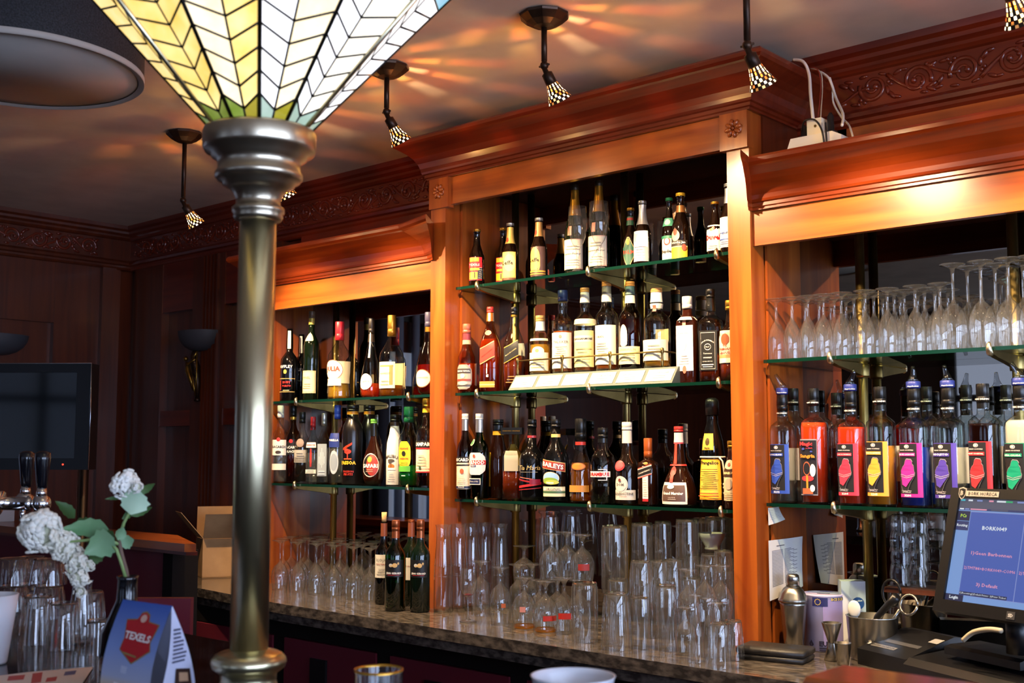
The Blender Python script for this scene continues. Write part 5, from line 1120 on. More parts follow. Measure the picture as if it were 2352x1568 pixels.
spotlight(1250, YS, KZ(1250, 157), 'ceiling spotlight with its whole canopy in view, above the middle cabinet')
spotlight(1714, YS, KZ(1714, 112), 'ceiling spotlight before the right end of the tall cornice, canopy out of frame')
spotlight(2305, YS, KZ(2305, -48), 'ceiling spotlight cut off by the top right corner of the frame')
spotlight(0, YS, KZ(1714, 112), 'ceiling spotlight beyond the right edge of the frame', X=-.1)

# ================================================================ drum pendant
t = thing('drum_pendant', 'big drum pendant lamp with dark woven shade, pale rim and grey underside, at top left', 'lamp', (-2.676, 1.206, 2.40))
DRUM = noisy('dark_woven_shade', '#0c0c10', '#2a2a30', 260, .7, .4, 2)
q = MB(); q.lathe([(.284, .26), (.289, .26), (.289, .012)], 64, caps=False); q.build('shade', DRUM, t)
q = MB(); q.lathe([(.276, .004), (.2895, .0), (.2905, .0), (.2905, .014), (.2885, .016)], 64, caps=False); q.build('rim', paint('#b9b0a6', .6), t)
MB().lathe([(0, .006), (.279, .006), (.279, .010)], 64).build('diffuser', noisy('grey_diffuser', '#a8a19a', '#b5aea6', 4, .6), t)
MB().tube([(0, 0, .2), (0, 0, CEIL-2.40)], .006, 8).build('cord', BLACKP, t)
q = MB(); [q.tube([(0, 0, .25), (.286*cos(a), .286*sin(a), .255)], .004, 6) for a in (0, 2.1, 4.2)]; q.build('spider_arms', BLACKP, t)

# ================================================================ power strip and cables on top of the right cabinet
ZT = 2.202+.1335
WPL = paint('#d6d2c8', .35)
yp = 2.925
xa, xb = at_x(1822, yp, ZT+.02), at_x(1940, yp, ZT+.02)
t = thing('power_strip', 'white power strip with plugs lying on top of the right cabinet', 'power strip', ((xa+xb)/2, yp, ZT))
q = MB(); q.prism([(xa, yp-.028, ZT+.001), (xa-.008, yp-.02, ZT+.018), (xa, yp-.015, ZT+.046), (xb-.03, yp-.015, ZT+.046), (xb, yp-.018, ZT+.030), (xb, yp-.028, ZT+.001)], (0, .05, 0)); wpart(q, 'case', WPL, t)
for u in (.2, .72):
    xx = xa+(xb-xa)*u
    q = MB(); q.lathe([(.019, ZT+.0465), (.018, ZT+.050), (.010, ZT+.054), (.009, ZT+.078 if u < .5 else ZT+.095), (.004, ZT+.085 if u < .5 else ZT+.105)], 12, c=(xx, yp+.008, 0)); wpart(q, 'black_plug', BLACKP, t)
xx = xa+(xb-xa)*.46
wpart(MB().box((xx-.022, yp-.012, ZT+.0465), (xx+.022, yp+.024, ZT+.092)), 'adapter_plug', paint('#d8cdb2', .4), t)
wpart(MB().lathe([(.004, 0), (.004, .0008)], 10, M=Matrix.Rotation(pi/2, 3, 'X'), c=(xx+.004, yp-.0125, ZT+.07)), 'adapter_screw', BRASSD, t)
def cable(pts, r, m, lab):
    P3 = [onY(x, y, Y) for x, y, Y in pts]; out = []
    n = len(P3)
    for i in range(n-1):
        p0, p1, p2, p3 = P3[max(i-1, 0)], P3[i], P3[i+1], P3[min(i+2, n-1)]
        for k in range(6):
            u = k/6; out.append(.5*((2*p1)+(p2-p0)*u+(2*p0-5*p1+4*p2-p3)*u*u+(3*p1-p0-3*p2+p3)*u**3))
    out.append(P3[-1])
    return tag(MB().tube(out, r, 8).build('cable', m), lab, 'cable')
cable([(1822, 137, 3.05), (1845, 142, 3.04), (1858, 170, 3.03), (1862, 220, 2.98), (1868, 278, 2.93)], .0048, WPL, 'thick white cable arching from behind the tall cornice down to the adapter plug')
cable([(1858, 155, 3.09), (1878, 160, 3.08), (1885, 190, 3.07), (1882, 240, 3.02), (1876, 285, 2.97)], .0016, paint('#7a2a1c', .5), 'thin brown wire hanging behind the thick white cable')
cable([(1862, 157, 3.11), (1884, 165, 3.10), (1889, 200, 3.09), (1886, 250, 3.02), (1884, 292, 2.96)], .0018, paint('#b9a48c', .5), 'thin beige wire hanging beside the brown one')
cable([(1884, 165, 3.14), (1905, 182, 3.12), (1920, 225, 3.10), (1936, 262, 3.0), (1934, 288, 2.935)], .0042, WPL, 'white cable curving into the right end of the power strip')
cable([(1906, 178, 3.16), (1912, 200, 3.16), (1914, 235, 3.15), (1932, 268, 3.1), (1950, 288, 3.0), (1960, 318, 2.90)], .003, WPL, 'second white cable dropping to the cabinet top right of the power strip')
cable([(1842, 300, 2.925), (1848, 278, 2.905), (1870, 275, 2.89), (1886, 295, 2.885), (1893, 328, 2.885)], .0028, BLACKP, 'black cable looping from the left plug over the front of the power strip')
cable([(1896, 282, 2.915), (1897, 300, 2.89), (1899, 328, 2.885)], .0028, BLACKP, 'black cable hanging from the right plug of the power strip')

# ================================================================ right-hand end of the counter
def lathe_thing(name, lab, cat, px, Y, top, wpx, prof, m, seg=28, z0=CT, group=None):
    x = at_x(px, Y, z0+.05); h = z_at(top, x, Y)-z0; r = wpx/2*depth((x, Y, z0+h/2))/F
    o = MB().lathe([(a*r, b*h) for a, b in prof], seg).build(name, m, None, (x, Y, z0+.001))
    return tag(o, lab, cat, group), r, h, x
x = at_x(1822, 3.02, 1.05); h = z_at(1318, x, 3.02)-CT; r = .041
t = thing('cocktail_shaker', 'steel cocktail shaker standing in front of the pinned paper', 'shaker', (x, 3.02, CT+.001))
MB().lathe([(.60*r, 0), (.64*r, .01*h), (.92*r, .60*h), (.98*r, .64*h)], 28).build('tin_body', STEEL, t)
MB().lathe([(1.03*r, .64*h), (1.03*r, .665*h), (.95*r, .69*h), (.86*r, .75*h), (.66*r, .81*h), (.47*r, .84*h)], 28).build('strainer_top', STEEL, t)
MB().lathe([(.475*r, .84*h), (.46*r, .95*h), (.42*r, .985*h), (.30*r, h), (0, h)], 24).build('lid', STEEL, t)
x = at_x(1893, 3.12, 1.0); h = z_at(1362, x, 3.12)-CT; r = 45*depth((x, 3.12, 1.0))/F
t = thing('money_tin', 'lilac round money tin printed like a banknote', 'tin', (x, 3.12, CT+.001)); t.rotation_euler = (0, 0, .35)
b = Bt(); b.prof = [(0, 1), (1, 1)]; b.n = 2; b.asp = 1; b.hw = r; b.h = h
q = MB(); q.lathe([(.97*r, 0), (r, .01*h), (r, .96*h), (1.02*r, .97*h), (1.02*r, h), (.97*r, h), (.96*r, .985*h), (0, .985*h)], 36); q.build('tin', paint('#b3aed2', .4), t)
q = MB(); patch(q, b, 38, 34, .10, .92, 0); patch(q, b, -4, 22, .80, .955, 1, off=.0012); patch(q, b, 60, 30, .90, .955, 1, off=.0012)
for k in range(12): patch(q, b, -10+8*cos(k*pi/6), 1.1, .87+.05*sin(k*pi/6), .885+.05*sin(k*pi/6), 2, off=.0018)
wrap_text(q, b, 'BCE ECB', 48, 20, .925, 2, off=.002, bold=.02); wrap_text(q, b, '0', -32, 8, .12, 3, off=.002, bold=.05, maxh=.16); wrap_text(q, b, 'EURO', 18, 26, .14, 3, off=.002, bold=.05, maxh=.10)
patch(q, b, 18, 26, .05, .075, 3, off=.0015); patch(q, b, 18, 26, .015, .035, 3, off=.0015)
q.build('print', [paint('#8d84bc', .4), paint('#22265c', .4), paint('#d8c05c', .5), paint('#1c1a34', .5)], t, fix=False)
q = MB(); q.box((-.018, -.002, h*.985+.0005), (.018, .002, h*.985+.0012)); q.build('coin_slot', BLACKP, t)
# white carton with blue round emblem
x = at_x(1957, 3.165, 1.05); h = z_at(1333, x, 3.165)-CT
t = thing('carton', 'tall white carton with blue round emblem, between the tin and the steel jug', 'box', (x, 3.165, CT+.001), .62)
MB().box((-.034, -.028, 0), (.034, .028, h)).build('box', paint('#d4d6da', .5), t)
q = MB(); n = 24; q.add([(.012, -.0288, h-.062)]+[(.012+.0175*cos(2*pi*k/n), -.0288, h-.062+.0175*sin(2*pi*k/n)) for k in range(n)], [(0, 1+k, 1+(k+1) % n) for k in range(n)], 0)
for a, b_ in (((.0, .005), (.024, .008)), ((.010, .006), (.008, -.014)), ((.002, .002), (.016, .009))):
    a = Vector((a[0], -.0292, h-.062+a[1])); b_ = Vector((b_[0], -.0292, h-.062+b_[1])); d = (b_-a).cross(Vector((0, 1, 0))).normalized()*.0016
    q.add([a-d, b_-d, b_+d, a+d], [(0, 1, 2, 3)], 1)
q.build('emblem', [paint('#1c4a8c', .5), paint('#e4e6ea', .5)], t, fix=False)
# steel jug with bar tools
x = at_x(2004, 3.06, 1.0); h = z_at(1414, x, 3.06)-CT; r = .070
t = thing('steel_jug', 'brushed steel beaker holding bar tools', 'beaker', (x, 3.06, CT+.001))
MB().lathe([(.86*r, 0), (.88*r, .006), (.99*r, h-.003), (1.02*r, h), (.96*r, h), (.85*r, .01), (0, .01)], 36).build('beaker', STEEL, t)
def tool(name, lab, q, m, cat='utensil'):
    o = q.build(name, m, None, (x, 3.06, CT+.012)); tag(o, lab, cat)
q = MB(); q.tube([(-.03, .01, 0), (.02, -.01, h*.9), (.06, -.02, h*1.25), (.085, -.03, h*1.42)], [.009, .009, .010, .013], 12); tool('muddler', 'black muddler leaning to the right in the steel beaker', q, BLACKP)
q = MB(); q.tube([(.045+.026*cos(a), .03, h*1.44+.036*sin(a)) for a in [2*pi*k/16 for k in range(17)]], .004, 8); q.tube([(.03, .03, h*1.2), (.0, .02, .05)], .004, 6); tool('scissors', 'scissors with black ring handles, upper ring showing over the beaker', q, BLACKP)
q = MB(); q.tube([(.100+.024*cos(a), .012+.01*sin(a), h*1.22+.026*sin(a)) for a in [2*pi*k/16 for k in range(17)]], .0042, 8); q.tube([(.075, .01, h*1.1), (.02, .02, .05)], .0042, 6); tool('bottle_opener', 'steel ring of a bottle opener over the right rim of the beaker', q, STEEL)
q = MB(); q.ball((-.028, -.05, h*1.08), .019, 12, 8, 0, (1, .25, 1.25)); q.tube([(-.028, -.048, h*.95), (-.01, -.02, .05)], .004, 6); tool('white_spoon', 'white plastic spoon at the left rim of the beaker', q, paint('#c9c9c6', .4))
# jiggers and wallet
JP = [(.80, 0), (.82, .004), (.42, .44), (.40, .46), (.42, .48), (1, .995), (1.0, 1.0), (.95, 1.0), (.40, .50), (0, .5)]
lathe_thing('jigger', 'double-ended steel jigger in front of the tin', 'jigger', 1911, 2.97, 1430, 46, JP, STEEL)
lathe_thing('measuring_cup', 'small steel measuring cup right of the jigger', 'jigger', 1936, 2.925, 1476, 40, [(.62, 0), (.64, .02), (.98, .98), (1, 1), (.94, 1), (.6, .06), (0, .06)], STEEL)
p = onZ(1786, 1512, CT)
t = thing('wallet', 'folded black leather wallet lying at the foot of the right pilaster', 'wallet', (p.x, p.y-.01, CT+.001), .18)
LEATH = noisy('black_leather', '#0c0b0b', '#1f1c1b', 60, .5, .3)
def pillow(mb, sx, sy, z0, z1):
    pr = [(-sx, -sy), (sx, -sy), (sx*1.02, 0), (sx, sy), (-sx, sy), (-sx*1.02, 0)]
    vs = [(x*k, y*k, z) for k, z in ((.97, z0), (1, z0+(z1-z0)*.3), (1, z0+(z1-z0)*.7), (.95, z1)) for x, y in pr]
    fs = [(j*6+i, j*6+(i+1) % 6, j*6+6+(i+1) % 6, j*6+6+i) for j in range(3) for i in range(6)]+[tuple(reversed(range(6))), tuple(18+i for i in range(6))]
    mb.add(vs, fs, 0, True)
q = MB(); pillow(q, .092, .055, 0, .016); q.build('lower_flap', LEATH, t); q = MB(); pillow(q, .094, .056, .016, .034); q.build('upper_flap', LEATH, t)
# papers on the side wall
XS = xr+.010
def paper(name, lab, pts, n_lines, head=True, X=XS, fx=.0):
    P4 = [onX(a, b, X) for a, b in pts]; q = MB(); N = 6
    def bl(s, tt, off=0):
        a = P4[0].lerp(P4[1], s); b_ = P4[3].lerp(P4[2], s); v = a.lerp(b_, tt); v.x += off+.003+.010*tt*tt*s+.004*sin(s*3); return v
    vs = [bl(i/N, j/N) for j in range(N+1) for i in range(N+1)]
    q.add(vs, [(j*(N+1)+i, j*(N+1)+i+1, (j+1)*(N+1)+i+1, (j+1)*(N+1)+i) for j in range(N) for i in range(N)], 0, True)
    for k in range(n_lines):
        t0 = .18+.62*k/n_lines; s1 = .62+.1*((k*7) % 3)
        for s0, s2 in ((.08, .38), (.42, s1)):
            q.add([bl(s0, t0, .0006), bl(s2, t0, .0006), bl(s2, t0+.010, .0006), bl(s0, t0+.010, .0006)], [(0, 1, 2, 3)], 1)
    if head: q.add([bl(.2, .10, .0006), bl(.42, .10, .0006), bl(.42, .118, .0006), bl(.2, .118, .0006)], [(0, 1, 2, 3)], 1)
    o = q.build(name, [PAPER, paint('#6c6a70', .7)], None, None, fix=False)
    return tag(o, lab, 'paper')
paper('price_list', 'printed white sheet pinned to the side of the right cabinet behind the shaker', [(1763, 1241), (1841, 1231), (1835, 1345), (1766, 1380)], 26)
paper('sticker', 'small curling sticker under the glass shelf at the right pilaster', [(1762, 1166), (1786, 1163), (1794, 1192), (1763, 1206)], 6, False)
# receipt printer, till base, monitor
uP = Vector((.90, -.436, 0)); wP = Vector((.436, .90, 0))
P0 = onZ(1970, 1524, CT); P0.z = CT
def lb(o, u, w, a, b, z): return o+u*a+w*b+Vector((0, 0, z-o.z))
wd_ = (onZ(2113, 1549, CT)-P0).length; dp = .19
t = thing('receipt_printer', 'black receipt printer with sloping top beside the steel beaker', 'printer', P0+uP*wd_/2+wP*dp/2)
q = MB(); pp = [lb(P0, uP, wP, 0, b, CT+z) for b, z in ((0, .001), (0, .042), (.02, .048), (dp-.03, .088), (dp, .085), (dp, .001))]; q.prism(pp, uP*wd_); wpart(q, 'case', BLACKP, t)
sl_ = (lb(P0, uP, wP, 0, dp-.03, CT+.088)-lb(P0, uP, wP, 0, .02, CT+.048)); sn = uP.cross(sl_).normalized()
if sn.z < 0: sn = -sn
o_ = lb(P0, uP, wP, 0, .02, CT+.048)+sn*.0008
def on(a, b): return o_+uP*a*wd_+sl_*b
def quad(mb, a0, a1, b0, b1, mi=0, lift=0): mb.add([on(a0, b0)+sn*lift, on(a1, b0)+sn*lift, on(a1, b1)+sn*lift, on(a0, b1)+sn*lift], [(0, 1, 2, 3)], mi)
q = MB(); quad(q, .18, .86, .30, .42); wpart(q, 'paper_slot', paint('#3c3c40', .4), t)
q = MB(); quad(q, .10, .58, .06, .17, 0); flat_text(q, 'BORK HORECA', on(.34, .115), uP, sl_.normalized(), wd_*.44, 1, maxh=.011); wpart(q, 'name_plate', [paint('#8a8782', .35, .6), BLACKP], t)
q = MB(); n = 12; q.prism([on(.05, .115)+uP*(.011*cos(2*pi*k/n))+sl_.normalized()*(.011*sin(2*pi*k/n)) for k in range(n)], sn*.001); flat_text(q, 'B', on(.05, .115)+sn*.001, uP, sl_.normalized(), .008, 1, bold=.03); wpart(q, 'shield_badge', [paint('#3a3836', .3, .6), paint('#c9c6c0', .4)], t)
q = MB(); quad(q, .80, .98, .62, .80); wpart(q, 'white_tag', paint('#9c9c9c', .5), t)
P1 = P0+uP*(wd_+.012)
t = thing('cash_till', 'black till base with a low sloping front under the screen', 'till', P1+uP*.2+wP*.12)
q = MB(); q.prism([lb(P1, uP, wP, 0, b, CT+z) for b, z in ((-.02, .001), (-.02, .035), (.0, .050), (.17, .066), (.18, .001))], uP*.42); wpart(q, 'case', BLACKP, t)
q = MB(); q.prism([lb(P1, uP, wP, .07, b, CT+z) for b, z in ((.05, .067), (.05, .085), (.07, .090), (.165, .092), (.165, .067))], uP*.24); wpart(q, 'screen_foot', BLACKP, t)
TB0 = onD(2144, 1401, 2.80)
uM = Vector((.947, -.322, 0)); nM = Vector((-.322, -.947, 0))
best = None
for i in range(60):
    ta = R(-5+.6*i); v = Vector((0, 0, cos(ta)))-nM*sin(ta)
    for Lh in [.24+.004*k for k in range(35)]:
        p = TB0+v*Lh-Vector((0, 0, ZC)); d = p.dot(FW); X_ = W/2+F*p.dot(RT)/d; Y_ = H/2-F*p.dot(UP)/d
        e = (X_-2188)**2+(Y_-1121)**2
        if best is None or e < best[0]: best = (e, ta, Lh)
ta, MH = best[1], best[2]; vM = Vector((0, 0, cos(ta)))-nM*sin(ta); fM = uM.cross(vM)     # fM points at the viewer
if fM.dot(Vector((0, -1, 0))) < 0: fM = -fM
MW = .365
t = thing('till_screen', 'black touch screen of the till showing a blue menu, tilted on its stand', 'monitor', Vector((TB0.x+uM.x*MW/2, TB0.y+uM.y*MW/2, CT+.094)))
def mp(a, b, d=0): return TB0+uM*a+vM*b+fM*d
bz = .026; SW, SH = MW-2*bz, MH-bz*2.1; s0 = bz*1.15
q = MB()
def mquad(mb, a0, a1, b0, b1, mi=0, d=.001): mb.add([mp(a0, b0, d), mp(a1, b0, d), mp(a1, b1, d), mp(a0, b1, d)], [(0, 1, 2, 3)], mi)
q.prism([mp(0, 0, -.004), mp(MW, 0, -.004), mp(MW, MH, -.004), mp(0, MH, -.004)], -fM*.045)
for a0, a1, b0, b1 in ((0, bz, 0, MH), (MW-bz, MW, 0, MH), (bz, MW-bz, 0, s0), (bz, MW-bz, s0+SH, MH)):
    q.prism([mp(a0, b0, -.004), mp(a1, b0, -.004), mp(a1, b1, -.004), mp(a0, b1, -.004)], fM*.008)
wpart(q, 'bezel', BLACKP, t)
q = MB(); q.prism([mp(MW/2-.05, MH*.35, -.05), mp(MW/2+.05, MH*.35, -.05), mp(MW/2+.05, MH*.05, -.05), mp(MW/2-.05, MH*.05, -.05)], -fM*.03)
pc = mp(MW/2, MH*.1, -.065); q.tube([pc, Vector((pc.x, pc.y, CT+.10))], .028, 12); wpart(q, 'stand', BLACKP, t)
scr = MB(); cols = ['#7c9fd8', '#4c64b4', '#5a5d70', '#3a4270', '#e8f0f8', '#c8f04c', '#f0a0b8', '#2c3050', '#58c8d8', '#48b878', '#8a98d0']
mk = lambda a, b: (bz+a*SW, s0+b*SH)
def sq(a0, a1, b0, b1, mi, lv=1): A_ = mk(a0, b0); B_2 = mk(a1, b1); mquad(scr, A_[0], B_2[0], A_[1], B_2[1], mi, -.0032+.0003*lv)
def stx(s, a, b, w, mi, maxh=.1, **kw):
    A_ = mk(a, b); flat_text(scr, s, mp(A_[0], A_[1], -.0032), uM, vM, w*SW, mi, maxh=maxh*SH, off=.0015, **kw)
sq(0, 1, 0, 1, 0, 0); sq(0, 1, .90, 1, 2); sq(0, 1, .885, .905, 3, 2); sq(0, .115, .78, .875, 7, 2); sq(0, .115, .685, .775, 3, 2)
sq(.118, 1, .06, .875, 10, 1); sq(.121, .60, .065, .868, 1, 2); sq(.606, 1, .065, .868, 1, 2); sq(0, .165, .0, .065, 7, 2)
for a0, a1, mi in ((.01, .05, 8), (.08, .12, 4), (.16, .21, 10), (.27, .31, 6), (.34, .42, 4), (.42, .48, 9), (.52, .60, 10), (.7, .8, 8)): sq(a0, a1, .975, .990, mi, 3)
for a0, a1, mi in ((.01, .05, 4), (.06, .10, 10), (.11, .26, 6), (.3, .45, 2)): sq(a0, a1, .890, .902, mi, 3)
stx('PCs', .058, .828, .055, 5, .035, bold=.02); stx('Routing', .058, .73, .10, 4, .035, bold=.02)
stx('BORK0049', .355, .72, .22, 4, .04, bold=.02); stx('1)Geen Barbonnen', .36, .47, .36, 6, .042, bold=.01); stx('2)TMT88>BORK0049-COM6', .36, .325, .455, 6, .036); stx('2)TMT88>BORK0050-COM6', .845, .325, .455, 6, .036); stx('3) Default', .36, .175, .19, 6, .042, bold=.01)
for i, (s, a, w) in enumerate((('1)Routing', .185, .11), ('2)Default Printer', .315, .15), ('3)Print Ticket', .47, .14))): sq(a-w/2-.006, a+w/2+.006, .067, .10, 7, 3); stx(s, a, .083, w, 4, .022)
stx('Login', .08, .032, .08, 4, .04, bold=.03)
wpart(scr, 'screen', [glow(c, .75, '#101014') for c in cols], t)
q = MB(); pb = mp(bz+.02, MH-bz*.48, .005)
q.prism([mp(bz+.022, MH-bz*.8, .005), mp(bz+.115, MH-bz*.8, .005), mp(bz+.115, MH-bz*.28, .005), mp(bz+.022, MH-bz*.28, .005)], fM*.0012)
flat_text(q, 'BORK HORECA', mp(bz+.070, MH-bz*.54, .0063), uM, vM, .082, 1, maxh=.009); wpart(q, 'name_plate', [paint('#b0aca4', .35, .4), BLACKP], t)
q = MB(); cx, cyy = bz+.010, MH-bz*.52
shd = [(-.010, .011), (0, .014), (.010, .011), (.010, -.002), (.006, -.010), (0, -.015), (-.006, -.010), (-.010, -.002)]
q.prism([mp(cx+a*1.1, cyy+b*1.1, .0045) for a, b in shd], fM*.001); q.prism([mp(cx+a*.88, cyy+b*.88, .0055) for a, b in shd], fM*.0006)
q.m[-10:] = [1]*10
flat_text(q, 'B', mp(cx, cyy, .0063), uM, vM, .009, 0, bold=.04); wpart(q, 'shield_badge', [paint('#c6c2ba', .3, .6), BLACKP], t)
q = MB(); mm = mp(MW*.60, s0*.45, .0045); q.prism([mm-uM*.011-vM*.009, mm+uM*.011-vM*.009, mm+uM*.011+vM*.009, mm-uM*.011+vM*.009], fM*.001); wpart(q, 'maker_badge', paint('#4a4a4e', .4, .5), t)
q = MB(); flat_text(q, 'SD', mm+fM*.001, uM, vM, .013, 0, bold=.03); wpart(q, 'maker_mark', paint('#b9b9bc', .4), t)
cable([(2212, 1470, 2.78), (2235, 1452, 2.77), (2270, 1445, 2.74), (2300, 1448, 2.72)], .006, paint('#a9a08c', .6), 'pale flat cable curling beside the foot of the till screen')
# ================================================================ customers' bar in the foreground
t = thing('front_bar', 'dark polished customers\' bar in the foreground, under the column lamp', 'bar', (-1.4, .9, 0))
TOPM = noisy('black_bar_top', '#0f0f12', '#26262c', 18, .08, detail=8)
pl = [(-3.2, .3), (.9, .3), (.9, 1.5), (-.85, 1.5), (-.85, 1.46), (-.95, 1.46), (-1.72, 1.17), (-1.80, 1.22), (-1.9, 1.42), (-3.2, 1.42)]
wpart(MB().prism([(x, y, BAR-.04) for x, y in pl], (0, 0, .04)), 'bar_top', TOPM, t)
q = MB(); q.box((-3.1, .45, 0), (.8, 1.1, BAR-.041)); wpart(q, 'bar_body', MAROON, t)
p = onZ(1946, 1524, 1.205)
t = thing('wooden_ledge', 'brown wooden ledge end at the bottom right corner of the frame', 'ledge', (p.x+.4, p.y-.06, BAR))
q = MB(); zt = 1.205; ys = p.y
prl = [(ys, zt-.012), (ys-.004, zt-.003), (ys-.012, zt), (ys-.12, zt), (ys-.128, zt-.004), (ys-.13, zt-.012), (ys-.13, BAR+.001), (ys, BAR+.001)]
q.prism([(p.x, y, z) for y, z in prl], (.95, 0, 0)); wpart(q, 'board', WX, t)
# gold-rimmed glass and white bowl
c = onD(870, 1537, 1.62); r = 56*1.62/F
t = thing('gold_rim_glass', 'short clear glass with a gold rim, at the bottom of the frame', 'glass', (c.x, c.y, BAR+.001)); h = c.z-BAR
MB().lathe([(0, .010), (r*.72, .010), (r*.78, .0), (r*.82, .004), (r*.95, h*.5), (r, h*.97)], 36, caps=False).build('glass_body', GLSE, t, fix=False)
MB().lathe([(r*1.004, h*.965), (r*1.012, h), (r*.985, h*1.003), (r*.985, h*.965)], 36, caps=False).build('gold_rim', GOLDF, t)
c = onD(1316, 1552, 1.5); r = 98*1.5/F; h = c.z-BAR
tag(MB().lathe([(r*.5, 0), (r*.54, .003), (r*.80, h*.45), (r*.97, h*.97), (r, h), (r*.965, h), (r*.93, h*.93), (r*.75, h*.45), (r*.5, .012), (0, .008)], 40).build('white_bowl', paint('#dfe3ec', .25), None, (c.x, c.y, BAR+.001)), 'white porcelain bowl at the bottom of the frame, right of the gold-rimmed glass', 'bowl')
# white cup at the left edge
c = onD(-18, 1366, 2.15); r = 57*2.15/F; h = c.z-BAR
tag(MB().lathe([(r*.62, 0), (r*.66, .004), (r*.86, h*.6), (r, h), (r*.95, h), (r*.8, h*.55), (r*.55, .012), (0, .01)], 36).build('white_cup', paint('#dfe3ec', .3), None, (c.x, c.y, BAR+.001)), 'white cup cut off by the left edge of the frame, before the tumblers', 'cup')
# tumblers on the bar at the left
def GT(kind, px, by, lab, w, top, z=0, grp=None, Y=None):
    p = onZ(px, by, BAR) if Y is None else Vector((at_x(px, Y, BAR+z), Y, BAR))
    return G(kind, px, p.y, BAR+z, lab, grp, top, 1.0, None, w)
GT('ribbed', 146, 1490, 'water tumbler upside down in front of the tumbler stack, left of the glass carafe', 72, 1384)
GT('ribbed', 85, 1478, 'water tumbler upside down in the front row beside the white cup', 72, 1368)
GT('ribbed', 205, 1462, 'water tumbler upside down at the right end of the stack, behind the glass carafe', 70, 1358)
for px, Y, ta, tb, l1, l2 in ((112, 1.33, 1345, 1284, 'in the second row of the stack', 'under the white blossom'), (30, 1.33, 1345, 1282, 'in the second row behind the white cup', 'at the left edge'), (72, 1.385, 1340, 1279, 'in the third row of the stack', 'at the back between the other two upper ones')):
    g1 = GT('ribbed', px, 0, 'water tumbler upside down '+l1, 72, ta, 0, None, Y)
    zt1 = g1.scale[2]*GM['ribbed'][1]+.002
    GT('ribbed', px, 0, 'water tumbler standing on a lower one, '+l2, 76, tb, zt1, None, Y)
GT('lowball', 228, 1502, 'single small tumbler upside down between the carafe and the table tent', 62, 1424)
c_ = onZ(186, 1492, BAR)
x = at_x(186, 1.20, 1.15); h = z_at(1334, x, 1.20)-BAR
o = link('water_carafe', carafe_mesh(h, .026), None, (x, 1.20, BAR+.001)); tag(o, 'small clear glass carafe before the tumblers, under the drooping blossom', 'carafe')
# toothpick glass
q = MB(); x = at_x(102, 1.40, 1.3); zz = z_at(1266, x, 1.40)
# napkins
pts = [onZ(a, b, BAR+.002) for a, b in ((-60, 1560), (60, 1545), (214, 1532), (176, 1590), (-40, 1640))]
q = MB(); q.prism(pts, (0, 0, .0012))
t = thing('paper_napkin', 'printed paper napkins lying on the bar at the bottom left corner', 'napkin', (pts[1].x, pts[1].y, BAR+.002)); wpart(q, 'sheet', PAPER, t)
q = MB()
for a0, b0, a1, b1, m in ((20, 1552, 58, 1560, 0), (75, 1546, 98, 1566, 0), (150, 1542, 176, 1548, 1), (108, 1556, 132, 1563, 0)):
    pp = [onZ(a, b, BAR+.0036) for a, b in ((a0, b0), (a1, b0-3), (a1-4, b1), (a0-4, b1+3))]; q.add(pp, [(0, 1, 2, 3)], m)
wpart(q, 'print', [paint('#a8484c', .7), paint('#4a5a8c', .7)], t)

# table tent with the red shield
BL, BM, BR, BK = onZ(226, 1640, BAR+.002), onZ(338, 1668, BAR+.002), onZ(452, 1632, BAR+.002), onZ(330, 1590, BAR+.002)
dB = depth(BM); TL, TRr = onD(283, 1376, depth(BL)+.05), onD(396, 1391, depth(BM)+.05)
t = thing('table_tent', 'blue folded table card with a red shield and beer picture, beside the black vase', 'card', ((BL+BR)/2))
def curve_face(a, b, c, d, N=8, bow=.012):
    """a,b top edge; c,d bottom edge; bowed outwards"""
    n = (d-c).cross(c-a).normalized()
    if n.dot(Vector((0, 0, ZC))-a) < 0: n = -n
    return lambda s, u, off=0: a.lerp(b, s).lerp(c.lerp(d, s), u) + n*(bow*sin(pi*u)+off)
f1 = curve_face(TL, TRr, BL, BM); f2 = curve_face(TRr-Vector((.002, 0, 0)), TRr, BM+Vector((.004, 0, 0)), BR)
q = MB(); N = 10
def face(mb, f, m, M_=1):
    mb.add([f(i/6, j/N) for j in range(N+1) for i in range(7)], [(j*7+i, j*7+i+1, j*7+i+8, j*7+i+7) for j in range(N) for i in range(6)], m, True)
def gradmat(name, stops):
    m, tt, n, l = newmat(name); tc = n.new('ShaderNodeTexCoord'); sx = n.new('ShaderNodeSeparateXYZ'); cr = n.new('ShaderNodeValToRGB')
    l.new(tc.outputs['Generated'], sx.inputs[0]); l.new(sx.outputs[2], cr.inputs[0]); e = cr.color_ramp.elements
    e[0].position, e[0].color = stops[0][0], lin(stops[0][1]); e[1].position, e[1].color = stops[-1][0], lin(stops[-1][1])
    for pz, cc in stops[1:-1]:
        k = e.new(pz); k.color = lin(cc)
    l.new(cr.outputs[0], bsdf(m).inputs['Base Color']); bsdf(m).inputs['Roughness'].default_value = .35
    return m
face(q, f1, 0)
wpart(q, 'front_panel', gradmat('printed_sky', [(0, '#8a5a2c'), (.28, '#c9b8a0'), (.36, '#a9b0cc'), (.6, '#7f95cc'), (1, '#3a5cae')]), t)
q = MB(); face(q, f2, 0)
f3 = lambda s, u: TL.lerp(TRr, s).lerp(BK.lerp(BR, s), u)
q.add([f3(s, u) for s, u in ((0, 0), (1, 0), (1, 1), (0, 1))], [(0, 1, 2, 3)], 0)
q.add([f2(.3, u, 0) for u in (.12, .12)]+[f2(.9, .12), f2(.9, .20)], [(0, 2, 3)], 0)
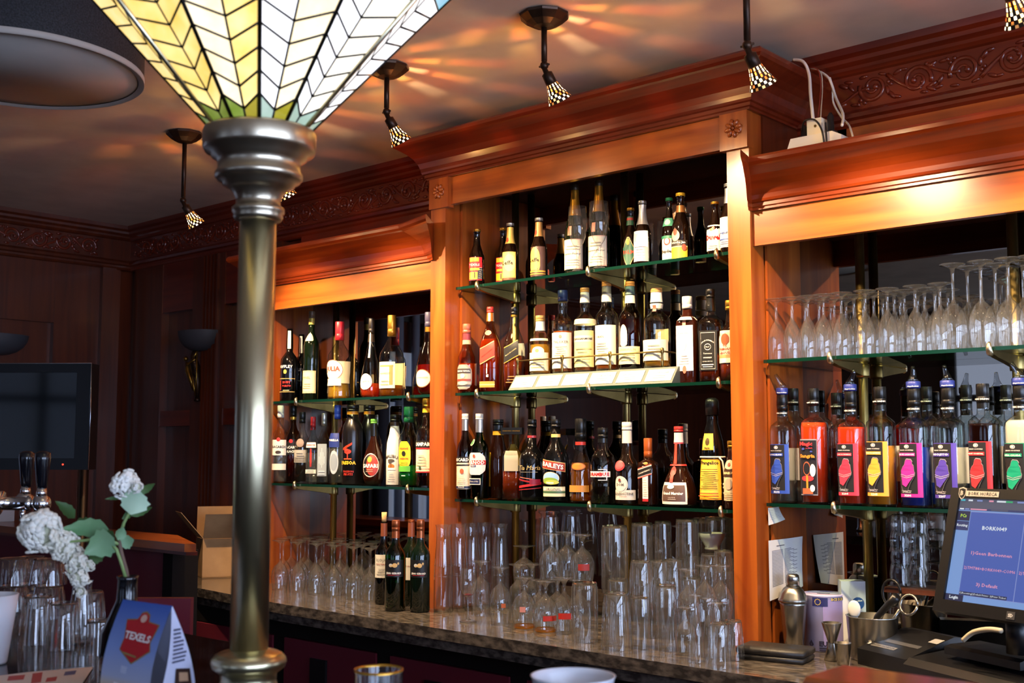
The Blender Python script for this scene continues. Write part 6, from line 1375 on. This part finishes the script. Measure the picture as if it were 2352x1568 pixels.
for k in range(9):
    u = .20+.034*k; q.add([f2(.16, u, .0015), f2(.84-.07*(k % 3), u, .0015), f2(.84-.07*(k % 3), u+.017, .0015), f2(.16, u+.017, .0015)], [(0, 1, 2, 3)], 1)
q.add([f2(a, b, .0015) for a, b in ((.34, .54), (.86, .57), (.88, .72), (.36, .69))], [(0, 1, 2, 3)], 2)
q.add([f2(a, b, .0024) for a, b in ((.45, .58), (.75, .60), (.76, .68), (.47, .66))], [(0, 1, 2, 3)], 3)
wpart(q, 'side_panel', [paint('#c3c6dc', .4), paint('#3c3e58', .5), paint('#33201c', .4), paint('#b08a6c', .4)], t)
q = MB()
def fp(poly, m, off):
    from mathutils.geometry import tessellate_polygon
    q.add([f1(s, u, off) for s, u in poly], [tuple(f) for f in tessellate_polygon([[Vector((s, u, 0)) for s, u in poly]])], m)
shield = [(.26, .17), (.46, .155), (.50, .10), (.58, .085), (.66, .11), (.69, .165), (.90, .18), (.84, .33), (.88, .40), (.58, .52), (.30, .42), (.33, .32)]
cx_, cy_ = .58, .29
fp([(cx_+(a-cx_)*1.06, cy_+(b-cy_)*1.06) for a, b in shield], 1, .0008); fp(shield, 0, .0012)
vs, fs, w, h = text('TEXELS', bold=.03); s_ = .52/w
q.add([f1(.59+x*s_, .30-y*s_*.55+.03*x*s_, .0024) for x, y in vs], fs, 2)
fp([(.58+.06*cos(a), .14+.035*sin(a)) for a in [2*pi*k/12 for k in range(12)]], 3, .0018)
fp([(.38, .44), (.66, .46), (.66, .475), (.38, .455)], 1, .0018)
for poly, m in (([(.30, .78), (.48, .79), (.47, 1), (.31, 1)], 4), ([(.29, .70), (.49, .71), (.48, .80), (.30, .79)], 2), ([(.58, .75), (.68, .76), (.67, .93), (.58, .92)], 5), ([(.08, .76), (.20, .77), (.20, 1), (.07, 1)], 5), ([(.52, .90), (1, .86), (1, 1), (.52, 1)], 6), ([(.40, .555), (.52, .56), (.51, .62), (.40, .615)], 7)): fp(poly, m, .0010)
wpart(q, 'printed_picture', [paint('#b4252c', .4), paint('#8a7a4c', .4), paint('#ece8e6', .4), paint('#d8b0a0', .4), paint('#c98a2c', .4), paint('#6a2420', .4), paint('#9a6a3c', .4), paint('#b9c0d8', .4)], t)

# black vase with a blossoming branch
VX, VY = at_x(294, 1.06, 1.3), 1.06
vt = z_at(1322, VX, VY)
vase = tag(MB().lathe([(.030, BAR+.001), (.040, BAR+.006), (.044, BAR+.05), (.042, BAR+.085), (.028, BAR+.115), (.0175, BAR+.14), (.0165, vt-.006), (.019, vt), (.0155, vt), (.013, vt-.05), (0, vt-.05)], 32, c=(0, 0, -BAR)).build('black_vase', paint('#0b0c10', .12, 0, .6), None, (VX, VY, BAR)), 'black glazed vase behind the table tent', 'vase')
branch = thing('flower_branch', 'branch with white snowball blossoms and green leaves standing in the black vase', 'flower', (VX, VY, vt-.04))
dV = depth((VX, VY, vt))
def F_(x, y, dd=0): return onD(x, y, dV+dd)
def stem(pts, r, m): wpart(MB().tube([F_(*p) for p in pts], r, 7), 'stem', m, branch)
SG = paint('#7f9a5c', .5); SBR = paint('#6a5548', .7)
stem([(295, 1345), (290, 1310), (280, 1275), (275, 1250), (270, 1225, .01)], [.004, .004, .004, .0035, .003], SBR)
stem([(290, 1330, -.01), (278, 1290, -.01), (268, 1262, -.01), (258, 1250, -.01)], [.003]*4, SG)
stem([(272, 1240), (285, 1200), (300, 1170), (306, 1130), (303, 1112)], [.003, .0028, .0026, .0024, .002], SG)
stem([(275, 1250), (240, 1235), (200, 1240), (150, 1245), (110, 1230)], [.003, .003, .0025, .002, .002], SG)
stem([(220, 1245), (195, 1275), (182, 1310), (182, 1350)], [.0022]*4, SG)
LEAF = noisy('leaf_green', '#5f8a5c', '#86ab82', 9, .5); LEAFD = noisy('leaf_deep_green', '#36562a', '#4d6f3c', 9, .5); LEAFP = noisy('leaf_pale_green', '#9fc09a', '#b5d0b0', 9, .5)
def leaf(p0, p1, wpx, m, fold=.25, dd=0, dd1=None):
    """blade from its base p0 to its tip p1 (pixels), with a folded midrib and toothed edge"""
    a, b = F_(*p0, dd), F_(*p1, dd if dd1 is None else dd1); ax = b-a; L_ = ax.length; side = ax.cross(FW).normalized(); up = side.cross(ax).normalized()
    w = wpx*dV/F/2; vs = []; N_ = 9
    for i in range(N_+1):
        u = i/N_; ww = w*sin(pi*min(u**.75, 1))*(1+.10*(-1)**i)
        bend = up*(.12*L_*sin(pi*u))
        for s in (-1, -.5, 0, .5, 1): vs.append(a+ax*u+side*(ww*s)+bend+up*(abs(s)*ww*fold))
    q = MB(); q.add(vs, [(i*5+k, i*5+k+1, i*5+k+6, i*5+k+5) for i in range(N_) for k in range(4)], 0, True)
    wpart(q, 'leaf', m, branch)
leaf((262, 1235), (192, 1272), 66, LEAF, .3, -.02); leaf((250, 1215), (136, 1215), 44, LEAF, .3, .01); leaf((215, 1200), (145, 1225), 40, LEAFD, .3, .03)
leaf((172, 1190), (126, 1150), 28, LEAFD, .2, .03); leaf((268, 1250), (196, 1240), 60, LEAFD, .2, .02)
leaf((300, 1182), (312, 1118), 66, LEAFP, .25, -.015); leaf((315, 1135), (356, 1110), 18, LEAFD, .3, .01); leaf((282, 1142), (240, 1146), 10, LEAFD, .3, .01); leaf((300, 1185), (350, 1164), 18, LEAFD, .3, .01)
leaf((274, 1250), (308, 1238), 34, LEAF, .2, 0); leaf((270, 1240), (284, 1210), 26, LEAF, .2, -.01); leaf((300, 1178), (280, 1192), 16, LEAFD, .2, 0); leaf((232, 1262), (200, 1300), 34, LEAFD, .2, .02)
PET = noisy('white_petals', '#e4e1d2', '#f8f6ee', 14, .7); CORE = paint('#d2d2b4', .8)
def blossom(px, py, rpx, n, dd=0, sq=1.0):
    c = F_(px, py, dd); r = rpx*dV/F; q = MB()
    for i in range(n):
        z_ = 1-2*(i+.5)/n; a = i*2.39996+rnd.uniform(-.5, .5); s_ = math.sqrt(1-z_*z_)
        d = Vector((s_*cos(a), s_*sin(a), z_*sq)); p = c+d*r*(.62+.34*rnd.random())
        d2 = (d+Vector((rnd.uniform(-.5, .5), rnd.uniform(-.5, .5), rnd.uniform(-.5, .5)))).normalized()
        M_ = d2.to_track_quat('Z', 'Y').to_matrix() @ Matrix.Rotation(rnd.uniform(0, 3), 3, 'Z')
        f = rnd.uniform(.22, .31)
        for k in range(5):
            b_ = k*2*pi/5
            q.ball(p+M_ @ Vector((cos(b_)*r*f*.75, sin(b_)*r*f*.75, r*.05)), r*f*.70, 6, 4, 0, (1, 1, .45), M_)
        q.ball(p, r*f*.25, 4, 3, 1)
    q.ball(c, r*.60, 8, 6, 1)
    wpart(q, 'blossom', [PET, CORE], branch)
blossom(96, 1222, 48, 60); blossom(146, 1256, 34, 40, .01); blossom(176, 1288, 30, 36); blossom(182, 1326, 24, 26, -.01); blossom(184, 1358, 15, 14, -.01); blossom(163, 1308, 14, 14, -.01); blossom(205, 1298, 15, 14)
blossom(290, 1113, 32, 44, .005); blossom(314, 1118, 15, 16, -.01)

# beer tap
d0 = 2.45
t = thing('beer_tap', 'chrome beer tap with two black handles, at the left edge of the frame', 'tap', onD(-60, 1250, d0) )
T_ = lambda x, y, dd=0: onD(x, y, d0+dd)
wpart(MB().tube([T_(-70, 1155), T_(-20, 1155), T_(0, 1155)], .022, 20), 'pipe_base', CHROME, t)
wpart(MB().tube([T_(-2, 1155), T_(2, 1155), T_(3, 1156), T_(62, 1156), T_(64, 1156), T_(74, 1156)], [.026, .026, .014, .0145, .017, .017], 20), 'pipe', CHROME, t)
q = MB(); q.ball(T_(95, 1156), .0205, 20, 12); q.tube([T_(93, 1170), T_(92, 1196)], .006, 10); q.tube([T_(95, 1142), T_(96, 1120)], [.012, .0095], 12); wpart(q, 'tap_head', CHROME, t)
q = MB(); q.ball(T_(56, 1150, .06), .0205, 20, 12); q.tube([T_(52, 1165, .06), T_(50, 1196, .06)], .006, 10); q.tube([T_(58, 1138, .06), T_(59, 1116, .06)], [.012, .0095], 12); wpart(q, 'tap_head', CHROME, t)
for (a, b, dd) in (((60, 1119), (62, 1036), .06), ((96, 1122), (99, 1036), 0)):
    p0, p1 = T_(*a, dd), T_(*b, dd); wpart(MB().tube([p0, p0.lerp(p1, .1), p0.lerp(p1, .8), p0.lerp(p1, .95), p1], [.009, .0115, .0165, .0155, .008], 16), 'handle', paint('#0a0c14', .15, 0, .6), t)
pb = T_(-55, 1155); wpart(MB().lathe([(.032, BAR+.001), (.034, BAR+.01), (.028, BAR+.02), (.024, pb.z+.03), (0, pb.z+.04)], 24, c=(pb.x, pb.y, 0)), 'tap_column', CHROME, t)
q = MB()

# ================================================================ far left: return bar, television, sconces, box
zr = 1.15
f0 = onZ(445, 1249, zr); bk = Vector((at_x(408, 2.62, zr), 2.62, zr))
t = thing('return_bar', 'far return bar with orange-brown wooden top and maroon front, behind the flowers', 'bar', (f0.x-.9, f0.y+.2, 0))
poly = [(-5.70, f0.y-.02), (f0.x-.03, f0.y-.02), (f0.x, f0.y+.01), (bk.x, bk.y), (-5.70, bk.y)]
q = MB(); q.prism([(x, y, zr-.03) for x, y in poly], (0, 0, .03)); wpart(q, 'wooden_top', WX, t)
q = MB(); q.prism([(x-(.0 if x < -5.6 else .02), y+.02 if y < 2.5 else y-.02, zr-.045) for x, y in poly], (0, 0, .0145)); wpart(q, 'moulding', WXD, t)
xb0 = at_x(378, f0.y+.08, 1.0)
q = MB(); q.box((-5.68, f0.y+.08, 0), (xb0, 2.60, zr-.046)); wpart(q, 'front_panel', MAROON, t)
q = MB(); q.box((xb0+.002, f0.y+.07, 0), (xb0+.07, 2.60, zr-.046)); wpart(q, 'corner_post', DARKF, t)
p = onZ(8, 1222, zr); tag(MB().box((-.09, -.04, 0), (.10, .05, .058)).build('white_carton_box', paint('#a8a6a4', .6), None, (at_x(-12, 2.53, zr), 2.53, zr+.001)), 'low white carton on the far wooden bar top, left of the flowers', 'box')
a = onD(372, 1374, 3.0); b_ = onD(438, 1374, 3.0)
t = thing('maroon_bar_door', 'maroon swing door of the bar behind the table tent', 'door', ((a.x+b_.x)/2, (a.y+b_.y)/2, 0))
dirv = Vector((b_.x-a.x, b_.y-a.y, 0)); nrm = Vector((-dirv.y, dirv.x, 0)).normalized()*.03
a2 = a-dirv*1.2
q = MB(); q.prism([(a2.x, a2.y, .05), (b_.x, b_.y, .05), (b_.x, b_.y, a.z), (a2.x, a2.y, a.z)], nrm); wpart(q, 'panel', MAROON, t)
q = MB(); q.box((b_.x-.06, b_.y-.02, 0), (b_.x-.02, b_.y+.05, .05)); wpart(q, 'foot', DARKF, t)
# television
dT = 4.6; u_ = RT.copy(); n_ = Vector((-FW.x, -FW.y, 0)).normalized(); n_ = -n_
pr_, pl_ = onD(212, 835, dT), onD(-330, 835, dT+.05); zt_, zb_ = pr_.z, onD(208, 1078, dT).z
ua = (pr_-pl_); ua.z = 0; WT = ua.length; ua.normalize(); na = Vector((ua.y, -ua.x, 0))
if na.dot(FW) > 0: na = -na
base = Vector((pl_.x, pl_.y, zb_)); HT = zt_-zb_
tv = thing('television', 'switched-off flat television on a metal stand at the left edge of the frame', 'television', Vector(((pr_.x+pl_.x)/2, (pr_.y+pl_.y)/2, 0)))
tp = lambda a, b, d: base+ua*a+Vector((0, 0, b))+na*d
q = MB(); q.prism([tp(0, 0, 0), tp(WT, 0, 0), tp(WT, HT, 0), tp(0, HT, 0)], -na*.07); wpart(q, 'back_case', BLACKP, tv)
bw = .035; q = MB()
for a0, a1, b0, b1 in ((0, WT, 0, bw*1.3), (0, WT, HT-bw, HT), (0, bw, bw*1.3, HT-bw), (WT-bw*1.6, WT, bw*1.3, HT-bw)): q.prism([tp(a0, b0, .0005), tp(a1, b0, .0005), tp(a1, b1, .0005), tp(a0, b1, .0005)], na*.012)
wpart(q, 'bezel', paint('#060608', .3, 0, .3), tv)
q = MB(); q.prism([tp(bw, bw*1.3, .0005), tp(WT-bw*1.6, bw*1.3, .0005), tp(WT-bw*1.6, HT-bw, .0005), tp(bw, HT-bw, .0005)], na*.004); wpart(q, 'screen', paint('#07090b', .06, 0, .25), tv)
q = MB(); q.tube([tp(0, HT+.001, .006), tp(WT, HT+.001, .006), tp(WT+.002, HT*.5, .006), tp(WT, 0, .006)], .003, 6); wpart(q, 'silver_edge', paint('#8f949c', .2, .9), tv)
q = MB(); q.ball(tp(WT-.10, bw*.6, .0135), .0035, 6, 4); wpart(q, 'standby_light', glow('#ff2a1c', 6), tv)
px_ = onD(191, 1085, dT+.06); wpart(MB().lathe([(.16, .001), (.16, .015), (.022, .02), (.022, zb_+.1)], 18, c=(px_.x, px_.y, 0)), 'stand_pole', STEEL, tv)
# wall sconces with dark half bowls
def half_bowl(mb, r, h, m=0):
    vs = []; N_ = 16
    for i in range(6):
        rr = r*(.22+.78*sin(i/5*pi/2)); zz = h*(1-cos(i/5*pi/2))
        for k in range(N_+1): vs.append((rr*cos(pi*k/N_), -rr*.8*sin(pi*k/N_), zz))
    mb.add(vs, [(i*(N_+1)+k, i*(N_+1)+k+1, (i+1)*(N_+1)+k+1, (i+1)*(N_+1)+k) for i in range(5) for k in range(N_)], m, True)
    top = [(r*cos(pi*k/N_), -r*.8*sin(pi*k/N_), h) for k in range(N_+1)]; mb.add(top, [tuple(range(N_+1))], m)
def sconce(x, y, zt, r, h, rz, lab, fig):
    t = thing('wall_sconce', lab, 'sconce', (x, y, zt-h-.18), rz)
    q = MB(); half_bowl(q, r, h); o = q.build('bowl_shade', paint('#3a3b40', .6), t, (0, 0, .18))
    BZ = noisy('gilt_bronze', '#5a4018', '#b08a3c', 20, .3, metal=.9)
    q = MB(); q.tube([(0, -.02, -.06), (0, -.02, .02), (-.005, -.03, .10), (-.02, -.035, .15), (-.01, -.03, .185)], [.010, .014, .022, .016, .012], 10)
    q.lathe([(.008, -.075), (.018, -.07), (.012, -.055)], 10, c=(0, -.02, 0)); q.build('bracket', BRONZE, t)
    if fig:
        q = MB(); q.tube([(-.008, -.035, -.02), (-.015, -.05, .03), (-.035, -.055, .075), (-.05, -.05, .105), (-.058, -.05, .125)], [.006, .010, .014, .011, .006], 8)
        q.ball((-.062, -.052, .142), .013, 10, 6); q.tube([(-.05, -.055, .108), (-.02, -.065, .115), (.02, -.05, .135)], .005, 6); q.build('gilt_figure', BZ, t)
        q = MB(); q.tube([(.022, -.045, -.05), (.028, -.045, .06), (.026, -.045, .175)], .004, 6); q.tube([(.026, -.045, .175), (.0, -.05, .14), (-.03, -.05, .115)], .004, 6); q.tube([(-.03, -.05, .115), (.0, -.045, .02), (.022, -.045, -.05)], .004, 6)
        for k in range(6): f = k/6; q.tube([(.024, -.045, -.03+.17*f), (-.024+.03*(1-f), -.047, .02+.12*f)], .0012, 4)
        q.build('harp', BZ, t)
xs = at_x(457, YW-.02, 2.0)
sconce(xs, YW-.003, z_at(758, xs, YW-.1), .14, .10, 0, 'wall sconce with dark half-bowl shade and gilt harp figure, on the back wall', True)
yl = 2.52; pzz = z_at(766, XL+.1, yl)
sconce(XL+.006, yl, pzz, .17, .10, pi/2, 'dark wall sconce above the television on the left wall', False)
# cardboard box with open flaps
cb = onZ(464, 1328, CT); cb2 = Vector((cb.x, cb.y, CT+.001))
t = thing('cardboard_box', 'open brown cardboard box with raised flaps at the far end of the counter', 'box', cb2, 0)
e1 = Vector((-.13, .05, 0)); e2 = Vector((.085, .135, 0)); hz = Vector((0, 0, z_at(1238, cb.x, cb.y)-CT))
Z0 = Vector((0, 0, 0)); C4 = [Z0, e2, e1+e2, e1]
q = MB(); th = .004
for i in range(4):
    a_, b2 = C4[i], C4[(i+1) % 4]; n2 = (b2-a_).cross(hz).normalized(); q.prism([a_, b2, b2+hz, a_+hz], -n2*th)
q.prism([p_+Vector((0, 0, .001)) for p_ in C4], (0, 0, th)); q.build('carton', CARD, t)
for i, (lean, ht) in enumerate(((.10, .115), (.05, .13), (-.03, .14), (.10, .12))):
    a_, b2 = C4[i]+hz, C4[(i+1) % 4]+hz; n2 = (b2-a_).cross(hz).normalized()
    inn = (b2-a_)*(.22 if i in (0, 3) else .06)
    q = MB(); q.prism([a_+Vector((0, 0, .002)), b2+Vector((0, 0, .002)), b2-inn*(.2)+n2*lean+Vector((0, 0, ht)), a_+inn*.2+n2*lean+Vector((0, 0, ht))], -n2*.003); q.build('flap', CARD, t)
# steel bowl and pots between box and counter edge
p = onZ(500, 1338, CT)
tag(MB().lathe([(.05, 0), (.065, .006), (.075, .028), (.078, .03), (.072, .028), (.05, .008), (0, .008)], 24).build('steel_dish', STEEL, None, (at_x(405, 2.99, CT), 2.99, CT+.0012)), 'shallow steel dish on the counter left of the cardboard box', 'dish')
